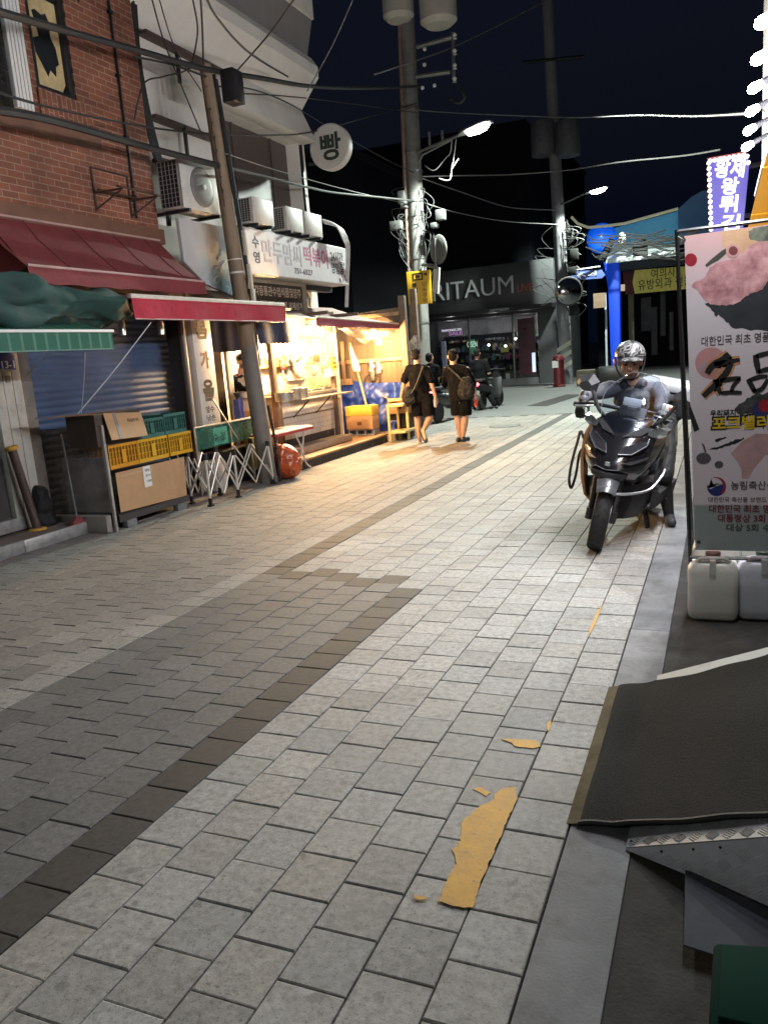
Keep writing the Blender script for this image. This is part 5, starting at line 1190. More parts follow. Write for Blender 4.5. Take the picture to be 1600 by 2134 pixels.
def tarpf(u, v):
    p = tl.lerp(tr_, u).lerp(bl.lerp(brr, u), v); p.z -= .05*math.sin(math.pi*u)*(1-v)
    d = fuzz((p.x, p.y, p.z*.8), 2.6, .13)+fuzz(p, 6, .06)+fuzz(p, 13, .02); p.y += d.y-.06*math.sin(math.pi*v); p.x += d.x*.3
    return p
b = MB(); b.sheet(tarpf, 60, 45, .003)
tag(b.build('blue_tarp', mat('tarp_blue', (0.015, 0.05, 0.30), 0.38, var=.3, scale=4, bump=.4, bscale=25), None, smooth=70), 'crumpled blue tarp hung over the lower wooden fence', 'tarp')
def carton(name, label, c, w, d, h, rz, m=M_card, open_=False, mark=True):
    t = thing(name, label, 'box', c, (0, 0, rz)); b = MB(); th = .008
    if open_:
        b.box((-w/2, -d/2, .0), (w/2, d/2, th)); b.box((-w/2, -d/2, th), (-w/2+th, d/2, h)); b.box((w/2-th, -d/2, th), (w/2, d/2, h)); b.box((-w/2+th, -d/2, th), (w/2-th, -d/2+th, h)); b.box((-w/2+th, d/2-th, th), (w/2-th, d/2, h))
    else: b.box((-w/2, -d/2, 0), (w/2, d/2, h))
    b.build('body', m, t, bevel=.004, local=True)
    if open_:
        b = MB(); R = Euler((math.radians(-50), 0, 0)).to_matrix()
        b.prism([V((-w/2, -d/2, h)), V((w/2, -d/2, h)), V((w/2-.02, -d/2-.10, h-.05)), V((-w/2+.02, -d/2-.10, h-.05))], (0, 0, .006))
        b.prism([V((-w/2, -d/2, h)), V((-w/2, d/2, h)), V((-w/2-.09, d/2-.02, h+.06)), V((-w/2-.09, -d/2+.02, h+.06))], (0, 0, .006)); b.build('flap', m, t, local=True)
    if mark:
        b = MB(); b.box((-.05, -d/2-.002, h*.3), (.05, -d/2-.0005, h*.55)); b.build('print', mat('box_print', (.12, .05, .03), .7), t, local=True)
    return t
pb = gp(754, 908, DZ); cx_ = V((pb.x, pb.y+.1, DZ))
cbk = thing('cinder_block', 'grey cinder block carrying the yellow topped carton', 'block', cx_)
b = MB(); 
b.box(cx_+V((-.28, -.12, 0)), cx_+V((.28, .12, .035))); b.box(cx_+V((-.28, -.12, .10)), cx_+V((.28, .12, .13)))
for dx in (-.28, -.1, .07, .25): b.box(cx_+V((dx, -.119, .0351)), cx_+V((dx+.035, .119, .0999)))
b.build('body', M_conc, cbk)
ct = carton('carton', 'cardboard carton with a yellow upper half on the cinder block', cx_+V((0, 0, .132)), .56, .3, .25, -.05)
b = MB(); b.box((-.285, -.16, .252), (.285, .16, .44)); b.build('lid', mat('lid_yellow', (.66, .42, .06), .55), ct, bevel=.012, local=True)
bk = gp(713, 899, DZ)
bu = thing('bucket', 'white plastic bucket standing by the stall post', 'bucket', bk)
b = MB(); b.lathe([(0, 0), (.135, 0), (.145, .02), (.165, .36), (.178, .365), (.178, .385), (.165, .39), (.165, .42), (.176, .425), (.176, .445), (.155, .445), (.13, .03), (0, .03)], bk, 28); b.build('body', mat('bucket_white', (.6, .52, .46), .45), bu)
b = MB(); b.tube(catmull([bk+V((math.cos(k)*.185, math.sin(k)*.185-.01, .30-.07*math.sin(-k))) for k in (-3.0, -2.4, -1.57, -.8, -.15)], 6), .005, 5); b.build('handle', M_galv, bu)
# yellow slotted shelf, box on it and woven box under it
sh_ = thing('steel_shelf', 'small cream yellow slotted steel shelf at the deck end', 'shelf', (-5.85, 14.15, 0))
Ms = mat('shelf_cream', (.66, .54, .26), .45, var=.08)
p = [gp(814, 921, 0), gp(852, 917, 0)]; c0, c1 = p; dv = V((0.02, .42, 0)); hh = .70
b = MB()
for q in (c0, c1, c0+dv, c1+dv): b.box(q+V((-.02, -.02, 0)), q+V((.02, .02, hh)))
b.build('legs', Ms, sh_) if False else None
for q in (c0, c1, c0+dv, c1+dv):
    b = MB(); b.box(q+V((-.022, -.022, 0)), q+V((.022, .022, hh))); b.build('leg', Ms, sh_, bevel=.003)
for z in (.16, hh-.03):
    b = MB(); b.box(V((c0.x-.025, c0.y-.026, z)), V((c1.x+.025, c1.y+dv.y+.026, z+.045))); b.build('shelf_board', Ms, sh_, bevel=.003)
carton('open_carton', 'open cardboard carton propped behind the cream yellow shelf', V((c0.x-.02, c0.y+.62, .50)), .44, .34, .30, .35, open_=True)
wb_ = thing('woven_box', 'small grey woven pattern box below the open carton', 'box', V((c0.x-.1, c0.y+.75, DZ)), (0, 0, .1))
b = MB(); b.box((-.23, -.15, 0), (.23, .15, .20)); b.build('body', mat('woven', (.42, .38, .33), .8, var=.5, scale=30), wb_, bevel=.012, local=True)
b = MB(); b.box((-.25, -.165, .202), (.25, .165, .27)); b.build('lid', MATS['woven'], wb_, bevel=.015, local=True)
b = MB(); b.box((-6.9, 14.25, 0), (-5.85, 14.62, .155)); tag(b.build('stone_block', MATS['step_stone'], None, bevel=.01), 'low stone ledge behind the steel shelf', 'ledge')
bkk = MB(); q = V((c0.x+.0, c0.y+.65, .205)); 
bkk.box(q+V((-.22, -.15, 0)), q+V((.25, .2, .29))); tag(bkk.build('black_crate', M_black, None, bevel=.01), 'black crate on the shelf carrying the open carton', 'crate')
# mop leaning on the tarp and bits on the fence
mp = thing('mop', 'wooden pole with a white cloth leaning against the blue tarp', 'mop', yp(765, 890, 14.2))
a, c = yp(729, 715, YFc-.12), yp(768, 862, 14.35)
b = MB(); b.tube([a, c], .02, 8); b.build('handle', mat('mop_wood', (.6, .42, .2), .6), mp)
b = MB(); d = (c-a); 
b.loft([[a+d*t+V((math.cos(k)*r, math.sin(k)*r*.6-.02, 0)) for k in [i*.785 for i in range(8)]] for t, r in ((.05, .03), (.15, .05), (.25, .075), (.36, .085), (.40, .07))]); b.build('cloth', mat('cloth_white', (.66, .62, .52), .8, bump=.3), mp)
for i, (u, v, lb) in enumerate(((772, 752, 'pale glove pegged left on the fence rail'), (787, 756, 'pale glove pegged right on the fence rail'))):
    q = yp(u, v, YFc-.07); b = MB(); b.cap(q, q+V((.02, 0, -.13)), .035, .045)
    for k in range(4): b.cap(q+V((-.03+.022*k, 0, -.12)), q+V((-.035+.026*k, 0, -.2)), .011)
    b.cap(q+V((.04, 0, -.06)), q+V((.08, 0, -.12)), .012)
    tag(fuse('work_glove', b, MATS['cloth_white'], None, .008, 2), lb, 'glove', 'gloves drying on the fence')
q = yp(776, 783, YFc-.06); mt_ = thing('meter', 'small grey meter box with a cable loop on the fence', 'meter', q)
b = MB(); b.box(q+V((-.04, -.03, -.1)), q+V((.05, .04, .09))); b.build('case', M_galv, mt_, bevel=.012)
b = MB(); b.tube(catmull([q+V((.05, 0, 0)), q+V((.15, 0, -.02)), q+V((.14, 0, -.14)), q+V((-.02, 0, -.17)), q+V((-.17, 0, -.13)), q+V((-.15, 0, -.02)), q+V((-.04, 0, .02))], 6), .010, 6); b.build('cable', M_cable, mt_)
# clear rain sheet under the stall awning and one by the concrete pole
P0, P1, P2, P3 = xp(700, 684, -5.95), xp(828, 688, -5.9), xp(835, 715, -6.1), xp(760, 718, -6.6)
b = MB(); b.sheet(lambda u, v: P0.lerp(P1, u).lerp(P3.lerp(P2, u), v)+fuzz((u*3, v*2, 1), 1.5, .06), 24, 10, .002)
tag(b.build('rain_sheet', film('clear_film', (.6, .52, .45), .38), None, smooth=80), 'clear plastic rain sheet sagging under the pink valance', 'plastic sheet')
P0, P1, P2, P3 = yp(838, 722, 15.4), yp(872, 695, 15.6), yp(876, 740, 15.5), yp(850, 790, 15.2)
b = MB(); b.sheet(lambda u, v: P0.lerp(P1, u).lerp(P3.lerp(P2, u), v)+fuzz((u*3, v*2, 5), 1.5, .08), 14, 14, .002)
tag(b.build('rain_sheet', MATS['clear_film'], None, smooth=80), 'clear plastic sheet tied to the concrete pole', 'plastic sheet')
for k, (u0, v0, u1, v1) in enumerate(((712, 712, 722, 792), (714, 790, 726, 800))): 
    a, c = yp(u0, v0, YFc-.1), yp(u1, v1, YFc-.12); b = MB(); b.box(V((a.x-.03, a.y-.03, c.z)), V((a.x+.04, a.y, a.z))) if k == 0 else b.box(V((a.x-.03, a.y-.04, c.z-.02)), V((c.x+.1, a.y, a.z)))
    tag(b.build('batten', M_wood, None, bevel=.004), ('upright batten beside the yellow menu board', 'short batten under the upright one by the tarp')[k], 'batten')

# ------------------------------------------------------------------ folding table
ft = thing('folding_table', 'white folding table with red edge and crossed white legs', 'table', (-6.05, 10.5, 0))
ty0, ty1 = xp(577, 905, -5.85).y, xp(660, 892, -5.85).y; tz = .655
b = MB(); pts = [(-5.85, ty0), (-5.85, ty1-.12), (-5.97, ty1), (-6.3, ty1), (-6.4, ty1-.12), (-6.4, ty0)]
b.prism([V((x, y, tz-.012)) for x, y in pts], (0, 0, .014)); b.build('tabletop', mat('table_white', (.72, .68, .62), .35), ft)
b = MB(); b.prism([V((x*1.0+(.006 if x > -6 else -.006), y+(.006 if y > 10.4 else -.006), tz-.045)) for x, y in pts], (0, 0, .032)); b.build('edge', mat('table_red', (.4, .02, .03), .4), ft)
Mleg = mat('leg_white', (.6, .56, .52), .4)
for k, (xx, ya, yb) in enumerate(((-5.88, ty0+.55, ty1-.35), (-6.33, ty0+.55, ty1-.35))):
    b = MB(); b.tube(catmull([(xx, ya, tz-.05), (xx, (ya+yb)/2+.02, .36), (xx, yb-.06, .13), (xx+.0, yb+.1, .015)], 6), .013, 8); b.build('leg', Mleg, ft)
    b = MB(); b.tube(catmull([(xx+.02, yb-.05, tz-.05), (xx+.02, (ya+yb)/2, .34), (xx+.02, ya-.05, .012)], 6), .013, 8); b.build('leg', Mleg, ft)
b = MB(); b.tube([(-5.88, ty0+.5, .13), (-6.33, ty0+.5, .13)], .010, 6); b.build('stretcher', Mleg, ft)
# rubbish bag
tbp = gp(596, 1000, 0); rb = MB(); q = V((tbp.x-.02, tbp.y+.12, .19))
rb.ball(q, .22, (1, 1, .9), 3); rb.ball(q+V((.0, .0, .14)), .17, (1, 1, 1.0), 3); rb.ball(q+V((-.02, -.05, .26)), .07, (1.6, .8, .5), 2); rb.cap(q+V((-.05, -.08, .28)), q+V((-.12, -.14, .33)), .03, .015)
def bagd(co, n): 
    d = fuzz((co.x, co.y, co.z*.55), 7, .03)+fuzz((co.x, co.y, co.z*.5), 20, .010)+fuzz(co, 45, .004); return V((d.x, d.y, d.z if co.z > .05 else max(0, d.z)))
m = mat('bag_orange', (.42, .075, .02), .28, var=.3, scale=5, dirt=1.0, dscale=6, spec=.6)
tag(fuse('rubbish_bag', rb, m, None, .012, 1, deco=bagd), 'orange plastic rubbish bag at the foot of the leaning pole', 'bag')
q = xp(585, 915, -6.2); b = MB(); b.box(V((-6.35, ty0-.1, .16)), V((-6.2, ty0+.16, .62))); tag(b.build('jug', mat('jug_olive', (.42, .40, .12), .4), None, bevel=.03), 'olive plastic jug under the left end of the table', 'jug')

# ------------------------------------------------------------------ folded canopy frame in front of the vertical sign
gz = thing('canopy_frame', 'folded canopy frame of white scissor bars with black joints', 'canopy frame', (-5.9, 8.6, 0))
Mbar = mat('bar_white', (.62, .6, .56), .35, metal=.3, var=.08)
front = [gp(394, 1031, 0), gp(440, 1055, 0), gp(498, 1036, 0), gp(571, 1008, 0)]
tops = [xp(384, 955, front[0].x), xp(427, 950, front[1].x), xp(486, 940, front[2].x), xp(557, 922, front[3].x)]
back = [p_+V((-.38, .14, 0)) for p_ in front]; btops = [p_+V((-.36, .14, .03)) for p_ in tops]
for i in range(4):
    for bs_, ts_ in ((front, tops), (back, btops)):
        a, c = bs_[i], ts_[i]; b = MB(); b.tube([a+(c-a)*.02, c], .016, 8); lg = b.build('leg', Mbar, gz)
        b = MB(); b.cyl(c-V((0, 0, .05)), c+V((0, 0, .025)), .03, n=8); b.build('joint', M_black, lg)
        b = MB(); b.box(a-V((.03, .03, 0)), a+V((.03, .03, .02))); b.cyl(a, a+V((0, 0, .10)), .023, n=8); b.build('foot', M_black, lg)
def scis(a0, a1, c0, c1):
    M_ = a0.lerp(c1, .5)
    for p_, q_ in ((a0, c1), (a1, c0)):
        b = MB(); b.tube([p_, q_], .011, 6); b.build('scissor_bar', Mbar, gz)
for F_, T_ in ((front, tops), (back, btops)):
    for i in range(3):
        lo0, lo1 = F_[i].lerp(T_[i], .18), F_[i+1].lerp(T_[i+1], .18); hi0, hi1 = F_[i].lerp(T_[i], .96), F_[i+1].lerp(T_[i+1], .96)
        m0, m1 = lo0.lerp(lo1, .5), hi0.lerp(hi1, .5)
        scis(lo0, hi0, m0, m1); scis(m0, m1, lo1, hi1)
for i in range(4): scis(front[i].lerp(tops[i], .25), front[i].lerp(tops[i], .93), back[i].lerp(btops[i], .25), back[i].lerp(btops[i], .93))
# green mesh board behind it
gb = thing('green_banner', 'dark green mesh banner stretched on a frame behind the canopy frame', 'banner', (-6.35, 9, 0))
XB2 = -6.3; a, c = xp(404, 884, XB2), xp(533, 876, XB2); zl = xp(470, 926, XB2).z; zt_ = (a.z+c.z)/2
b = MB(); b.sheet(lambda u, v: V((XB2+.01*math.sin(u*8), a.y+(c.y-a.y)*u, zt_+(zl-zt_)*v)), 20, 6, .003); b.build('mesh_cloth', film('green_mesh', (.015, .12, .09), .72, .6), gb)
b = MB(); b.box((XB2+.004, a.y+.28, zl+.02), (XB2+.010, a.y+.72, zt_-.05)); b.build('pale_panel', mat('teal_panel', (.06, .32, .24), .5), gb)
write('수 정', M_ink, gb, (XB2+.011, a.y+.36, zt_-.22), Y_, Z_, .09, .002, fit=.3); write('식당', M_ink, gb, (XB2+.011, a.y+.4, zl+.05), Y_, Z_, .07, .002, fit=.22)
b = MB(); b.tube([(XB2, a.y, zt_), (XB2, c.y, zt_)], .013, 8); b.tube([(XB2, a.y, 0), (XB2, a.y, zt_)], .013, 8); b.tube([(XB2, c.y, 0), (XB2, c.y, zt_)], .013, 8); b.tube([(XB2-.02, a.y+.5, zt_+.35), (XB2+.02, a.y+.95, zl+.02)], .012, 6); b.build('frame', M_alu, gb)
jg = gp(408, 1030, 0); b = MB(); b.box(V((-6.5, jg.y+.1, 0)), V((-6.22, jg.y+.4, .42))); tag(b.build('water_can', mat('can_white', (.5, .5, .48), .4), None, bevel=.05), 'white water can half hidden behind the canopy frame', 'can')
b = MB(); b.box((-6.62, 9.0, .0), (-6.36, 10.1, .5)); tag(b.build('black_crate', M_black, None, bevel=.02), 'black crate in the dark behind the canopy frame', 'crate')

# ------------------------------------------------------------------ goods stand with crates
XS2 = -5.95
cy_0, cy_1 = xp(240, 1010, XS2).y, xp(392, 1010, XS2).y
sd = thing('goods_stand', 'low black steel stand carrying the crates and covered in front by cardboard', 'stand', (-6.2, (cy_0+cy_1)/2, 0))
b = MB(); b.box((-6.45, cy_0, .10), (XS2-.02, cy_1, .15)); b.build('base', M_black, sd, bevel=.004)
b = MB(); b.box((XS2-.018, cy_0, .085), (XS2, cy_1, .16)); b.build('rail', mat('rail_punched', (.05, .045, .045), .5, var=.6, scale=60), sd)
for y in (cy_0+.12, cy_1-.22):
    for x in (-6.4, XS2-.09): b = MB(); b.box((x, y, 0), (x+.08, y+.16, .098)); b.build('foot', M_conc, sd, bevel=.008)
z1 = xp(320, 968, XS2).z
b = MB(); b.box((-6.43, cy_0+.02, .152), (XS2-.03, cy_1-.02, z1-.04)); b.build('body', mat('stand_dark', (.03, .025, .02), .8), sd)
cdb = thing('cardboard_sheet', 'large brown cardboard sheet taped to the front of the goods stand', 'cardboard', (XS2, (cy_0+cy_1)/2, .16))
pz = [xp(u, v, XS2+.006) for u, v in ((240, 986), (383, 952), (389, 1032), (252, 1068))]
b = MB(); b.prism(pz, (.006, 0, 0)); b.build('sheet', M_card, cdb)
a, c = xp(297, 973, XS2+.014), xp(318, 1012, XS2+.014); b = MB(); b.box((XS2+.013, a.y, c.z), (XS2+.016, c.y, a.z)); b.build('delivery_note', M_white, cdb)
for i, t_ in enumerate(('배달', '문의', '1588')): write(t_, M_ink, cdb, (XS2+.017, a.y+.03, a.z-.06-.06*i), Y_, Z_, .025, .001, fit=.08)
b = MB(); b.box((XS2+.013, cy_0+.1, z1-.05), (XS2+.0145, cy_0+.5, z1-.03)); b.build('tape', mat('tape', (.45, .30, .18), .3), cdb)
M_cry = mat('crate_yellow', (.62, .34, .015), .45, var=.12); M_crg = mat('crate_green', (.03, .12, .10), .45, var=.15); M_cro = mat('crate_amber', (.60, .26, .012), .45, var=.12)
def crate(label, y_0, y_1, z_0, z_1, m, grp, x_1=XS2-.03, dep=.36):
    t = thing('crate', label, 'crate', (x_1-dep/2, (y_0+y_1)/2, z_0), group=grp); x_0 = x_1-dep; b = MB(); w = .012
    b.box((x_0, y_0, z_0), (x_1, y_1, z_0+.015))
    for za, zb2 in ((z_0+.016, z_0+.04), (z_1-.03, z_1)):
        b.box((x_1-w, y_0, za), (x_1, y_1, zb2)); b.box((x_0, y_0, za), (x_0+w, y_1, zb2)); b.box((x_0+w, y_0, za), (x_1-w, y_0+w, zb2)); b.box((x_0+w, y_1-w, za), (x_1-w, y_1, zb2))
    n_ = 9
    for i in range(n_+1):
        y = y_0+(y_1-y_0-.01)*i/n_; b.box((x_1-w+.001, y, z_0+.041), (x_1-.001, y+.010, z_1-.031))
        if i < 6: x = x_0+.03+(dep-.07)*i/5; b.box((x, y_0+.001, z_0+.041), (x+.010, y_0+w-.001, z_1-.031))
    for z in (z_0+(z_1-z_0)*.38, z_0+(z_1-z_0)*.68): b.box((x_1-w-.004, y_0+.01, z), (x_1-w, y_1-.01, z+.01))
    b.build('lattice', m, t)
    b = MB(); b.box((x_0+.015, y_0+.015, z_0+.016), (x_1-.02, y_1-.015, z_1-.035)); b.build('contents', mat('crate_contents_'+m.name, tuple(q_*.45 for q_ in ((.62, .32, .015) if m != M_crg else (.03, .10, .09))), .6, var=.5, scale=8), t)
    b = MB(); ym = (y_0+y_1)/2; b.box((x_1+.001, ym-.035, z_0+.05), (x_1+.004, ym+.03, z_0+(z_1-z_0)*.75)); b.build('plate', m, t)
    return t
y0c = xp(230, 950, XS2).y; ys3 = [y0c, xp(294, 940, XS2).y, xp(356, 928, XS2).y, xp(398, 922, XS2).y]
zy0 = .66; zy1 = .915
crate('amber plastic crate at the left end of the middle row on the stand', ys3[0]+.02, ys3[1]-.01, zy0, zy1, M_cro, 'crates on the goods stand')
crate('bright yellow plastic crate in the middle of the row on the stand', ys3[1], ys3[2]-.01, zy0, zy1, M_cry, 'crates on the goods stand')
crate('yellow plastic crate at the right end of the row by the cream downpipe', ys3[2]+.02, ys3[3]+.06, zy0, zy1, M_cry, 'crates on the goods stand')
crate('green plastic crate stacked above the middle yellow crate', xp(296, 880, XS2).y, xp(345, 880, XS2).y, zy1+.004, zy1+.22, M_crg, 'crates on the goods stand')
crate('green plastic crate stacked at the right end of the stand', xp(347, 880, XS2).y, xp(392, 880, XS2).y, zy1+.004, zy1+.24, M_crg, 'crates on the goods stand')
fl = thing('cardboard_flap', 'open cardboard box with a folded down flap on the amber crate', 'box', (XS2-.2, y0c+.2, zy1+.005))
pq = [xp(214, 862, XS2-.02), xp(293, 860, XS2-.02), xp(308, 908, XS2+.1), xp(233, 918, XS2+.1)]
b = MB(); b.prism(pq, (.006, 0, .004)); b.build('flap', M_card, fl)
b = MB(); b.prism([pq[0].lerp(pq[1], .22)+V((.008, 0, .006)), pq[0].lerp(pq[1], .30)+V((.008, 0, .006)), pq[3].lerp(pq[2], .30)+V((.008, 0, .006)), pq[3].lerp(pq[2], .22)+V((.008, 0, .006))], (.0015, 0, .001)); b.build('tape', mat('tape_grey', (.22, .2, .19), .35), fl)
write('취급주의', M_ink, fl, pq[3].lerp(pq[2], .55).lerp(pq[0].lerp(pq[1], .55), .62)+V((.009, 0, .007)), pq[2]-pq[3], pq[0]-pq[3], .032, .001, fit=.18)
b = MB(); b.box((XS2-.42, pq[0].y-.12, zy1+.006), (XS2-.03, pq[1].y, pq[0].z-.006)); b.build('body', mat('card_shaded', (.05, .035, .025), .8), fl)  # darkened cardboard colour paints the shade inside the box under the flap
b = MB(); b.prism([V((XS2-.45, pq[0].y-.5, pq[0].z+.01)), V((XS2-.02, pq[0].y-.16, pq[0].z-.002)), V((XS2-.02, pq[1].y, pq[1].z-.002)), V((XS2-.45, pq[1].y, pq[1].z+.03))], (0, 0, .006)); b.build('lid', mat('card_dim', (.2, .12, .07), .8), fl)
# vinyl wind sheet and junk at the stand's near end
YE = cy_0-.06
ve = thing('vinyl_screen', 'smoky vinyl screen at the near end of the goods stand', 'screen', (-6.4, YE, 0))
L0, L1 = yp(118, 885, YE), yp(228, 880, YE)
b = MB(); b.sheet(lambda u, v: V((-6.9+(.93)*u, YE+.012*math.sin(u*7+v*3), .05+1.08*v)), 14, 10, .003); b.build('vinyl', film('smoky_vinyl', (.20, .195, .20), .26, .5), ve)
for x in (-6.9, -5.965): b = MB(); b.box((x-.015, YE-.015, 0), (x+.018, YE+.015, 1.14)); b.build('post', mat('post_pale', (.36, .33, .3), .6, dirt=.4), ve, bevel=.003)
b = MB(); b.box((-6.75, YE-.10, .004), (-5.99, YE-.02, .19)); b.build('kick_board', mat('kick_grey', (.2, .18, .17), .7, var=.25, scale=4), ve, bevel=.01)
b = MB(); b.box((-6.62, YE+.03, .2), (-6.0, YE+.06, .80)); tag(b.build('foam_board', mat('foam_pink', (.42, .36, .36), .7, var=.2, scale=2), None, bevel=.01), 'pinkish foam board behind the smoky vinyl screen', 'board')
q = gp(128, 1085, .05); q.y = YE-.25; q.x = -6.72
tb = MB(); tb.cap(q+V((0, 0, .16)), q+V((0, 0, .42)), .13, .10); tb.ball(q+V((0, 0, .12)), .15, (1, 1, .8), 2)
tag(fuse('black_bag', tb, mat('bag_black', (.008, .008, .009), .7, spec=.2), None, .015, 1, deco=lambda c_, n_: fuzz(c_, 9, .03)), 'black bin bag slumped before the vinyl screen', 'bag')
a, c = xp(128, 905, -6.45), xp(163, 1088, -6.3)
bm_ = thing('broom', 'thin broom leaning on the vinyl screen', 'broom', c)
b = MB(); b.tube([a, c], .010, 6); b.build('handle', M_galv, bm_)
b = MB(); b.loft([[c+V((0, dx*w, dz)) for dx, dz in ((-.5, 0), (.5, 0), (.5, -h2), (-.5, -h2))] if False else [c+V((sx*.02, sy*w, z)) for sx, sy in ((-1, -.5), (1, -.5), (1, .5), (-1, .5))] for z, w, h2 in ((.06, .05, 0), (0, .16, 0), (-.04, .2, 0))]); b.build('bristles', mat('bristle_red', (.16, .03, .035), .7), bm_)
# vinyl fridge frame and cook's corner left of the pole
XK = -6.75
a, c = xp(470, 728, XK), xp(484, 850, XK)
b = MB(); b.box((XK-.05, a.y, .2), (XK, xp(486, 780, XK).y, a.z)); kk = tag(b.build('door_panel', mat('panel_warmwhite', (.7, .62, .52), .4), None, bevel=.006), 'warm white door panel beside the cook', 'door panel')
b = MB(); q = xp(500, 862, -6.5); b.sheet(lambda u, v: V((-6.5+.05*math.sin(u*6), q.y-.13-.04*v+(.26+.08*v)*u, q.z+.22-.5*v))+fuzz((u*2, v*2, 3), 2, .02), 12, 12, .004); tag(b.build('blue_bag', mat('bag_blue', (.05, .07, .30), .4), None, smooth=70), 'blue plastic bag hanging below the door panel', 'bag')
b = MB(); b.box((-6.85, xp(513, 850, -6.6).y, .17), (-6.5, xp(540, 850, -6.6).y, .98)); tag(b.build('cabinet', mat('cabinet_orange', (.55, .26, .08), .5, var=.2), None, bevel=.02), 'orange cabinet in front of the cook', 'cabinet')
b = MB(); q = xp(505, 822, -6.55); b.lathe([(0, -.05), (.1, -.05), (.13, .03), (.12, .04), (0, -.03)], q, 18); tag(b.build('bowl', M_steel, None), 'steel bowl held low beside the cook', 'bowl')
# ------------------------------------------------------------------ people
M_skin = mat('skin', (0.46, 0.27, 0.185), 0.5, var=.08, scale=20)
M_hair = mat('hair_black', (0.008, 0.0075, 0.007), 0.8, spec=.15, var=.4, scale=60, stretch=(1, 1, .2), bump=.5, bscale=140)
M_tee = mat('black_cotton', (0.0055, 0.0055, 0.0065), 0.95, spec=.08, var=.25, scale=9, bump=.3, bscale=30)
M_short = mat('dark_shorts', (0.005, 0.005, 0.006), 0.95, spec=.08, var=.2, scale=8, bump=.3, bscale=26)
M_sole = mat('pale_sole', (0.45, 0.42, 0.38), .6); M_shoe = mat('black_shoe', (.02, .02, .022), .55)
def rotz(a): return Euler((0, 0, a)).to_matrix()
def head(mb, c, R, s=1.0):
    A = lambda v: c+R @ (V(v)*s)
    mb.ball(A((0, .012, .03)), .1*s, (.80, .98, .92), 3, R); mb.ball(A((0, -.022, -.035)), .085*s, (.78, .9, 1.0), 3, R)
    mb.ball(A((0, -.055, -.085)), .038*s, (1.05, .9, .75), 2, R); mb.ball(A((0, -.05, -.05)), .052*s, (1.1, .9, 1), 2, R)
    mb.cap(A((0, -.088, .018)), A((0, -.112, -.022)), .010*s, .016*s); mb.ball(A((0, -.092, -.058)), .018*s, (1.5, .7, .7), 2, R)
    for sx in (-1, 1):
        mb.ball(A((sx*.082, .012, -.008)), .026*s, (.4, .8, 1.25), 2, R); mb.ball(A((sx*.034, -.082, .026)), .020*s, (1.2, .6, .6), 2, R)
def face_bits(t, c, R, s=1.0):
    A = lambda v: c+R @ (V(v)*s)
    b = MB()
    for sx in (-1, 1): b.ball(A((sx*.033, -.091, .006)), .010*s, (1.5, .7, .7), 2, R)
    b.build('eye', M_ink, t)
    b = MB()
    for sx in (-1, 1): b.cap(A((sx*.018, -.097, .028)), A((sx*.052, -.083, .030)), .005*s)
    b.build('brow', M_hair, t)
    b = MB(); b.ball(A((0, -.102, -.060)), .016*s, (1.6, .5, .35), 2, R); b.build('mouth', mat('lip', (.30, .10, .08), .5), t)
def hand(mb, wr, fw, side, pn, curl=.6, s=1.0, spread=0.0):
    """wr wrist, fw direction of the fingers, pn palm normal, side +1/-1 thumb side"""
    fw = V(fw).normalized(); pn = V(pn); pn = (pn-fw*pn.dot(fw)).normalized(); sd = fw.cross(pn)*side
    P = lambda a, b_, c_: wr+(fw*a+sd*b_+pn*c_)*s
    for i, bb in enumerate((-.026, -.009, .009, .026)): mb.cap(P(.0, bb*.75, 0), P(.085, bb, 0), .015*s, .0125*s)
    for i, (bb, L) in enumerate(((-.030, .062), (-.010, .075), (.011, .08), (.031, .072))):
        p0 = P(.088, bb, 0); a0 = curl*(.55+.08*i); p = p0
        for k, fr_ in enumerate((.45, .32, .25)):
            a = a0*(k+1); q = p+(fw*math.cos(a)+pn*math.sin(a)+sd*spread*(i-1.5)*.1)*L*fr_*s; mb.cap(p, q, (.0098-.0009*k)*s, (.0092-.0009*k)*s); p = q
    p = P(.025, .03, .006); q = P(.06, .058, .02); r = P(.092, .058, .032); mb.cap(p, q, .0125*s, .0105*s); mb.cap(q, r, .0102*s, .0085*s)
def limb(mb, pts, rs):
    for (a, c), (r, q) in zip(zip(pts, pts[1:]), zip(rs, rs[1:])): mb.cap(a, c, r, q)
def wrinkle(s, a, seed=0):
    return lambda co, n: n*(noise.noise(V((co.x*s, co.y*s, co.z*s*.55))+V((seed, 0, 0)))*a+noise.noise(co*s*2.3)*a*.45)
def torso(mb, neck, shL, shR, hip, w=.17, d=.115, hem=None):
    ax = (shR-shL).normalized(); 
    ang = math.atan2(ax.y, ax.x); R = rotz(ang)
    top = (shL+shR)/2
    for k in range(7):
        t = k/6; c = top.lerp(hip, t)-V((0, 0, .085*(1-t))); ww = (w*(1-.18*math.sin(math.pi*min(1, t*1.25)) if t < .8 else w*.93)); mb.ball(c, 1, (ww, d*(1.0+.08*math.cos(t*5)), .11), 3, R)
    limb(mb, [shL, shR], [.05, .05]); limb(mb, [top+V((0, 0, -.05)), neck], [.06, .05])
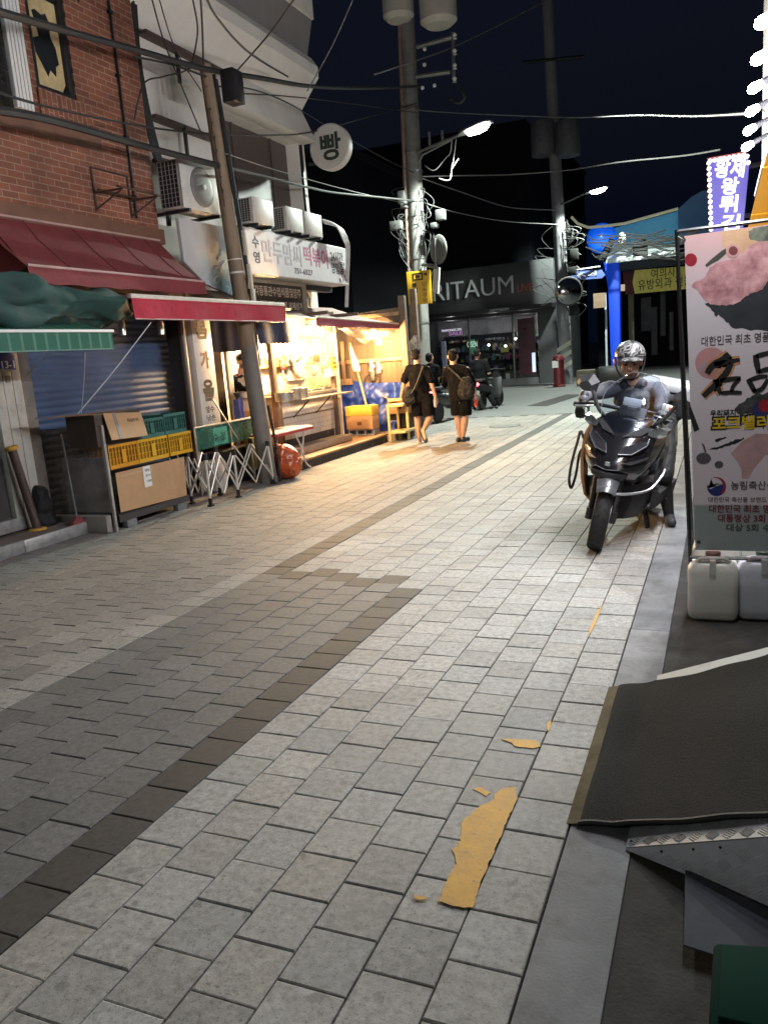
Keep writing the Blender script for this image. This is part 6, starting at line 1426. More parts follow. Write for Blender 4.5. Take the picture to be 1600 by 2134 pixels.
def tee(mb, neck, shL, shR, hem, w, d):
    ax = (shR-shL); ax.z = 0; ax.normalize(); fy_ = V((-ax.y, ax.x, 0)); top = (shL+shR)/2; R = []
    for t, ww, dd in ((-.05, .72, .6), (.02, .88, .74), (.10, .93, .85), (.25, 1.0, 1.0), (.5, .97, .98), (.75, .98, 1.0), (1.0, 1.03, 1.05)):
        c = top.lerp(hem, t); R.append([c+ax*math.cos(k)*w*ww+fy_*math.sin(k)*d*dd for k in [i*math.pi/12 for i in range(24)]])
    mb.loft(R); limb(mb, [shL, (shL+shR)/2+V((0, 0, .025)), shR], [.078, .088, .078]); limb(mb, [top, neck+V((0, 0, .0))], [.105, .072])
def walker(name, label, Y, C, spec):
    P = lambda u, v, dy=0.0: yp(780+u/4.706, 640+v/4.706, Y+dy)
    J = {k: P(*v) for k, v in C.items()}
    root = V(((J['footL'].x+J['footR'].x)/2, Y, 0)); t = thing(name, label, 'person', root)
    R = rotz(math.pi+spec.get('yaw', 0))
    b = MB(); head(b, J['head'], R, 1.08); limb(b, [J['head']+V((0, 0, -.07)), J['neck']+V((0, 0, -.05))], [.056, .062])
    torso(b, J['neck'], J['shL']+V((.02, 0, 0)), J['shR']-V((.02, 0, 0)), J['hip'], .145, .10)
    for s in 'LR':
        limb(b, [J['sh'+s], J['el'+s], J['wr'+s]], [.052, .041, .027])
        hand(b, J['wr'+s], J['ha'+s]-J['wr'+s], 1 if s == 'L' else -1, (1 if s == 'L' else -1, .3, 0), .75)
        sx = -1 if s == 'L' else 1; hp = J['hip']+V((sx*.09, 0, -.05))
        limb(b, [hp, J['kn'+s], J['kn'+s].lerp(J['an'+s], .3), J['an'+s]], [.088, .058, .060, .036])
        f = J['foot'+s]; limb(b, [J['an'+s], f], [.036, .036]); 
    fuse('body', b, M_skin, t, .0095, 2)
    b = MB(); hc = J['head']
    for v_, r, sc in (((0, .03, .045), .1, (.86, 1.0, .88)), ((0, .065, -.005), .075, (1.0, .75, 1.0)), ((0, -.03, .085), .07, (1.1, 1.1, .6))): b.ball(hc+R @ V(v_), r, sc, 3, R)
    fuse('hair', b, M_hair, t, .009, 1, deco=lambda co, n: n*(noise.noise(co*55)*.010+noise.noise(co*120)*.004))
    b = MB(); tee(b, J['neck']+V((0, 0, -.045)), J['shL']+V((.02, 0, -.015)), J['shR']-V((.02, 0, .015)), J['hem']-V((0, 0, .06)), spec.get('w', .185)*.98, .135)
    for s in 'LR':
        limb(b, [J['sh'+s]+V((.02 if s == 'L' else -.02, 0, -.02)), J['sh'+s].lerp(J['el'+s], spec.get('sleeve', .75))], [.080, .074])
    fuse('shirt', b, M_tee, t, .011, 3, deco=wrinkle(11, .016, spec.get('seed', 0)))
    b = MB()
    for s in 'LR':
        sx = -1 if s == 'L' else 1; hp = J['hip']+V((sx*.085, 0, -.0)); k = spec.get('short', .9); e = hp.lerp(J['kn'+s], k)
        b.cyl(hp+V((0, 0, .08)), e, .118, .116, 18); b.ball(hp, .125, (1, .95, 1), 2)
    fuse('shorts', b, M_short, t, .012, 2, deco=wrinkle(12, .014, 5))
    return t, J
t1, J1 = walker('person', 'man in black tee and shorts walking away, sling bag on his left hip', 13.5,
    dict(head=(412, 475), neck=(416, 555), shL=(325, 605), shR=(518, 605), elL=(287, 750), elR=(560, 755), wrL=(262, 880), wrR=(600, 880), haL=(258, 930), haR=(612, 920),
         hip=(468, 900), hem=(450, 900), knL=(418, 1085), knR=(545, 1090, -.05), anL=(440, 1275), anR=(478, 1215, -.35), footL=(450, 1330, .08), footR=(500, 1290, -.42)), dict(seed=1))
b = MB(); f = J1['footL']; f.z = .012; b.loft([[f+V((dx*w, y, z)) for dx, z in ((-.045, -.012), (.045, -.012), (.045, .012), (-.045, .012))] for y, w in ((-.13, .7), (-.06, .95), (.06, 1), (.13, .6))]); b.build('sandal', M_sole, t1, bevel=.005)
a = J1['anR']; b = MB(); f0 = a+V((-.06, .02, .03)); f1 = J1['footR']+V((.02, 0, -.06)); d = (f1-f0).normalized(); n_ = V((0, -1, 0)); s_ = d.cross(n_).normalized()
b.loft([[f0.lerp(f1, k)+s_*sx*w+n_*dy for sx, dy in ((-1, .0), (1, .0), (1, .022), (-1, .022))] for k, w in ((-.05, .022), (.1, .036), (.5, .038), (.8, .048), (1.05, .03))]); b.build('sandal', M_shoe, t1, bevel=.004)
def sbag(label, c, sz, strap, m):
    t = thing('shoulder_bag', label, 'bag', c)
    b = MB(); b.ball(c, 1, sz, 3); b.ball(c-V((0, 0, sz[2]*.4)), 1, (sz[0]*1.1, sz[1], sz[2]*.7), 3); fuse('body', b, m, t, .012, 1, deco=wrinkle(12, .03, 8))
    b = MB(); b.tube(catmull(strap, 8), .014, 6); b.build('strap', M_shoe, t)
PP = lambda u, v, Y: yp(780+u/4.706, 640+v/4.706, Y)
M_bag = mat('bag_charcoal', (.016, .016, .017), .75, spec=.15, var=.3)
sbag('charcoal sling bag at the left hip of the man with sandals', PP(335, 870, 13.33), (.12, .07, .17), [PP(475, 575, 13.38), PP(440, 680, 13.34), PP(395, 790, 13.30), PP(355, 850, 13.28)], M_bag)
bt = thing('drink_bottle', 'small clear bottle in the right hand of the man with sandals', 'bottle', J1['haR']); q = J1['haR']+V((-.03, -.02, -.02))
b = MB(); b.lathe([(0, -.09), (.03, -.09), (.033, -.07), (.033, .03), (.015, .07), (.015, .09), (0, .09)], q, 16); b.build('body', mat('bottle_pale', (.5, .4, .38), .15), bt)
t2, J2 = walker('person', 'man in baggy black tee walking away with a red cup in his right hand', 13.7,
    dict(head=(768, 485), neck=(775, 560), shL=(700, 610), shR=(905, 610), elL=(690, 760, .1), elR=(965, 765), wrL=(712, 640, .22), wrR=(990, 860), haL=(722, 560, .2), haR=(1005, 905),
         hip=(845, 920), hem=(845, 890), knL=(815, 1095), knR=(890, 1095), anL=(840, 1280), anR=(868, 1280), footL=(835, 1305, .06), footR=(895, 1310, .02)), dict(seed=3, w=.205, sleeve=.95, yaw=.25, short=.78))
for s, x in (('L', -.02), ('R', .02)):
    f = J2['an'+s]; b = MB(); q = V((f.x+x, f.y, .0)); 
    b.cap(q+V((0, -.06, .045)), q+V((x*1.5, .13, .038)), .045, .038); b.cap(q+V((0, -.05, .03)), q+V((x*1.5, .14, .03)), .045, .04)
    fuse('shoe', b, M_shoe, t2, .009, 2)
sbag('grey and black sling bag on the right side of the man with the cup', PP(905, 790, 13.5), (.14, .08, .20), [PP(720, 590, 13.55), PP(800, 660, 13.5), PP(870, 730, 13.45)], M_bag)
cu = thing('paper_cup', 'red paper cup in the hand of the man with baggy tee', 'cup', J2['haR']); q = J2['haR']+V((-.02, -.02, -.06))
b = MB(); b.lathe([(0, -.07), (.028, -.07), (.037, .06), (.039, .065), (0, .065)], q, 16); b.build('body', mat('cup_red', (.5, .06, .04), .5), cu)
# riders in the distance, on small scooters seen from behind
def scooter(label, c, rz=0.0, lit=True):
    t = thing('scooter', label, 'scooter', c, (0, 0, rz)); Mx = Matrix.Translation(c) @ Matrix.Rotation(rz, 4, 'Z'); A = lambda *v: Mx @ V(v)
    for y, nm in ((0, 'wheel'), (1.25, 'wheel')):
        b = MB(); b.lathe([(.15, -.045), (.23, -.055), (.26, 0), (.23, .055), (.15, .045)], (0, y, .26), 24, 'X'); b.lathe([(0, -.03), (.15, -.03), (.15, .03), (0, .03)], (0, y, .26), 16, 'X'); b.build(nm, M_rubber, t, local=True)
    b = MB(); b.loft([[V((math.cos(k)*w, y, z+math.sin(k)*h)) for k in [i*math.pi/6 for i in range(12)]] for y, w, h, z in ((-.28, .06, .05, .66), (-.15, .14, .12, .62), (.2, .18, .18, .55), (.55, .15, .16, .5), (.62, .12, .08, .36), (1.0, .16, .05, .3), (1.08, .2, .22, .5), (1.18, .16, .3, .7), (1.1, .08, .1, 1.0))]); b.build('body', M_black, t, local=True)
    b = MB(); b.box((-.13, -.2, .76), (.13, .6, .84)); b.build('seat', M_rubber, t, bevel=.03, local=True)
    b = MB(); b.ball((0, -.30, .70), .065, (1.2, .5, .8), 2); b.build('tail_light', glow('tail_red', (1, .03, .05), 9), t, local=True)
    b = MB(); b.box((-.09, -.34, .42), (.09, -.33, .54)); b.build('number_plate', mat('plate_pale', (.3, .3, .28), .5), t, local=True)
    b = MB(); b.tube([(-.33, 1.0, 1.02), (0, 1.08, 1.05), (.33, 1.0, 1.02)], .018, 6); b.build('handlebar', M_dark, t, local=True)
    return t
def sitter(label, Y, C, pants=True, yaw=0.0):
    J = {k: PP(v[0], v[1], Y+(v[2] if len(v) > 2 else 0)) for k, v in C.items()}
    t = thing('person', label, 'person', V((J['hip'].x, Y, 0))); R = rotz(math.pi+yaw)
    b = MB(); head(b, J['head'], R, 1.08); limb(b, [J['head']+V((0, 0, -.07)), J['neck']+V((0, 0, -.05))], [.056, .062]); torso(b, J['neck'], J['shL'], J['shR'], J['hip'], .15, .1)
    for s in 'LR':
        limb(b, [J['sh'+s], J['el'+s], J['wr'+s]], [.052, .042, .028]); hand(b, J['wr'+s], V((0, 1, -.1)), 1 if s == 'L' else -1, (0, 0, -1), .9)
        limb(b, [J['hip']+V(((-1 if s == 'L' else 1)*.09, 0, 0)), J['kn'+s], J['an'+s]], [.085, .055, .038])
    fuse('body', b, M_skin, t, .010, 3)
    b = MB(); hc = J['head']
    for v_, r, sc in (((0, .03, .045), .1, (.86, 1.0, .88)), ((0, .065, -.005), .075, (1, .75, 1)), ((0, -.03, .085), .07, (1.1, 1.1, .6))): b.ball(hc+R @ V(v_), r, sc, 3, R)
    fuse('hair', b, M_hair, t, .011, 1, deco=lambda co, n: n*noise.noise(co*55)*.010)
    b = MB(); tee(b, J['neck']+V((0, 0, -.05)), J['shL']-V((0, 0, .015)), J['shR']-V((0, 0, .015)), J['hip'], .18, .14)
    for s in 'LR': limb(b, [J['sh'+s]-V((0, 0, .02)), J['sh'+s].lerp(J['el'+s], .8)], [.07, .07])
    fuse('shirt', b, M_tee, t, .013, 3, deco=wrinkle(10, .016, 2))
    b = MB()
    for s in 'LR':
        h_ = J['hip']+V(((-1 if s == 'L' else 1)*.09, 0, 0)); e = J['an'+s]+V((0, 0, .03)) if pants else h_.lerp(J['kn'+s], .95)
        limb(b, [h_, J['kn'+s], e] if pants else [h_, e], [.105, .085, .07] if pants else [.11, .1])
    fuse('trousers' if pants else 'shorts', b, M_short, t, .013, 2, deco=wrinkle(10, .012, 6))
    for s in 'LR':
        f = J['an'+s]; q = V((f.x, f.y, max(.04, f.z-.05))); b = MB(); b.cap(q+V((0, -.05, 0)), q+V((.03, .13, -.01)), .042, .038); sh = fuse('shoe', b, M_shoe, t, .01, 2)
        b = MB(); b.cyl(q+V((0, -.0, -.045)), q+V((0, 0, -.025)), .06, n=12); b.bm.transform(Matrix.Translation(q) @ Matrix.Diagonal((.8, 2.0, 1, 1)) @ Matrix.Translation(-q)); b.build('sole', M_sole, sh)
    return t
Y3 = 20.7
s3 = PP(1075, 1035, Y3); s3.z = 0; s3.y = Y3
scooter('small dark scooter with glowing tail light under the seated rider in trousers', s3+V((-.08, .1, 0)), -.12)
sitter('man in black tee and trousers sitting on a scooter with one foot out', Y3+.2, dict(head=(1003, 455), neck=(1000, 510), shL=(950, 545), shR=(1090, 545), elL=(945, 640), elR=(1118, 650), wrL=(965, 690, .5), wrR=(1115, 640, .35), hip=(1045, 745), knL=(985, 860, .35), knR=(1120, 860, .2), anL=(963, 1000, .1), anR=(1175, 965, 0)), True, .2)
Y4 = 17.4
s4 = gp(906, 884, 0); scooter('small dark scooter with red tail light half hidden by the first walker', V((s4.x, Y4+.1, 0)), -.1)
sitter('rider in black half hidden behind the first walker', Y4+.25, dict(head=(540, 505), neck=(548, 545), shL=(505, 590), shR=(610, 590), elL=(495, 690), elR=(625, 690), wrL=(510, 740, .5), wrR=(612, 780, .5), hip=(560, 765), knL=(530, 850, .3), knR=(612, 840, .4), anL=(545, 960, .1), anR=(628, 955, .1)), False, 0)
# cook behind the leaning pole
def cookP(u, v, X=-6.75): return xp(370+u/5.333, 660+v/5.333, X)
ck = thing('person', 'stall cook in black cap and pale apron reaching over the counter', 'person', V((-6.75, cookP(740, 700).y, DZ)))
hc = cookP(715, 500); R = rotz(math.radians(60))
nk = hc+V((-.02, -.02, -.16)); shL = nk+V((-.12, -.14, -.07)); shR = nk+V((.10, .14, -.07)); hip = nk+V((-.05, 0, -.58))
b = MB(); head(b, hc, R); limb(b, [hc+V((0, 0, -.06)), nk], [.055, .06]); torso(b, nk, shL, shR, hip, .16, .11)
hA, hB = cookP(800, 800, -6.5), cookP(815, 850, -6.45); eA, eB = (shL+hA)/2+V((.05, 0, -.12)), (shR+hB)/2+V((.06, .02, -.14))
for s_, e_, h_, sd in ((shL, eA, hA, 1), (shR, eB, hB, -1)):
    limb(b, [s_, e_, h_], [.05, .042, .028]); hand(b, h_, (1, .8, -.2), sd, (0, 0, -1), .6)
for dy in (-.1, .1): limb(b, [hip+V((0, dy, 0)), hip+V((.02, dy, -.42)), V((hip.x, hip.y+dy, DZ+.06))], [.09, .06, .04])
fuse('body', b, M_skin, ck, .0095, 3); face_bits(ck, hc, R)
b = MB(); torso(b, nk+V((0, 0, -.04)), shL, shR, hip, .185, .14)
for s_, e_, h_ in ((shL, eA, hA), (shR, eB, hB)): limb(b, [s_, e_, e_.lerp(h_, .75)], [.072, .06, .05])
fuse('shirt', b, M_tee, ck, .012, 3, deco=wrinkle(11, .015, 4))
b = MB(); 
for dy in (-.1, .1): limb(b, [hip+V((0, dy, 0)), V((hip.x, hip.y+dy, DZ+.12))], [.11, .07])
fuse('trousers', b, M_short, ck, .014, 2)
b = MB(); ap = R @ V((0, -1, 0)); sd_ = R @ V((1, 0, 0))
b.sheet(lambda u, v: nk+V((0, 0, -.08-.85*v))+sd_*(u-.5)*(.24+.18*min(1, v*2))+ap*(.165-.05*(2*u-1)**2+.012*math.sin(u*15+v*3)), 14, 14, .006); b.build('apron', mat('apron_pale', (.55, .42, .28), .8, var=.3, scale=12), ck, smooth=70)
b = MB(); b.ball(hc+R @ V((0, .01, .055)), .102, (.9, 1.02, .75), 3, R); b.ball(hc+R @ V((0, -.11, .045)), .06, (1.1, .9, .15), 2, R); fuse('cap', b, M_black, ck, .008, 2)
b = MB(); b.sheet(lambda u, v: hc+R @ V(((u-.5)*.13, -.075-.03*math.sin(math.pi*u)-.012*math.sin(math.pi*v), -.03-.06*v)), 10, 6, .004); b.build('mask', mat('mask_dark', (.05, .03, .03), .7), ck, smooth=70)
# ------------------------------------------------------------------ the big scooter facing us
M_gloss = mat('gloss_black', (0.010, 0.010, 0.012), 0.16, var=.1, coat=.8, spec=.6)
M_matte = mat('matte_black', (0.02, 0.02, 0.022), 0.5, var=.2, bump=.15, bscale=200)
M_or = mat('copper_panel', (.50, .24, .085), 0.3, metal=.35, var=.06, coat=.4)
M_gun = mat('gunmetal', (.14, .145, .155), .3, metal=.6, var=.1)
BK = thing('scooter', 'large black maxi scooter with copper side panels facing the camera on its side stand', 'scooter', (-.955, 6.22, 0), (0, math.radians(13), math.radians(-8)))
def bp(name, mb, m, par=None, **k): return mb.build(name, m, par or BK, local=True, **k)
def sym(fn, name, m, **k):
    for s in (-1, 1):
        mb = MB(); fn(mb, s); bp(name, mb, m, **k)
ST = Matrix.Translation((0, .1, .6)) @ Matrix.Rotation(math.radians(13), 4, 'Z') @ Matrix.Translation((0, -.1, -.6))   # steered front end
def steer(mb): mb.bm.transform(ST); return mb
# wheels
def wheel(y, r, w, st):
    b = MB(); pr = []
    for k in range(13):
        a = -1.25+2.5*k/12; pr.append((r-.05+.05*math.cos(a)*1.0, w/2*math.sin(a)/math.sin(1.25)))
    prof = [(r-.075, -w*.42)]+pr+[(r-.075, w*.42)]
    b.lathe(prof, (0, y, r), 48, 'X')
    if st: steer(b)
    wt = bp('wheel', b, M_rubber, smooth=50)
    b = MB()
    for i in range(26):                          # tread grooves as dark raised-edge cuts
        a = 2*math.pi*i/26
        for s in (-1, 1):
            p = []
            for k in range(4):
                x = s*(.008+.045*k/3)*w/.12; aa = a+s*.03+.05*k; rr = r+.0012-.05*(1-math.cos(abs(x)/(w/2)*1.1)); p.append(V((x, y+math.cos(aa)*rr, r+math.sin(aa)*rr)))
            b.tube(p, .0022, 4)
    if st: steer(b)
    bp('tread', b, mat('tread_cut', (.004, .004, .004), .9), wt)
    b = MB(); b.lathe([(r-.078, -w*.36), (r-.062, -w*.36), (r-.062, w*.36), (r-.078, w*.36)], (0, y, r), 40, 'X')
    for i in range(5):
        a = 2*math.pi*i/5; c = V((0, y, r)); d = V((0, math.cos(a), math.sin(a))); e = V((0, math.cos(a+.2), math.sin(a+.2)))
        b.cyl(c+d*.03, c+e*(r-.07), .016, .012, 8)
    b.lathe([(0, -.05), (.045, -.05), (.045, .05), (0, .05)], (0, y, r), 20, 'X')
    if st: steer(b)
    bp('rim', b, M_gun, wt)
    b = MB(); b.lathe([(.06, w*.5+.0), (.125, w*.5), (.125, w*.5+.005), (.06, w*.5+.005)], (0, y, r), 32, 'X')
    if st: steer(b)
    bp('brake_disc', b, M_steel, wt)
wheel(0, .283, .125, True); wheel(1.56, .275, .14, False)
# front fender hugging the tyre
def fend(u, v):
    a = math.radians(46+100*u); x = (v-.5)*.17; rr = .283+.028-.035*(2*v-1)**2+(.02 if u < .12 else 0)
    return V((x*(1-.25*abs(2*u-.8)), -math.cos(a)*rr*1.03, .283+math.sin(a)*rr*1.04))
b = MB(); b.sheet(fend, 24, 12, .006); steer(b); bp('front_fender', b, M_gun, smooth=60)
def forkleg(mb, s): mb.cyl((s*.085, 0, .283), (s*.088, .14, .62), .024, .03, 14); mb.cyl((s*.085, 0, .24), (s*.085, 0, .33), .034, n=14); steer(mb)
sym(forkleg, 'fork_leg', M_matte)
# front cowl: stacked rings
def ring(z, yf, wf, ym, wm, yb_, wb2, n=7):
    P = []
    half = [(0, yf), (wf*.55, yf+.01), (wf, yf+.035), (wm*.93, (yf+ym)*.5), (wm, ym), (wb2, yb_)]
    for x, y in half: P.append(V((x, y, z)))
    for x, y in reversed(half[1:]): P.append(V((-x, y, z)))
    return P
b = MB(); b.loft([ring(.50, .20, .06, .36, .15, .5, .16), ring(.59, .03, .09, .3, .20, .52, .21), ring(.665, -.035, .115, .30, .235, .54, .24), ring(.72, -.01, .135, .32, .255, .56, .255), ring(.80, .06, .155, .34, .272, .58, .268), ring(.885, .13, .165, .36, .275, .6, .27), ring(.955, .19, .15, .37, .262, .62, .25), ring(1.0, .27, .12, .42, .22, .62, .21), ring(1.035, .34, .08, .45, .16, .6, .15)])
bp('front_cowl', b, M_gloss, smooth=38)
b = MB(); b.loft([ring(.56, .0, .06, .08, .09, .2, .12), ring(.60, -.075, .08, .06, .13, .2, .15), ring(.635, -.07, .09, .07, .14, .2, .16)]); bp('beak', b, M_matte, smooth=38)
# headlight lenses, slim position lights, wings
def eye(mb, s): mb.prism([V((s*x, y, z)) for x, y, z in ((.045, .04, .775), (.14, .075, .785), (.225, .155, .855), (.235, .20, .905), (.16, .135, .885), (.07, .075, .835))], (0, -.022, 0))
sym(eye, 'headlight', mat('lens_smoke', (.03, .033, .04), .06, coat=1.0, spec=.8))
def drl(mb, s): mb.tube([V((s*x, y, z)) for x, y, z in ((.05, .012, .78), (.145, .046, .795), (.225, .125, .87), (.225, .16, .92))], .005, 6)
sym(drl, 'position_light', mat('drl_pale', (.06, .065, .075), .2, coat=.5))
def sig(mb, s): mb.loft([[V((s*(x+dx*w), y+dy*.03, z+dz*h)) for dx, dy, dz in ((0, -1, -.4), (.5, -.4, -.9), (1, .5, -.3), (1, .5, .5), (.4, -.3, .9), (0, -1, .5))] for x, y, z, w, h in ((.20, .23, .955, .05, .03), (.235, .25, .965, .09, .045), (.29, .32, .985, .05, .03))])
sym(sig, 'turn_signal', mat('signal_grey', (.10, .105, .11), .2, coat=.5))
def blade(mb, s): mb.prism([V((s*x, y, z)) for x, y, z in ((.10, -.02, .725), (.165, .03, .745), (.25, .16, .785), (.245, .15, .76), (.16, .02, .72))], (0, -.012, 0))
sym(blade, 'cowl_blade', M_gun)
b = MB(); b.box((-.018, -.058, .69), (.018, -.040, .72)); bp('badge', b, M_alu, bevel=.004)
b = MB(); b.tube(catmull([(-.10, -.03, .672), (0, -.06, .66), (.10, -.03, .672)], 6), .005, 5); bp('grille_line', b, M_gun)
# copper flanks, side skirts, floor
def flank(mb, s):
    mb.loft([[V((s*x, y, z)) for x, y, z in r] for r in (
        ((.262, .47, .93), (.285, .47, .90), (.29, .60, .90), (.26, .62, .93)),
        ((.285, .45, .80), (.315, .46, .80), (.315, .60, .78), (.285, .62, .80)),
        ((.285, .46, .62), (.315, .47, .62), (.312, .58, .60), (.285, .60, .62)),
        ((.255, .50, .42), (.285, .51, .42), (.285, .61, .40), (.255, .62, .42)),
        ((.225, .58, .26), (.25, .59, .26), (.25, .69, .25), (.225, .70, .26)),
        ((.20, .70, .20), (.22, .70, .19), (.22, .80, .19), (.20, .80, .20)))])
for s in (-1, 1):
    mb = MB(); flank(mb, s); mb.bm.transform(Matrix.Translation((-.045, 0, 0) if s < 0 else (-.03, .14, 0))); bp('copper_panel', mb, M_or if s < 0 else M_gloss, smooth=50)
b = MB(); b.loft([[V((x, y, z)) for x, z in ((-w, .50), (-w*1.05, .36), (-w*.8, .20), (0, .165), (w*.8, .20), (w*1.05, .36), (w, .50), (0, .54))] for y, w in ((.36, .15), (.48, .22), (.7, .245), (1.2, .25), (1.45, .18))]); bp('lower_fairing', b, M_matte, smooth=45)
def skirt(mb, s): mb.loft([[V((s*x, y, z)) for x, z in ((.25, .44), (.32, .42), (.315, .30), (.26, .25))] for y in (.62, .95, 1.3)])
sym(skirt, 'footboard', M_matte, smooth=45)
b = MB(); b.loft([[V((x, y, z)) for x, z in ((-w, z0), (-w*1.1, z0+.16), (-w*.8, z1), (0, z1+.02), (w*.8, z1), (w*1.1, z0+.16), (w, z0))] for y, w, z0, z1 in ((.62, .15, .40, .62), (.9, .17, .42, .72), (1.15, .20, .45, .76), (1.6, .19, .52, .78), (1.95, .10, .66, .82))]); bp('rear_body', b, M_gloss, smooth=45)
b = MB(); b.loft([[V((x, y, z)) for x, z in ((-w, z0), (-w*.92, z0+.06), (0, z0+.085), (w*.92, z0+.06), (w, z0), (0, z0-.03))] for y, w, z0 in ((.88, .09, .745), (1.0, .14, .765), (1.3, .165, .765), (1.42, .16, .82), (1.85, .13, .84))]); bp('seat', b, M_rubber, smooth=50)
b = MB(); b.loft([ring(.60, .45, .10, .52, .18, .66, .18), ring(.85, .5, .12, .56, .2, .68, .2), ring(1.02, .5, .1, .56, .16, .62, .14)]); bp('inner_shield', b, M_matte, smooth=45)
# handlebar, grips, levers, dash, phone mount
b = MB(); b.tube(catmull([(-.37, .60, 1.03), (-.22, .53, 1.06), (0, .50, 1.06), (.22, .53, 1.06), (.37, .60, 1.03)], 6), .016, 10); steer(b); bp('handlebar', b, M_dark)
def grip(mb, s): mb.cyl((s*.27, .56, 1.043), (s*.40, .61, 1.022), .019, .02, 12); steer(mb)
sym(grip, 'grip', M_rubber)
def lever(mb, s): mb.tube(catmull([(s*.24, .52, 1.05), (s*.30, .50, 1.04), (s*.39, .53, 1.02)], 5), .007, 6); steer(mb)
sym(lever, 'brake_lever', M_alu)
b = MB(); b.box((-.11, .40, .97), (.11, .50, 1.09), rot=Euler((-.5, 0, 0)).to_matrix()); bp('dashboard', b, M_matte, bevel=.015)
b = MB(); b.box((-.085, .405, 1.105), (.06, .42, 1.17), rot=Euler((-.3, 0, .1)).to_matrix()); b.box((-.05, .42, 1.03), (.03, .44, 1.10)); bp('phone_mount', b, mat('mount_pale', (.42, .43, .44), .4), bevel=.006)
# windshield and its edge
def scr(u, v):
    w = (.20+.05*math.sin(math.pi*min(1, v*1.15)*.75)-.12*max(0, v-.45)/.55*(v)); a = (u-.5)*2
    z = .925+.445*v-.025*a*a*v-.06*a*a*(1-v)*1.0+.12*(a*a)*(1-v)*1.2
    return V((a*w*1.0, .16+.30*v+.10*a*a, z))
b = MB(); b.sheet(scr, 16, 18, .004); bp('windshield', b, glass('screen_glass', (.84, .87, .92), .975, .02), smooth=70)
b = MB(); b.tube([scr(0, k/14) for k in range(15)]+[scr(k/10, 1) for k in range(1, 10)]+[scr(1, 1-k/14) for k in range(15)], .0028, 5); bp('screen_edge', b, mat('edge_glass', (.16, .17, .19), .15, coat=.6))
def scrw(mb, s): mb.prism([V((s*x, y, z)) for x, y, z in ((.03, .13, .90), (.15, .19, .92), (.225, .27, .985), (.16, .22, .985), (.09, .17, .945))], (0, -.01, .004))
sym(scrw, 'screen_garnish', M_gun)
# mirrors
def mir(mb, s):
    mb.loft([[V((s*(.36+x), .36+d, 1.17+z)) for x, z in ((-.055, .0), (.045, -.005), (.115, .05), (.10, .105), (-.01, .14), (-.07, .085))] for d in (0, .012)]+[[V((s*(.37+x*.6), .36-.035, 1.175+z*.6)) for x, z in ((-.055, .0), (.045, -.005), (.115, .05), (.10, .105), (-.01, .14), (-.07, .085))]][:0])
    mb.loft([[V((s*(.36+x), .36, 1.17+z)) for x, z in ((-.055, .0), (.045, -.005), (.115, .05), (.10, .105), (-.01, .14), (-.07, .085))], [V((s*(.375+x*.55), .31, 1.175+z*.55)) for x, z in ((-.055, .0), (.045, -.005), (.115, .05), (.10, .105), (-.01, .14), (-.07, .085))]])
for s in (-1, 1):
    mb = MB(); mir(mb, s); m_ = bp('mirror', mb, M_matte, smooth=30)
    mb = MB(); mb.tube(catmull([(s*.19, .33, 1.0), (s*.26, .34, 1.06), (s*.34, .35, 1.20)], 5), [.016]*10+[.012], 8); bp('stalk', mb, M_matte, m_)
# crash guards
def guard(mb, s): mb.tube(catmull([(s*.26, .62, .68), (s*.36, .56, .72), (s*.415, .55, .80), (s*.42, .53, .72), (s*.425, .50, .55), (s*.42, .50, .38), (s*.40, .55, .30), (s*.39, .57, .42), (s*.395, .57, .60), (s*.37, .58, .66)], 6), .012, 8)
mb = MB(); guard(mb, -1); bp('crash_guard', mb, M_matte)
mb = MB(); mb.tube(catmull([(.02, .0, .50), (.10, -.03, .485), (.22, .06, .50), (.31, .18, .535), (.35, .30, .62), (.345, .42, .66)], 6), .011, 8); bp('crash_guard', mb, mat('guard_silver', (.5, .5, .52), .3, metal=.7))
# side stand, centre stand pedal, exhaust, rear light
b = MB(); b.tube(catmull([(.15, .80, .26), (.22, .78, .14), (.285, .74, -.03)], 5), .013, 8); b.tube(catmull([(.15, .86, .26), (.24, .82, .12), (.285, .75, -.03)], 5), .010, 8); b.tube(catmull([(.2, .9, .3), (.3, .92, .28), (.33, .9, .32)], 5), .010, 8); bp('side_stand', b, M_dark)
b = MB(); b.ball((.30, .74, -.025), .035, (1.3, 1.4, .9), 2); b.ball((.32, .75, -.01), .025, (1, 1.2, 1), 2); bp('stand_wrap', b, mat('wrap_violet', (.05, .04, .30), .5, var=.4, scale=40))
b = MB(); b.cyl((-.2, 1.1, .3), (-.24, 1.9, .42), .06, .08, 18); bp('exhaust', b, M_gun)
b = MB(); b.box((-.12, 1.94, .72), (.12, 1.98, .78)); bp('tail_light', b, mat('tail_off', (.25, .01, .01), .3), bevel=.01)
b = MB(); b.tube([(-.12, 1.5, .85), (-.13, 2.05, .88), (.13, 2.05, .88), (.12, 1.5, .85)], .014, 8); bp('rear_rack', b, M_dark)
# cargo box on the rack: bolted on, it moves with the scooter
b = MB(); b.box((-.23, 1.62, .91), (.27, 2.10, 1.13)); cb_ = bp('cargo_box', b, M_matte, bevel=.03)
b = MB(); b.box((-.26, 1.58, 1.135), (.30, 2.13, 1.22)); bp('lid', b, mat('lid_silver', (.6, .63, .66), .35, metal=.3), cb_, bevel=.02)
b = MB(); b.box((.02, 1.585, 1.06), (.16, 1.612, 1.12)); b.box((.08, 1.60, .98), (.10, 1.616, 1.0)); bp('latch', b, M_gun, cb_, bevel=.004)
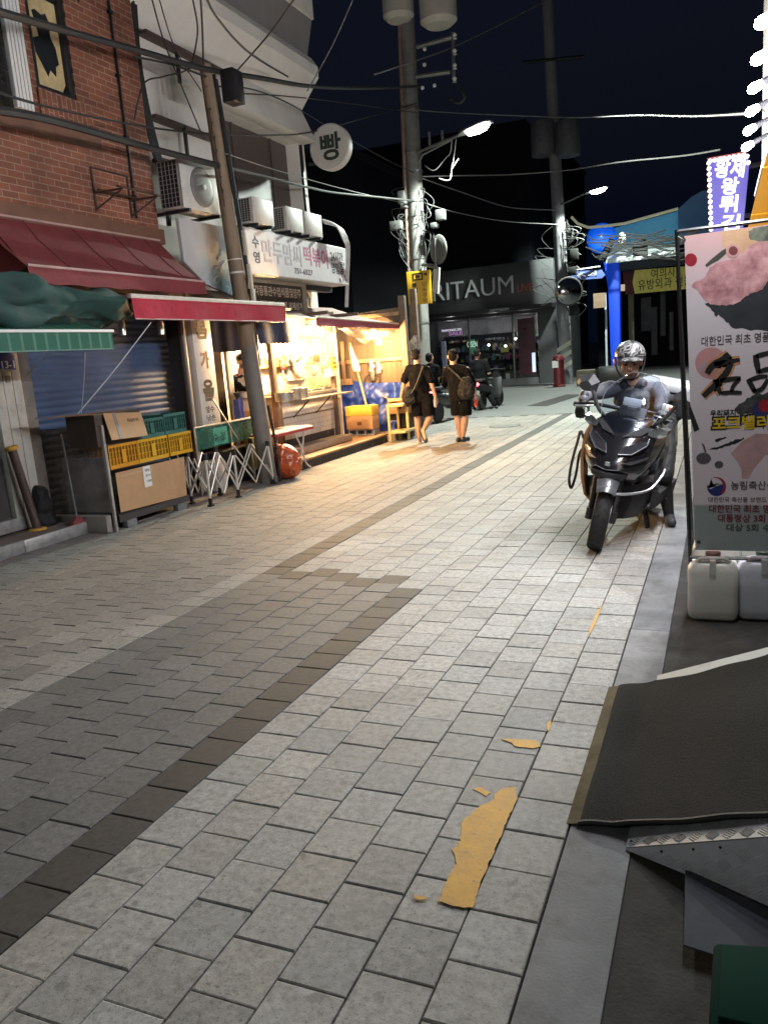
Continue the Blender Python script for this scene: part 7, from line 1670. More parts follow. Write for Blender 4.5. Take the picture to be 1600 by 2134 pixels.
# ------------------------------------------------------------------ the rider
rd = thing('person', 'rider in patterned cap helmet, grey sleeves and black gloves astride the big scooter', 'person', (-.55, 7.3, 0))
hc = yp(1312, 754, 7.12); R = rotz(math.radians(8)) @ Euler((math.radians(16), math.radians(2), 0)).to_matrix()
nk = hc+V((.02, .07, -.17)); shA = V((nk.x-.19, nk.y+.03, nk.z-.06)); shB = V((nk.x+.19, nk.y+.04, nk.z-.09)); hip = V((-.60, 7.50, .88))
elA, wrA, haA = yp(1224, 822, 7.02), yp(1214, 832, 6.86), yp(1206, 858, 6.78)
elB, wrB, haB = yp(1380, 828, 7.08), yp(1372, 852, 6.98), yp(1386, 872, 6.86)
hipB, knB, anB = hip+V((.11, -.02, -.02)), yp(1378, 985, 7.12), yp(1393, 1076, 7.16)
hipA, knA, anA = hip+V((-.10, -.02, 0)), V((-.97, 7.08, .60)), V((-.98, 7.15, .40))
b = MB(); head(b, hc, R, 1.12); limb(b, [hc+V((0, .02, -.06)), nk], [.056, .062]); torso(b, nk, shA, shB, hip, .16, .11)
for s_, e_, w_ in ((shA, elA, wrA), (shB, elB, wrB)): limb(b, [s_, e_, w_], [.055, .043, .03])
limb(b, [hipB, knB, knB.lerp(anB, .35)+V((0, .02, 0)), anB], [.09, .06, .062, .04]); limb(b, [hipA, knA, anA], [.09, .06, .04])
fuse('body', b, M_skin, rd, .0075, 3); face_bits(rd, hc, R, 1.12)
# helmet shaped like a cap
b = MB(); b.ball(hc+R @ V((0, .012, .052)), .142, (.90, 1.02, .88), 4, R)
bmesh.ops.bisect_plane(b.bm, geom=b.bm.verts[:]+b.bm.edges[:]+b.bm.faces[:], plane_co=hc+R @ V((0, 0, .048)), plane_no=R @ V((0, .28, 1)), clear_inner=True)
m = mat('helmet_print', (.6, .6, .6), .3); N, L, bs = nodes(m); tc = N.new('ShaderNodeTexCoord'); vo = N.new('ShaderNodeTexVoronoi'); vo.feature = 'DISTANCE_TO_EDGE'; vo.inputs['Scale'].default_value = 13
nn = N.new('ShaderNodeTexNoise'); nn.inputs['Scale'].default_value = 14; nn.inputs['Detail'].default_value = 3
mxv = N.new('ShaderNodeMix'); mxv.data_type = 'VECTOR'; mxv.inputs[0].default_value = .14; L.new(tc.outputs['Object'], mxv.inputs[4]); L.new(nn.outputs['Color'], mxv.inputs[5]); L.new(mxv.outputs[1], vo.inputs['Vector'])
cr = N.new('ShaderNodeValToRGB'); e = cr.color_ramp.elements; e[0].position = 0; e[0].color = (.02, .02, .022, 1); e[1].position = .42; e[1].color = (.17, .168, .165, 1)
for p_, c_ in ((.47, .015), (.53, .20), (.575, .015), (.65, .18), (.70, .015)): cr.color_ramp.elements.new(p_).color = (c_, c_, c_, 1)

nn.inputs['Scale'].default_value = 8.0; nn.inputs['Detail'].default_value = 0.5; nn.inputs['Distortion'].default_value = 1.3; L.new(tc.outputs['Object'], nn.inputs[0]); L.new(nn.outputs[0], cr.inputs[0]); cr.color_ramp.interpolation = 'CONSTANT'; L.new(cr.outputs[0], bs.inputs['Base Color']); bs.inputs['Coat Weight'].default_value = .1
hm = b.build('helmet', m, rd, smooth=80)
b = MB(); b.sheet(lambda u, v: hc+R @ V(((u-.5)*.225*(1-.15*v), -.105-.105*v+.11*(2*u-1)**2*(1-.35*v), .080-.010*v-.02*(2*u-1)**2)), 16, 6, .006); b.build('visor', m, hm, smooth=70)
b = MB(); b.tube(catmull([hc+R @ V((-.122, .02, .05)), hc+R @ V((-.112, -.005, -.04)), hc+R @ V((-.07, -.04, -.115)), hc+R @ V((0, -.05, -.145)), hc+R @ V((.07, -.04, -.115)), hc+R @ V((.112, -.005, -.04)), hc+R @ V((.122, .02, .05))], 6), .007, 6); b.build('strap', M_shoe, hm)
b = MB(); b.ball(hc+R @ V((-.122, .01, -.0)), .036, (.4, .7, 1.2), 2, R); b.build('ear_pad', M_or, hm)
b = MB(); b.ball(hc+R @ V((0, .045, -.02)), .098, (.92, .8, .95), 3, R); fuse('hair', b, M_hair, rd, .009, 1)
M_slv = mat('grey_sleeve', (.095, .098, .118), .7, var=.1, scale=9, bump=.25, bscale=40); M_vest = mat('slate_vest', (.018, .020, .024), .65, var=.15, scale=8)
b = MB()
for s_, e_, w_ in ((shA, elA, wrA), (shB, elB, wrB)): limb(b, [s_, s_.lerp(e_, .5), e_, w_], [.08, .072, .064, .046])
limb(b, [shA, shB], [.07, .07])
fuse('shirt', b, M_slv, rd, .009, 3, deco=wrinkle(9, .010, 3))
b = MB(); torso(b, nk+V((0, 0, -.03)), shA+V((.05, 0, 0)), shB-V((.05, 0, 0)), hip, .185, .14); limb(b, [nk+V((-.07, 0, -.02)), nk+V((.07, 0, -.03))], [.05, .05]); fuse('vest', b, M_vest, rd, .011, 3, deco=wrinkle(12, .014, 9))
M_glv = mat('glove_black', (.013, .013, .014), .55, var=.3, bump=.3, bscale=60)
for nm, w_, h_, sd, pn, c_ in (('glove', wrA, haA, 1, (.2, .6, -.3), .95), ('glove', wrB, haB, -1, (-.2, .5, -.4), 1.0)):
    b = MB(); fw = (h_-w_).normalized(); limb(b, [w_-fw*.05, w_+fw*.02], [.038, .034]); hand(b, w_+fw*.01, fw, sd, pn, c_, 1.12); fuse(nm, b, M_glv, rd, .006, 2)
b = MB(); limb(b, [hipB, hipB.lerp(knB, .55), hipB.lerp(knB, 1.05)], [.12, .115, .098]); limb(b, [hipA, hipA.lerp(knA, .95)], [.12, .10]); b.ball(hip, .15, (1.15, 1, .8), 3)
fuse('shorts', b, mat('shorts_charcoal', (.014, .015, .017), .75, var=.2, scale=7), rd, .011, 2, deco=wrinkle(9, .012, 7))
b = MB(); limb(b, [knB+V((0, .01, .06)), knB, knB.lerp(anB, .35)+V((.005, .02, 0)), anB], [.07, .066, .066, .043]); fuse('legging', b, mat('legging_black', (.008, .008, .009), .7, var=.3), rd, .009, 3)
b = MB(); limb(b, [knA, anA, anA+V((0, -.0, -.05))], [.066, .05, .05]); fuse('legging', b, MATS['legging_black'], rd, .01, 2)
for f, toe in ((V((anB.x, anB.y, .045)), V((.03, -.17, -.005))), (anA+V((0, 0, -.02)), V((-.02, -.18, 0)))):
    b = MB(); b.cap(f+V((0, .05, .0)), f+toe, .045, .042); b.cap(f+V((0, .05, .05)), f+V((0, 0, .03)), .04, .045); b.cap(f+V((.015, .05, -.02)), f+toe+V((.012, 0, -.015)), .028, .026); b.cap(f+V((-.015, .05, -.02)), f+toe+V((-.012, 0, -.015)), .028, .026)
    fuse('shoe', b, mat('shoe_slate', (.02, .022, .027), .65, var=.2), rd, .008, 2)
# small item in his left hand
it = thing('phone_pouch', 'small white and orange pouch in the left glove of the rider', 'pouch', haB+V((.03, -.02, .04)))
b = MB(); q = yp(1393, 852, 6.84); b.loft([[q+V(v_) for v_ in ((-.06, 0, -.01), (.02, 0, -.03), (.05, 0, .01), (-.05, 0, .045))], [q+V(v_)+V((.01, .03, 0)) for v_ in ((-.06, 0, -.01), (.02, 0, -.03), (.05, 0, .01), (-.05, 0, .045))]]); b.build('body', M_white, it, bevel=.006)
b = MB(); b.box(q+V((.0, -.006, -.025)), q+V((.05, .028, .012))); b.build('flap', mat('pouch_orange', (.62, .18, .08), .5), it, bevel=.006)
# ------------------------------------------------------------------ right hand shop: body, signs, spot lamps
rb_ = thing('restaurant', 'dark restaurant front on the right behind the pork banner', 'building', (3, 5, 0))
b = MB(); b.box((1.05, -4, 0), (7, 14, 7)); b.build('wall', mat('shopfront_grey', (.12, .11, .11), .7, var=.2, dirt=.2), rb_)
b = MB(); b.box((1.0, 1.2, .25), (1.045, 4.3, 2.3)); b.build('door', mat('door_brown', (.10, .06, .04), .4, var=.2), rb_, bevel=.01)
b = MB(); b.box((1.0, 4.5, .6), (1.045, 9.4, 2.2)); b.build('window', MATS['dark_window'], rb_)
fy = thing('fascia_sign', 'orange yellow fascia panel above the pork banner', 'sign', (.4, 6, 2.4))
zt_, zb_ = xp(1600, 305, .205).z, xp(1556, 476, .205).z-.02
ye_ = 9.3
b = MB()
for a, c in ((3.0, 5.25), (5.27, 7.3), (7.32, ye_)): b.box((.205, a, zb_), (.6, c, zt_))
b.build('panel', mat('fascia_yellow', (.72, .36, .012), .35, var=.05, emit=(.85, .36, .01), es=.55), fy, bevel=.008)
b = MB(); b.box((.18, ye_+.005, zb_-.05), (.55, ye_+.08, zt_+.06)); b.box((.6, 3.0, zb_), (1.05, ye_, zt_)); b.build('end_frame', mat('end_tan', (.28, .20, .12), .5), fy, bevel=.01)
b = MB(); b.box((.195, 5.2, (zt_+zb_)/2-.012), (.2035, 6.3, (zt_+zb_)/2+.012)); b.build('line', M_white, fy)
sb_ = thing('sign_board', 'tall pale sign board lit by the row of spot lamps', 'sign', (.5, 6, 4))
b = MB(); b.box((.34, 2.0, zt_+.1), (.7, ye_-.2, 5.6)); b.build('face', mat('board_pale', (.62, .60, .68), .5, var=.05), sb_, bevel=.01)
b = MB(); b.box((.71, 2.0, zt_+.1), (1.05, ye_-.2, 5.4)); b.build('back', M_dark, sb_)
M_par = glow('spot_glass', (.90, .94, 1.0), 55)
def spotlamp(label, y, z, power):
    t = thing('spot_lamp', label, 'spot lamp', (.18, y, z), group='spot lamps along the pale sign board')
    c = V((.185, y, z)); b = MB(); ax = V((-.85, -.1, -.42)).normalized(); x, yy = frame(ax)
    R = [[c+ax*h+(x*math.cos(k)+yy*math.sin(k))*r for k in [i*math.pi/8 for i in range(16)]] for h, r in ((-.06, .016), (-.03, .026), (.012, .034), (.036, .028), (.05, .010))]
    b.loft(R); b.build('bulb', M_par, t)
    b = MB(); b.cyl(c-ax*.095, c-ax*.045, .020, .024, 12); b.build('socket', M_dark, t)
    b = MB(); b.tube(catmull([c-ax*.09, c-ax*.14+V((.03, 0, .01)), V((.34, y, z+.06))], 5), .018, 8); b.build('arm', M_dark, t)
    lamp('lamp_light', 'POINT', c+ax*.12, power, (.96, .97, 1.0), t, .05)
D1 = 4.8
names = ['spot lamp nearest the camera in the row on the pale board', 'second spot lamp of the row counted from the near end', 'third spot lamp of the row counted from the near end', 'fourth spot lamp of the row counted from the near end', 'fifth spot lamp of the row counted from the near end', 'sixth spot lamp of the row counted from the near end', 'spot lamp at the far end of the row above the yellow panel']
zz = [yp(1584, 55, 4.8).z, yp(1578, 130, 5.44).z, yp(1578, 187, 6.06).z, yp(1570, 232, 6.66).z, yp(1566, 265, 7.18).z, yp(1562, 297, 7.77).z]
zm = sum(zz)/len(zz)
for i, nm in enumerate(names): spotlamp(nm, 4.8-.6+.6*i, zm, 98+10*i)
# lit sign hanging across the lane
YLd = 11.0
ls = thing('led_sign', 'bright violet blue lit sign with white Korean letters and border bulbs', 'sign', yp(1512, 400, YLd))
q = [yp(1476, 333, YLd), yp(1555, 319, YLd), yp(1560, 345, YLd), yp(1545, 500, YLd), yp(1482, 505, YLd)]
b = MB(); b.prism(q, (0, .12, 0)); b.build('cabinet', mat('led_violet', (.02, .015, .12), .5, var=.4, scale=4, emit=(.15, .09, .85), es=.45), ls)
wl_ = glow('led_white', (.95, .95, 1), 1.6)
for tx, u0, u1, v, hh in (('황제', 1486, 1548, 367, 34), ('왕', 1500, 1536, 403, 28), ('튀', 1496, 1534, 440, 28), ('김', 1500, 1538, 478, 26)):
    a, c = yp(u0, v, YLd-.01), yp(u1, v-2, YLd-.01); write(tx, wl_, ls, a, c-a, Z_, (yp(u0, v-hh, YLd).z-a.z)*.95, .02, fit=(c-a).length, bold=.005)
b = MB()
for (a, c, n_) in ((q[0], q[1], 8), (q[0], q[4], 15), (q[1], q[2], 2)):
    for i in range(n_): b.ball(a.lerp(c, (i+.3)/n_)+V((.0, -.02, -.02)), .022, (1.3, .8, 1.3), 1)
b.build('border_bulb', wl_, ls)
b = MB(); b.prism([q[0]+V((-.015, -.01, .02)), q[1]+V((.0, -.01, .02)), q[1]+V((0, -.01, .0)), q[0]+V((0, -.01, 0)), q[4]+V((0, -.01, 0)), q[4]+V((-.02, -.01, 0))], (0, .13, 0)); b.build('frame', mat('frame_red', (.25, .03, .02), .5, emit=(.5, .06, .03), es=.3), ls)
for a_, e_ in ((yp(1548, 350, YLd+.05), V((1.06, YLd+.1, 3.6))), (yp(1540, 450, YLd+.05), V((1.06, YLd+.1, 2.9)))): b = MB(); b.tube([a_, e_], .03, 6); b.build('bracket', M_dark, ls)
# ------------------------------------------------------------------ banner stand
YB = 4.72
def pbn(u, v, k=0.0): return yp(u, v, YB-.0002-.00035*k)
bn = thing('banner_stand', 'standing pork restaurant banner with pink meat print in a black frame', 'banner', (.12, YB, 0))
tl, bl = pbn(1425, 492), pbn(1448, 1146); XR = .46
xdir = (pbn(1600, 481)-tl).normalized()
# black tube frame
pt, pb_ = yp(1409, 487, YB+.004), yp(1437, 1160, YB+.004); d = (pb_-pt); k = pt.z/(pt.z-pb_.z); ft_ = pt+d*k; ft_.z = 0.012
off = V((XR+.06-pt.x, 0, 0))
b = MB(); b.tube([ft_, pt+V((0, 0, .02))], .011, 4); b.tube([ft_+off, pt+off+V((0, 0, .02))], .011, 4); b.tube([pt+V((0, 0, .01)), pt+off+V((0, 0, .01))], .010, 4); b.tube([pb_+V((0, -.012, 0)), pb_+off+V((0, -.012, 0))], .010, 4)
b.tube([ft_.lerp(pt, .93), V((ft_.x, YB+.45, .012))], .010, 4); b.tube([ft_.lerp(pt, .93)+off, V((ft_.x+off.x, YB+.45, .012))], .010, 4)
b.build('frame', M_black, bn)
mb_ = mat('banner_vinyl', (.6, .56, .6), .45); N, L, bs = nodes(mb_); tc = N.new('ShaderNodeTexCoord'); sp = N.new('ShaderNodeSeparateXYZ'); L.new(tc.outputs['Object'], sp.inputs[0])
cr = N.new('ShaderNodeValToRGB'); mr = N.new('ShaderNodeMapRange'); mr.inputs[1].default_value = .4; mr.inputs[2].default_value = 2.15; L.new(sp.outputs[2], mr.inputs[0]); L.new(mr.outputs[0], cr.inputs[0])
e = cr.color_ramp.elements; e[0].position = 0; e[0].color = (.28, .32, .33, 1); e[1].position = 1; e[1].color = (.68, .42, .42, 1)
for p_, c_ in ((.145, (.28, .32, .33, 1)), (.15, (.66, .58, .64, 1)), (.78, (.66, .61, .66, 1)), (.9, (.68, .50, .52, 1))): q_ = cr.color_ramp.elements.new(p_); q_.color = c_
L.new(cr.outputs[0], bs.inputs['Base Color'])
b = MB(); b.prism([tl, V((XR, YB, tl.z+.01)), V((XR+.03, YB, bl.z)), bl], (0, .003, 0)); vn = b.build('vinyl', mb_, bn)
def c6(x, y): return (1380+x/4.85, 460+y/4.85)
def c7(x, y): return (1380+x/4.64, 880+y/4.64)
def prt(name, pts, m, k=1, conv=c6, rag=0):
    P = []
    for i, (x, y) in enumerate(pts):
        x2, y2 = pts[(i+1) % len(pts)]; n_ = max(1, int(math.hypot(x2-x, y2-y)/22)) if rag else 1
        for j in range(n_): P.append((x+(x2-x)*j/n_+random.uniform(-rag, rag), y+(y2-y)*j/n_+random.uniform(-rag, rag)))
    mb = MB(); mb.prism([pbn(*conv(x, y), k) for x, y in P], (0, .0002, 0)); return mb.build(name, m, vn, smooth=0)
def disc(x, y, r, n_=24, ry=None): return [(x+r*math.cos(2*math.pi*i/n_), y+(ry or r)*math.sin(2*math.pi*i/n_)) for i in range(n_)]
M_meat = mat('meat_print', (.52, .17, .20), .5, var=.45, scale=9, col2=(.62, .36, .38), dirt=.35, dscale=6); M_bk = mat('print_black', (.014, .014, .016), .5)
prt('glow_print', [(590, 110), (880, 70), (1250, 50), (1250, 330), (700, 330), (600, 240)], mat('print_peach', (.66, .42, .26), .5, var=.2, scale=7), 1)
prt('greens_print', [(860, 110), (960, 60), (1250, 40), (1250, 210), (1000, 210), (880, 190)], mat('print_sage', (.16, .18, .14), .5, var=.7, scale=14), 2, rag=6)
prt('slate_print', [(430, 840), (640, 800), (900, 640), (1067, 560), (1260, 560), (1260, 1120), (1067, 1115), (960, 1100), (890, 1115), (860, 1092), (750, 1088), (700, 1075), (640, 1015), (560, 945), (540, 975), (500, 905)], mat('print_slate', (.030, .035, .045), .5, var=.3), 2, rag=7)
prt('meat_print', [(290, 660), (340, 610), (440, 560), (480, 470), (560, 420), (640, 395), (770, 380), (850, 280), (950, 215), (1067, 200), (1260, 190), (1260, 560), (1067, 600), (1010, 690), (880, 740), (760, 830), (640, 862), (480, 840), (400, 780), (340, 690)], M_meat, 3, rag=8)
prt('tomato_print', disc(285, 395, 62, ry=66), mat('print_cherry', (.33, .02, .04), .4, var=.3, scale=16), 2)
prt('pepper_print', [(430, 445), (500, 380), (600, 300), (640, 280), (640, 330), (560, 400), (500, 430), (445, 468)], mat('print_olive', (.06, .065, .05), .5), 4)
prt('ring_print', disc(710, 305, 72), mat('print_rose', (.6, .34, .33), .5, var=.15, scale=14), 4); prt('ring_hole', disc(712, 303, 46), mat('print_wine', (.22, .06, .07), .5), 5)
prt('swirl_print', disc(490, 1440, 162, 36), mat('print_pink', (.52, .26, .27), .5, var=.2, scale=5), 1); prt('swirl_eye', disc(440, 1490, 56), mat('print_mist', (.34, .34, .46), .5), 2)
def strokes(lst, m, k, wd, name):
    for pts, w in lst:
        P = catmull([V((x, y, 0)) for x, y in pts], 6); Lf, Rt = [], []
        for i, p in enumerate(P):
            d_ = (P[min(i+1, len(P)-1)]-P[max(i-1, 0)]).normalized(); n_ = V((-d_.y, d_.x, 0)); t = i/(len(P)-1); ww = (w+wd)*(.75+.35*math.sin(math.pi*(t*.85+.1)))/2*(1+random.uniform(-.07, .07))
            Lf.append((p.x+n_.x*ww, p.y+n_.y*ww)); Rt.append((p.x-n_.x*ww, p.y-n_.y*ww))
        mb = MB(); A = [mb.bm.verts.new(pbn(*c6(x, y), k)) for x, y in Lf]; B_ = [mb.bm.verts.new(pbn(*c6(x, y), k)) for x, y in Rt]
        for i in range(len(A)-1): mb.bm.faces.new((A[i], A[i+1], B_[i+1], B_[i]))
        geo = bmesh.ops.extrude_face_region(mb.bm, geom=mb.bm.faces[:]); bmesh.ops.translate(mb.bm, verts=[g_ for g_ in geo['geom'] if isinstance(g_, bmesh.types.BMVert)], vec=(0, .00015, 0))
        mb.build(name, m, vn, smooth=0)
ST_ = [([(670, 1345), (600, 1410), (500, 1470), (450, 1545)], 66), ([(520, 1450), (640, 1430), (780, 1405)], 46), ([(690, 1440), (640, 1540), (540, 1650), (410, 1775)], 60), ([(545, 1600), (560, 1690), (590, 1755)], 44), ([(580, 1620), (690, 1600), (790, 1590)], 44), ([(780, 1595), (720, 1660), (690, 1730)], 40), ([(590, 1745), (690, 1735), (800, 1740)], 40),
       ([(935, 1355), (950, 1440), (970, 1540)], 56), ([(940, 1370), (1060, 1340), (1180, 1330)], 46), ([(960, 1530), (1060, 1500), (1170, 1480)], 44), ([(860, 1600), (900, 1670), (930, 1730)], 48), ([(880, 1610), (970, 1580), (1060, 1570)], 42), ([(910, 1725), (1000, 1700), (1060, 1600)], 42)]
strokes(ST_[:4], mat('print_orange', (.55, .27, .13), .5), 3, 46, 'brush_shadow'); strokes(ST_, M_bk, 5, 0, 'brush_letter')
prt('mountain_print', [(720, 1900), (820, 1820), (960, 1730), (1010, 1760), (1060, 1730), (1200, 1700), (1200, 1960), (900, 1950), (780, 1960)], mat('print_ash', (.05, .05, .055), .5, var=.9, scale=22), 3, rag=10)
prt('ball_blue', disc(985, 1915, 80), mat('print_navy', (.03, .03, .13), .5), 4); prt('ball_red', disc(1030, 1870, 62), mat('print_scarlet', (.36, .02, .03), .4), 5)
def btext(t_, x, y, x2, hh, m, k, conv=c6, sc=4.85, **kw):
    a = pbn(*conv(x, y), k); c = pbn(*conv(x2, y-(x2-x)*.05), k); s_ = YB*1.03/1650
    return write(t_, m, vn, a, X_, Z_, hh/sc*s_, .0002, fit=c.x-a.x, **kw)
M_gr = mat('print_grey', (.07, .06, .065), .5); M_rd = mat('print_red', (.17, .02, .04), .5)
btext('대한민국 최초 명품', 385, 1262, 1075, 66, M_gr, 3, bold=.0006)
btext('우리돼지', 478, 1975, 735, 46, M_bk, 3, bold=.0012)
btext('포크밸리', 492, 2108, 1075, 100, M_bk, 3, bold=.0085); btext('포크밸리', 498, 2104, 1070, 92, mat('print_yellow', (.66, .46, .02), .45), 5, bold=.0022)
prt('arrow_print', [(262, 1838), (280, 1870), (372, 2110), (318, 2134), (268, 1950)], M_bk, 3)
prt('smear_print', [(500, 165), (600, 140), (610, 150), (560, 180), (510, 195)], M_bk, 2, c7, 6); prt('smear_print', [(430, 268), (560, 230), (680, 180), (780, 150), (790, 165), (700, 205), (600, 240), (480, 268)], M_bk, 2, c7, 7)
prt('pear_print', disc(395, 350, 72, ry=56), mat('print_plum', (.10, .09, .11), .5, var=.3, scale=18), 2, c7); prt('pear_print', disc(543, 410, 42, ry=36), MATS['print_plum'], 2, c7); prt('stem_print', [(378, 200), (400, 215), (425, 290), (405, 292)], MATS['print_plum'], 3, c7)
prt('root_print', [(655, 300), (720, 380), (760, 450), (765, 545), (830, 545), (880, 450), (990, 320), (1250, 260), (1250, 120), (900, 110), (760, 190), (690, 270)], mat('print_flesh', (.48, .30, .31), .5, var=.3, scale=6), 1, c7)
prt('emblem_navy', disc(520, 622, 92, 40), mat('print_deep', (.012, .025, .16), .45), 2, c7); prt('emblem_white', disc(505, 612, 74, 36)[18:]+[(440, 640), (470, 645), (500, 625), (530, 590), (570, 600)], MATS['banner_vinyl'], 3, c7)
prt('emblem_red', [(520+92*math.cos(k_), 622+92*math.sin(k_)) for k_ in [-1.9+.13*i for i in range(22)]]+[(505+80*math.cos(k_), 620+82*math.sin(k_)) for k_ in [.9-.13*i for i in range(22)]], mat('print_crimson', (.28, .02, .04), .45), 4, c7)
btext('농림축산식', 655, 645, 1075, 60, M_gr, 3, c7, 4.64, bold=.0008); btext('대한민국 축산물 브랜드', 435, 770, 1000, 38, M_gr, 3, c7, 4.64, bold=.0004)
btext('대한민국 최초 명품', 443, 866, 1120, 56, M_rd, 3, c7, 4.64, bold=.0010); btext('대통령상 3회 수', 528, 957, 1100, 56, M_rd, 3, c7, 4.64, bold=.0010); btext('대상 5회 수', 608, 1045, 1040, 52, M_gr, 3, c7, 4.64, bold=.0008)
for u, v in ((1424, 500), (1455, 1130)):
    b = MB(); b.lathe([(.003, -.002), (.009, -.004), (.010, 0), (.003, 0)], pbn(u, v, 2), 14, 'Y'); b.build('eyelet', M_dark, bn)
b = MB(); b.tube([pbn(1455, 1130, 3), pbn(1440, 1156, 3)], .0025, 5); b.tube([pbn(1424, 500, 3), pbn(1411, 492, 3)], .0025, 5); b.build('tie', M_tie, bn)
# ------------------------------------------------------------------ jerry cans
def jerry(label, x, y, body_m, cap_m, h=.36, w=.27, d=.2):
    t = thing('jerry_can', label, 'jerry can', (x, y, 0), (0, 0, random.uniform(-.05, .05)), 'jerry cans behind the banner foot')
    def rr(z, w_, d_, r):
        P = []
        for cx, cy, a0 in ((w_/2-r, d_/2-r, 0), (-w_/2+r, d_/2-r, 90), (-w_/2+r, -d_/2+r, 180), (w_/2-r, -d_/2+r, 270)):
            for k_ in range(6): a = math.radians(a0+18*k_); P.append(V((cx+r*math.cos(a), cy+r*math.sin(a), z)))
        return P
    b = MB(); b.loft([rr(.004, w*.86, d*.82, .03), rr(.02, w*.96, d*.95, .04), rr(.06, w, d, .045), rr(h*.5, w*.985, d*.98, .045), rr(h*.80, w, d, .05), rr(h*.9, w*.9, d*.86, .055), rr(h*.955, w*.62, d*.6, .05), rr(h*.97, .08, .08, .035)]); b.build('body', body_m, t, local=True, smooth=60)
    b = MB(); b.lathe([(.034, h*.965), (.034, h*1.0), (.04, h*1.0), (.042, h*1.07), (.036, h*1.085), (0, h*1.085)], (0, 0, 0), 20); b.build('cap', cap_m, t, local=True)
    b = MB(); b.tube(catmull([(-.085, -d*.2, h*.93), (-.06, -d*.3, h*1.0), (0, -d*.33, h*1.01), (.06, -d*.3, h*1.0), (.085, -d*.2, h*.93)], 5), .012, 8); b.box((-.016, -d*.52, h*.78), (.016, -d*.30, h*1.0)); b.build('handle', body_m, t, local=True)
    return t
def hdpe(nm, c): 
    m_ = mat(nm, c, .38, var=.10, scale=4, dirt=.12, dscale=7); m_.node_tree.nodes['Principled BSDF'].inputs['Subsurface Weight'].default_value = .25; return m_
j0, j1 = gp(1484, 1284, 0), gp(1588, 1284, 0)
jerry('cloudy beige jerry can in front with a brick coloured cap', j0.x, j0.y, hdpe('hdpe_beige', (.66, .65, .61)), mat('cap_brick', (.22, .10, .09), .5))
jerry('bluish jerry can in front right with a dark green cap', j1.x, j1.y, hdpe('hdpe_blue', (.54, .56, .62)), mat('cap_dkgreen', (.03, .07, .04), .5))
jerry('pale jerry can behind with a bright green cap', j0.x+.015, j0.y+.34, hdpe('hdpe_white', (.62, .63, .58)), mat('cap_green', (.03, .28, .06), .5), h=.40)
jerry('pale jerry can behind right with a white cap', j1.x+.03, j1.y+.34, hdpe('hdpe_white', (.62, .63, .58)), M_white, h=.40)
# ------------------------------------------------------------------ ramp, mat, plates
M_chk = mat('checker_plate', (.27, .27, .28), .6, spec=.3, metal=.25, var=.15, scale=5, dirt=.15); M_chkp = mat('checker_plate_dim', (.66, .64, .70), .5, metal=.15, var=.15, scale=5, dirt=.15)  # second one: side-face copy, colour lifted to make up for weak light there
rp = thing('ramp', 'checker plate entrance ramp under the black mat', 'ramp', (.1, 3, 0))
a0, a1 = gp(1304, 1772, 0), gp(1600, 1893, 0)           # foot of the near side face
dr = (a1-a0).normalized(); LEN = .62; e1 = a0+dr*LEN
def rise(p): return max(.0, (p-a0).dot(dr))*.50
near_top = lambda s: a0+dr*s+V((0, 0, .006+.50*s))
far0 = gp(1369, 1412, 0)
dn = (far0-a0); dn.z = 0
b = MB(); q = [a0+V((0, 0, .001)), e1+V((0, 0, .001)), e1+dn+V((0, 0, .001)), a0+dn+V((0, 0, .001))]
b.hexa(q+[near_top(0), near_top(LEN), near_top(LEN)+dn, near_top(0)+dn]); b.build('wedge', M_chkp, rp)
tp_ = lambda s, t, h=0.0: near_top(s)+dn*t+V((0, 0, h))
b = MB()
b.hexa([tp_(0, 0, .001), tp_(LEN, 0, .001), tp_(LEN, 1, .001), tp_(0, 1, .001), tp_(0, 0, .005), tp_(LEN, 0, .005), tp_(LEN, 1, .005), tp_(0, 1, .005)]); b.build('top_plate', M_chk, rp)
# raised lozenges of the checker plate: groups of five ribs, alternating direction
def treads(org, ux, uy, nu, nv, un, pitch, name, m, inside):
    mb = MB()
    for i in range(nu):
        for j in range(nv):
            c = org+ux*(i+.5)*pitch+uy*(j+.5)*pitch; sgn = 1 if (i+j) % 2 else -1
            dd = (ux+uy*sgn).normalized(); pp_ = (ux*-sgn+uy).normalized()
            for k_ in range(-2, 3):
                o_ = c+pp_*k_*.0082; L_ = .019-.0016*abs(k_)
                p_, q_ = o_-dd*L_, o_+dd*L_
                if inside(p_) and inside(q_): 
                    mb.hexa([p_-pp_*.0021, q_-pp_*.0021, q_+pp_*.0021, p_+pp_*.0021, o_-dd*L_*.8-pp_*.0010+un*.0022, o_+dd*L_*.8-pp_*.0010+un*.0022, o_+dd*L_*.8+pp_*.0010+un*.0022, o_-dd*L_*.8+pp_*.0010+un*.0022])
    return mb.build(name, m, rp, smooth=0)
nrm_side = dr.cross(Z_).normalized()
if nrm_side.y > 0: nrm_side = -nrm_side
treads(a0+nrm_side*.0005, dr, Z_, 11, 6, nrm_side, .056, 'side_tread', mat('tread_bright', (.7, .7, .72), .4, metal=.3), lambda p: (p-a0).dot(dr)*.50+.0 > (p.z-a0.z)+.004 and p.z > .006)
us = (dr+V((0, 0, .5))).normalized(); ut = dn.normalized(); un = us.cross(ut); un = un if un.z > 0 else -un
treads(near_top(0)+V((0, 0, .0055)), us, ut, 12, 23, un, .056, 'top_tread', M_chk, lambda p: True)
b = MB()
for s in (.02, .12, .22, .30): q = near_top(s)+nrm_side*.001-V((0, 0, .018)); b.cyl(q, q+nrm_side*.003, .004, n=8)
for s in (.015, .10): q = tp_(s, .02, .006); b.cyl(q, q+un*.003, .004, n=8)
b.build('rivet', M_dark, rp)
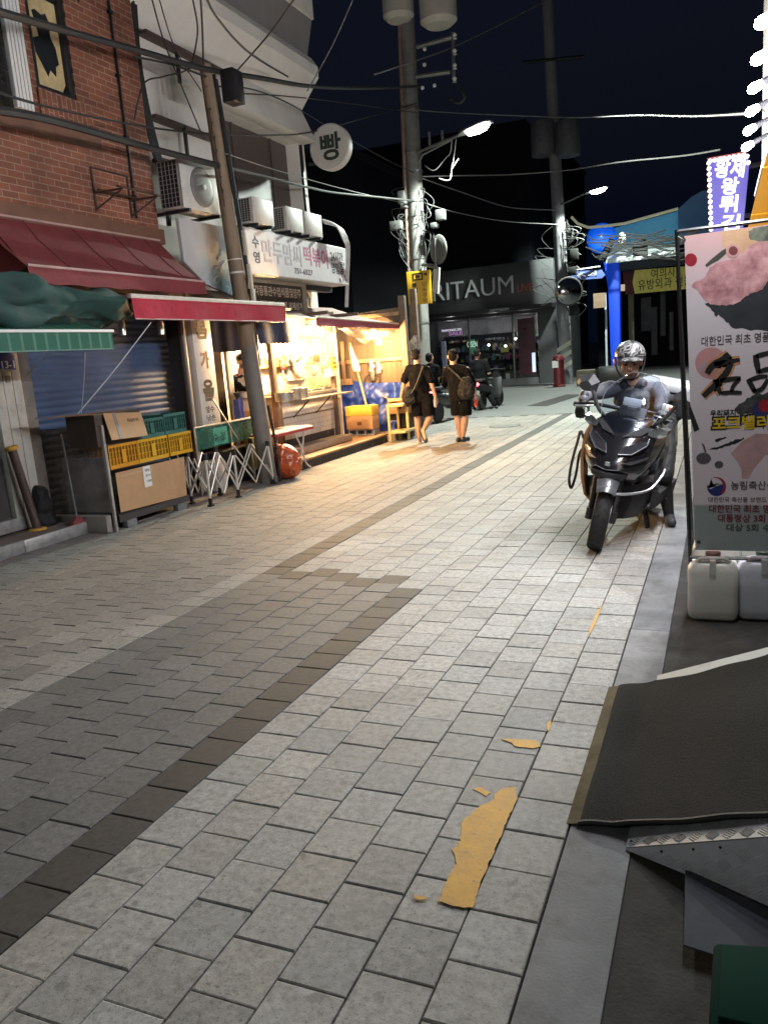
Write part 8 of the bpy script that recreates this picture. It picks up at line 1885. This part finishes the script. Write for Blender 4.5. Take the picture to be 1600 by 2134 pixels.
# mat draped over it
M_mat = mat('mat_rubber', (.008, .008, .009), .9, var=.35, scale=5, spec=.12, dirt=.15, dscale=8); N, L, bs = nodes(M_mat); tc = N.new('ShaderNodeTexCoord'); vo = N.new('ShaderNodeTexVoronoi'); vo.inputs['Scale'].default_value = 130; L.new(tc.outputs['Object'], vo.inputs['Vector'])
cr_ = N.new('ShaderNodeMapRange'); cr_.inputs[1].default_value = .25; cr_.inputs[2].default_value = .55; cr_.inputs[4].default_value = .8; L.new(vo.outputs['Distance'], cr_.inputs[0])
mx_ = N.new('ShaderNodeMix'); mx_.data_type = 'RGBA'; mx_.inputs[7].default_value = (.020, .0195, .019, 1); L.new(cr_.outputs[0], mx_.inputs[0]); L.new(bs.inputs['Base Color'].links[0].from_socket, mx_.inputs[6]); L.new(mx_.outputs[2], bs.inputs['Base Color'])
bpn = N.new('ShaderNodeBump'); bpn.inputs['Strength'].default_value = .5; bpn.inputs['Distance'].default_value = .003; bpn.invert = True; L.new(vo.outputs['Distance'], bpn.inputs['Height']); L.new(bpn.outputs[0], bs.inputs['Normal'])
m0, m1, m2, m3 = gp(1206, 1722, 0), gp(1600, 1690, 0), gp(1600, 1378, 0), gp(1292, 1434, 0)
A_ = gp(1205, 1722, 0); B_ = gp(1287, 1434, 0)
def matf(u, v):
    p = A_.lerp(B_, v); near_in = V((a0.x, a0.y+.085, 0)); far_in = V((a0.x+dn.x, a0.y+dn.y-.12, 0)); q0 = near_in.lerp(far_in, v)
    k = .30; 
    s = (u-k)/(1-k)*.60; r = p.lerp(q0, u/k) if u < k else q0+dr*s
    z = .024+.50*(s+math.sqrt(s*s+.0036))/2 if u > .02 else .02
    z += .006*math.sin(v*9+u*4)+.003*math.sin(u*21)
    return V((r.x, r.y, max(.007, z-.016*(1-min(1, u*4)))))
b = MB(); b.sheet(matf, 40, 40, .007); mo = tag(b.build('rubber_mat', M_mat, None, smooth=70), 'black honeycomb rubber mat draped over the entrance ramp', 'mat')
b = MB(); b.tube([matf(i/24, 0)+V((0, 0, .004)) for i in range(25)], .009, 6); b.build('edge', M_rubber, mo)
b = MB(); P_ = [matf(0, j/20) for j in range(21)]; b.loft([[p+V((-.042, 0, -.005)), p+V((.004, 0, .006)), p+V((.004, 0, .001)), p+V((-.042, 0, -.0065))] for p in P_]); b.build('trim_strip', mat('trim_olive', (.10, .082, .05), .9, spec=.08, var=.4, scale=5), mo)
# flat grey sheet and the green crate in the corner
sh0 = [gp(1427, 1815, .03), gp(1700, 1945, .05), gp(1700, 2060, .05), gp(1480, 1990, .03), gp(1424, 1972, .03)]
b = MB(); b.prism(sh0, (0, 0, .005)); tag(b.build('metal_sheet', mat('sheet_grey', (.06, .066, .078), .9, spec=.1, metal=.0, var=.25, scale=6), None), 'grey metal sheet lying below the ramp edge', 'sheet')
gc = thing('green_box', 'green plastic box in the bottom right corner', 'box', (.25, 1.55, 0))
q = [gp(1475, 2140, .12), gp(1486, 1962, .12), gp(1700, 1975, .12), gp(1720, 2200, .12)]
b = MB(); b.hexa([V((p.x, p.y, .001)) for p in q]+[p+V((0, 0, .0)) for p in q]); b.build('body', mat('box_green', (.0025, .02, .0135), .9, spec=.08, var=.15), gc, bevel=.012)
b = MB(); c_ = sum(q, V((0, 0, 0)))/4; b.prism([p.lerp(c_, .16)+V((0, 0, .0005)) for p in q], (0, 0, .012)); b.build('lid', mat('box_green_lid', (.003, .026, .017), .9, spec=.08, var=.15), gc, bevel=.004)
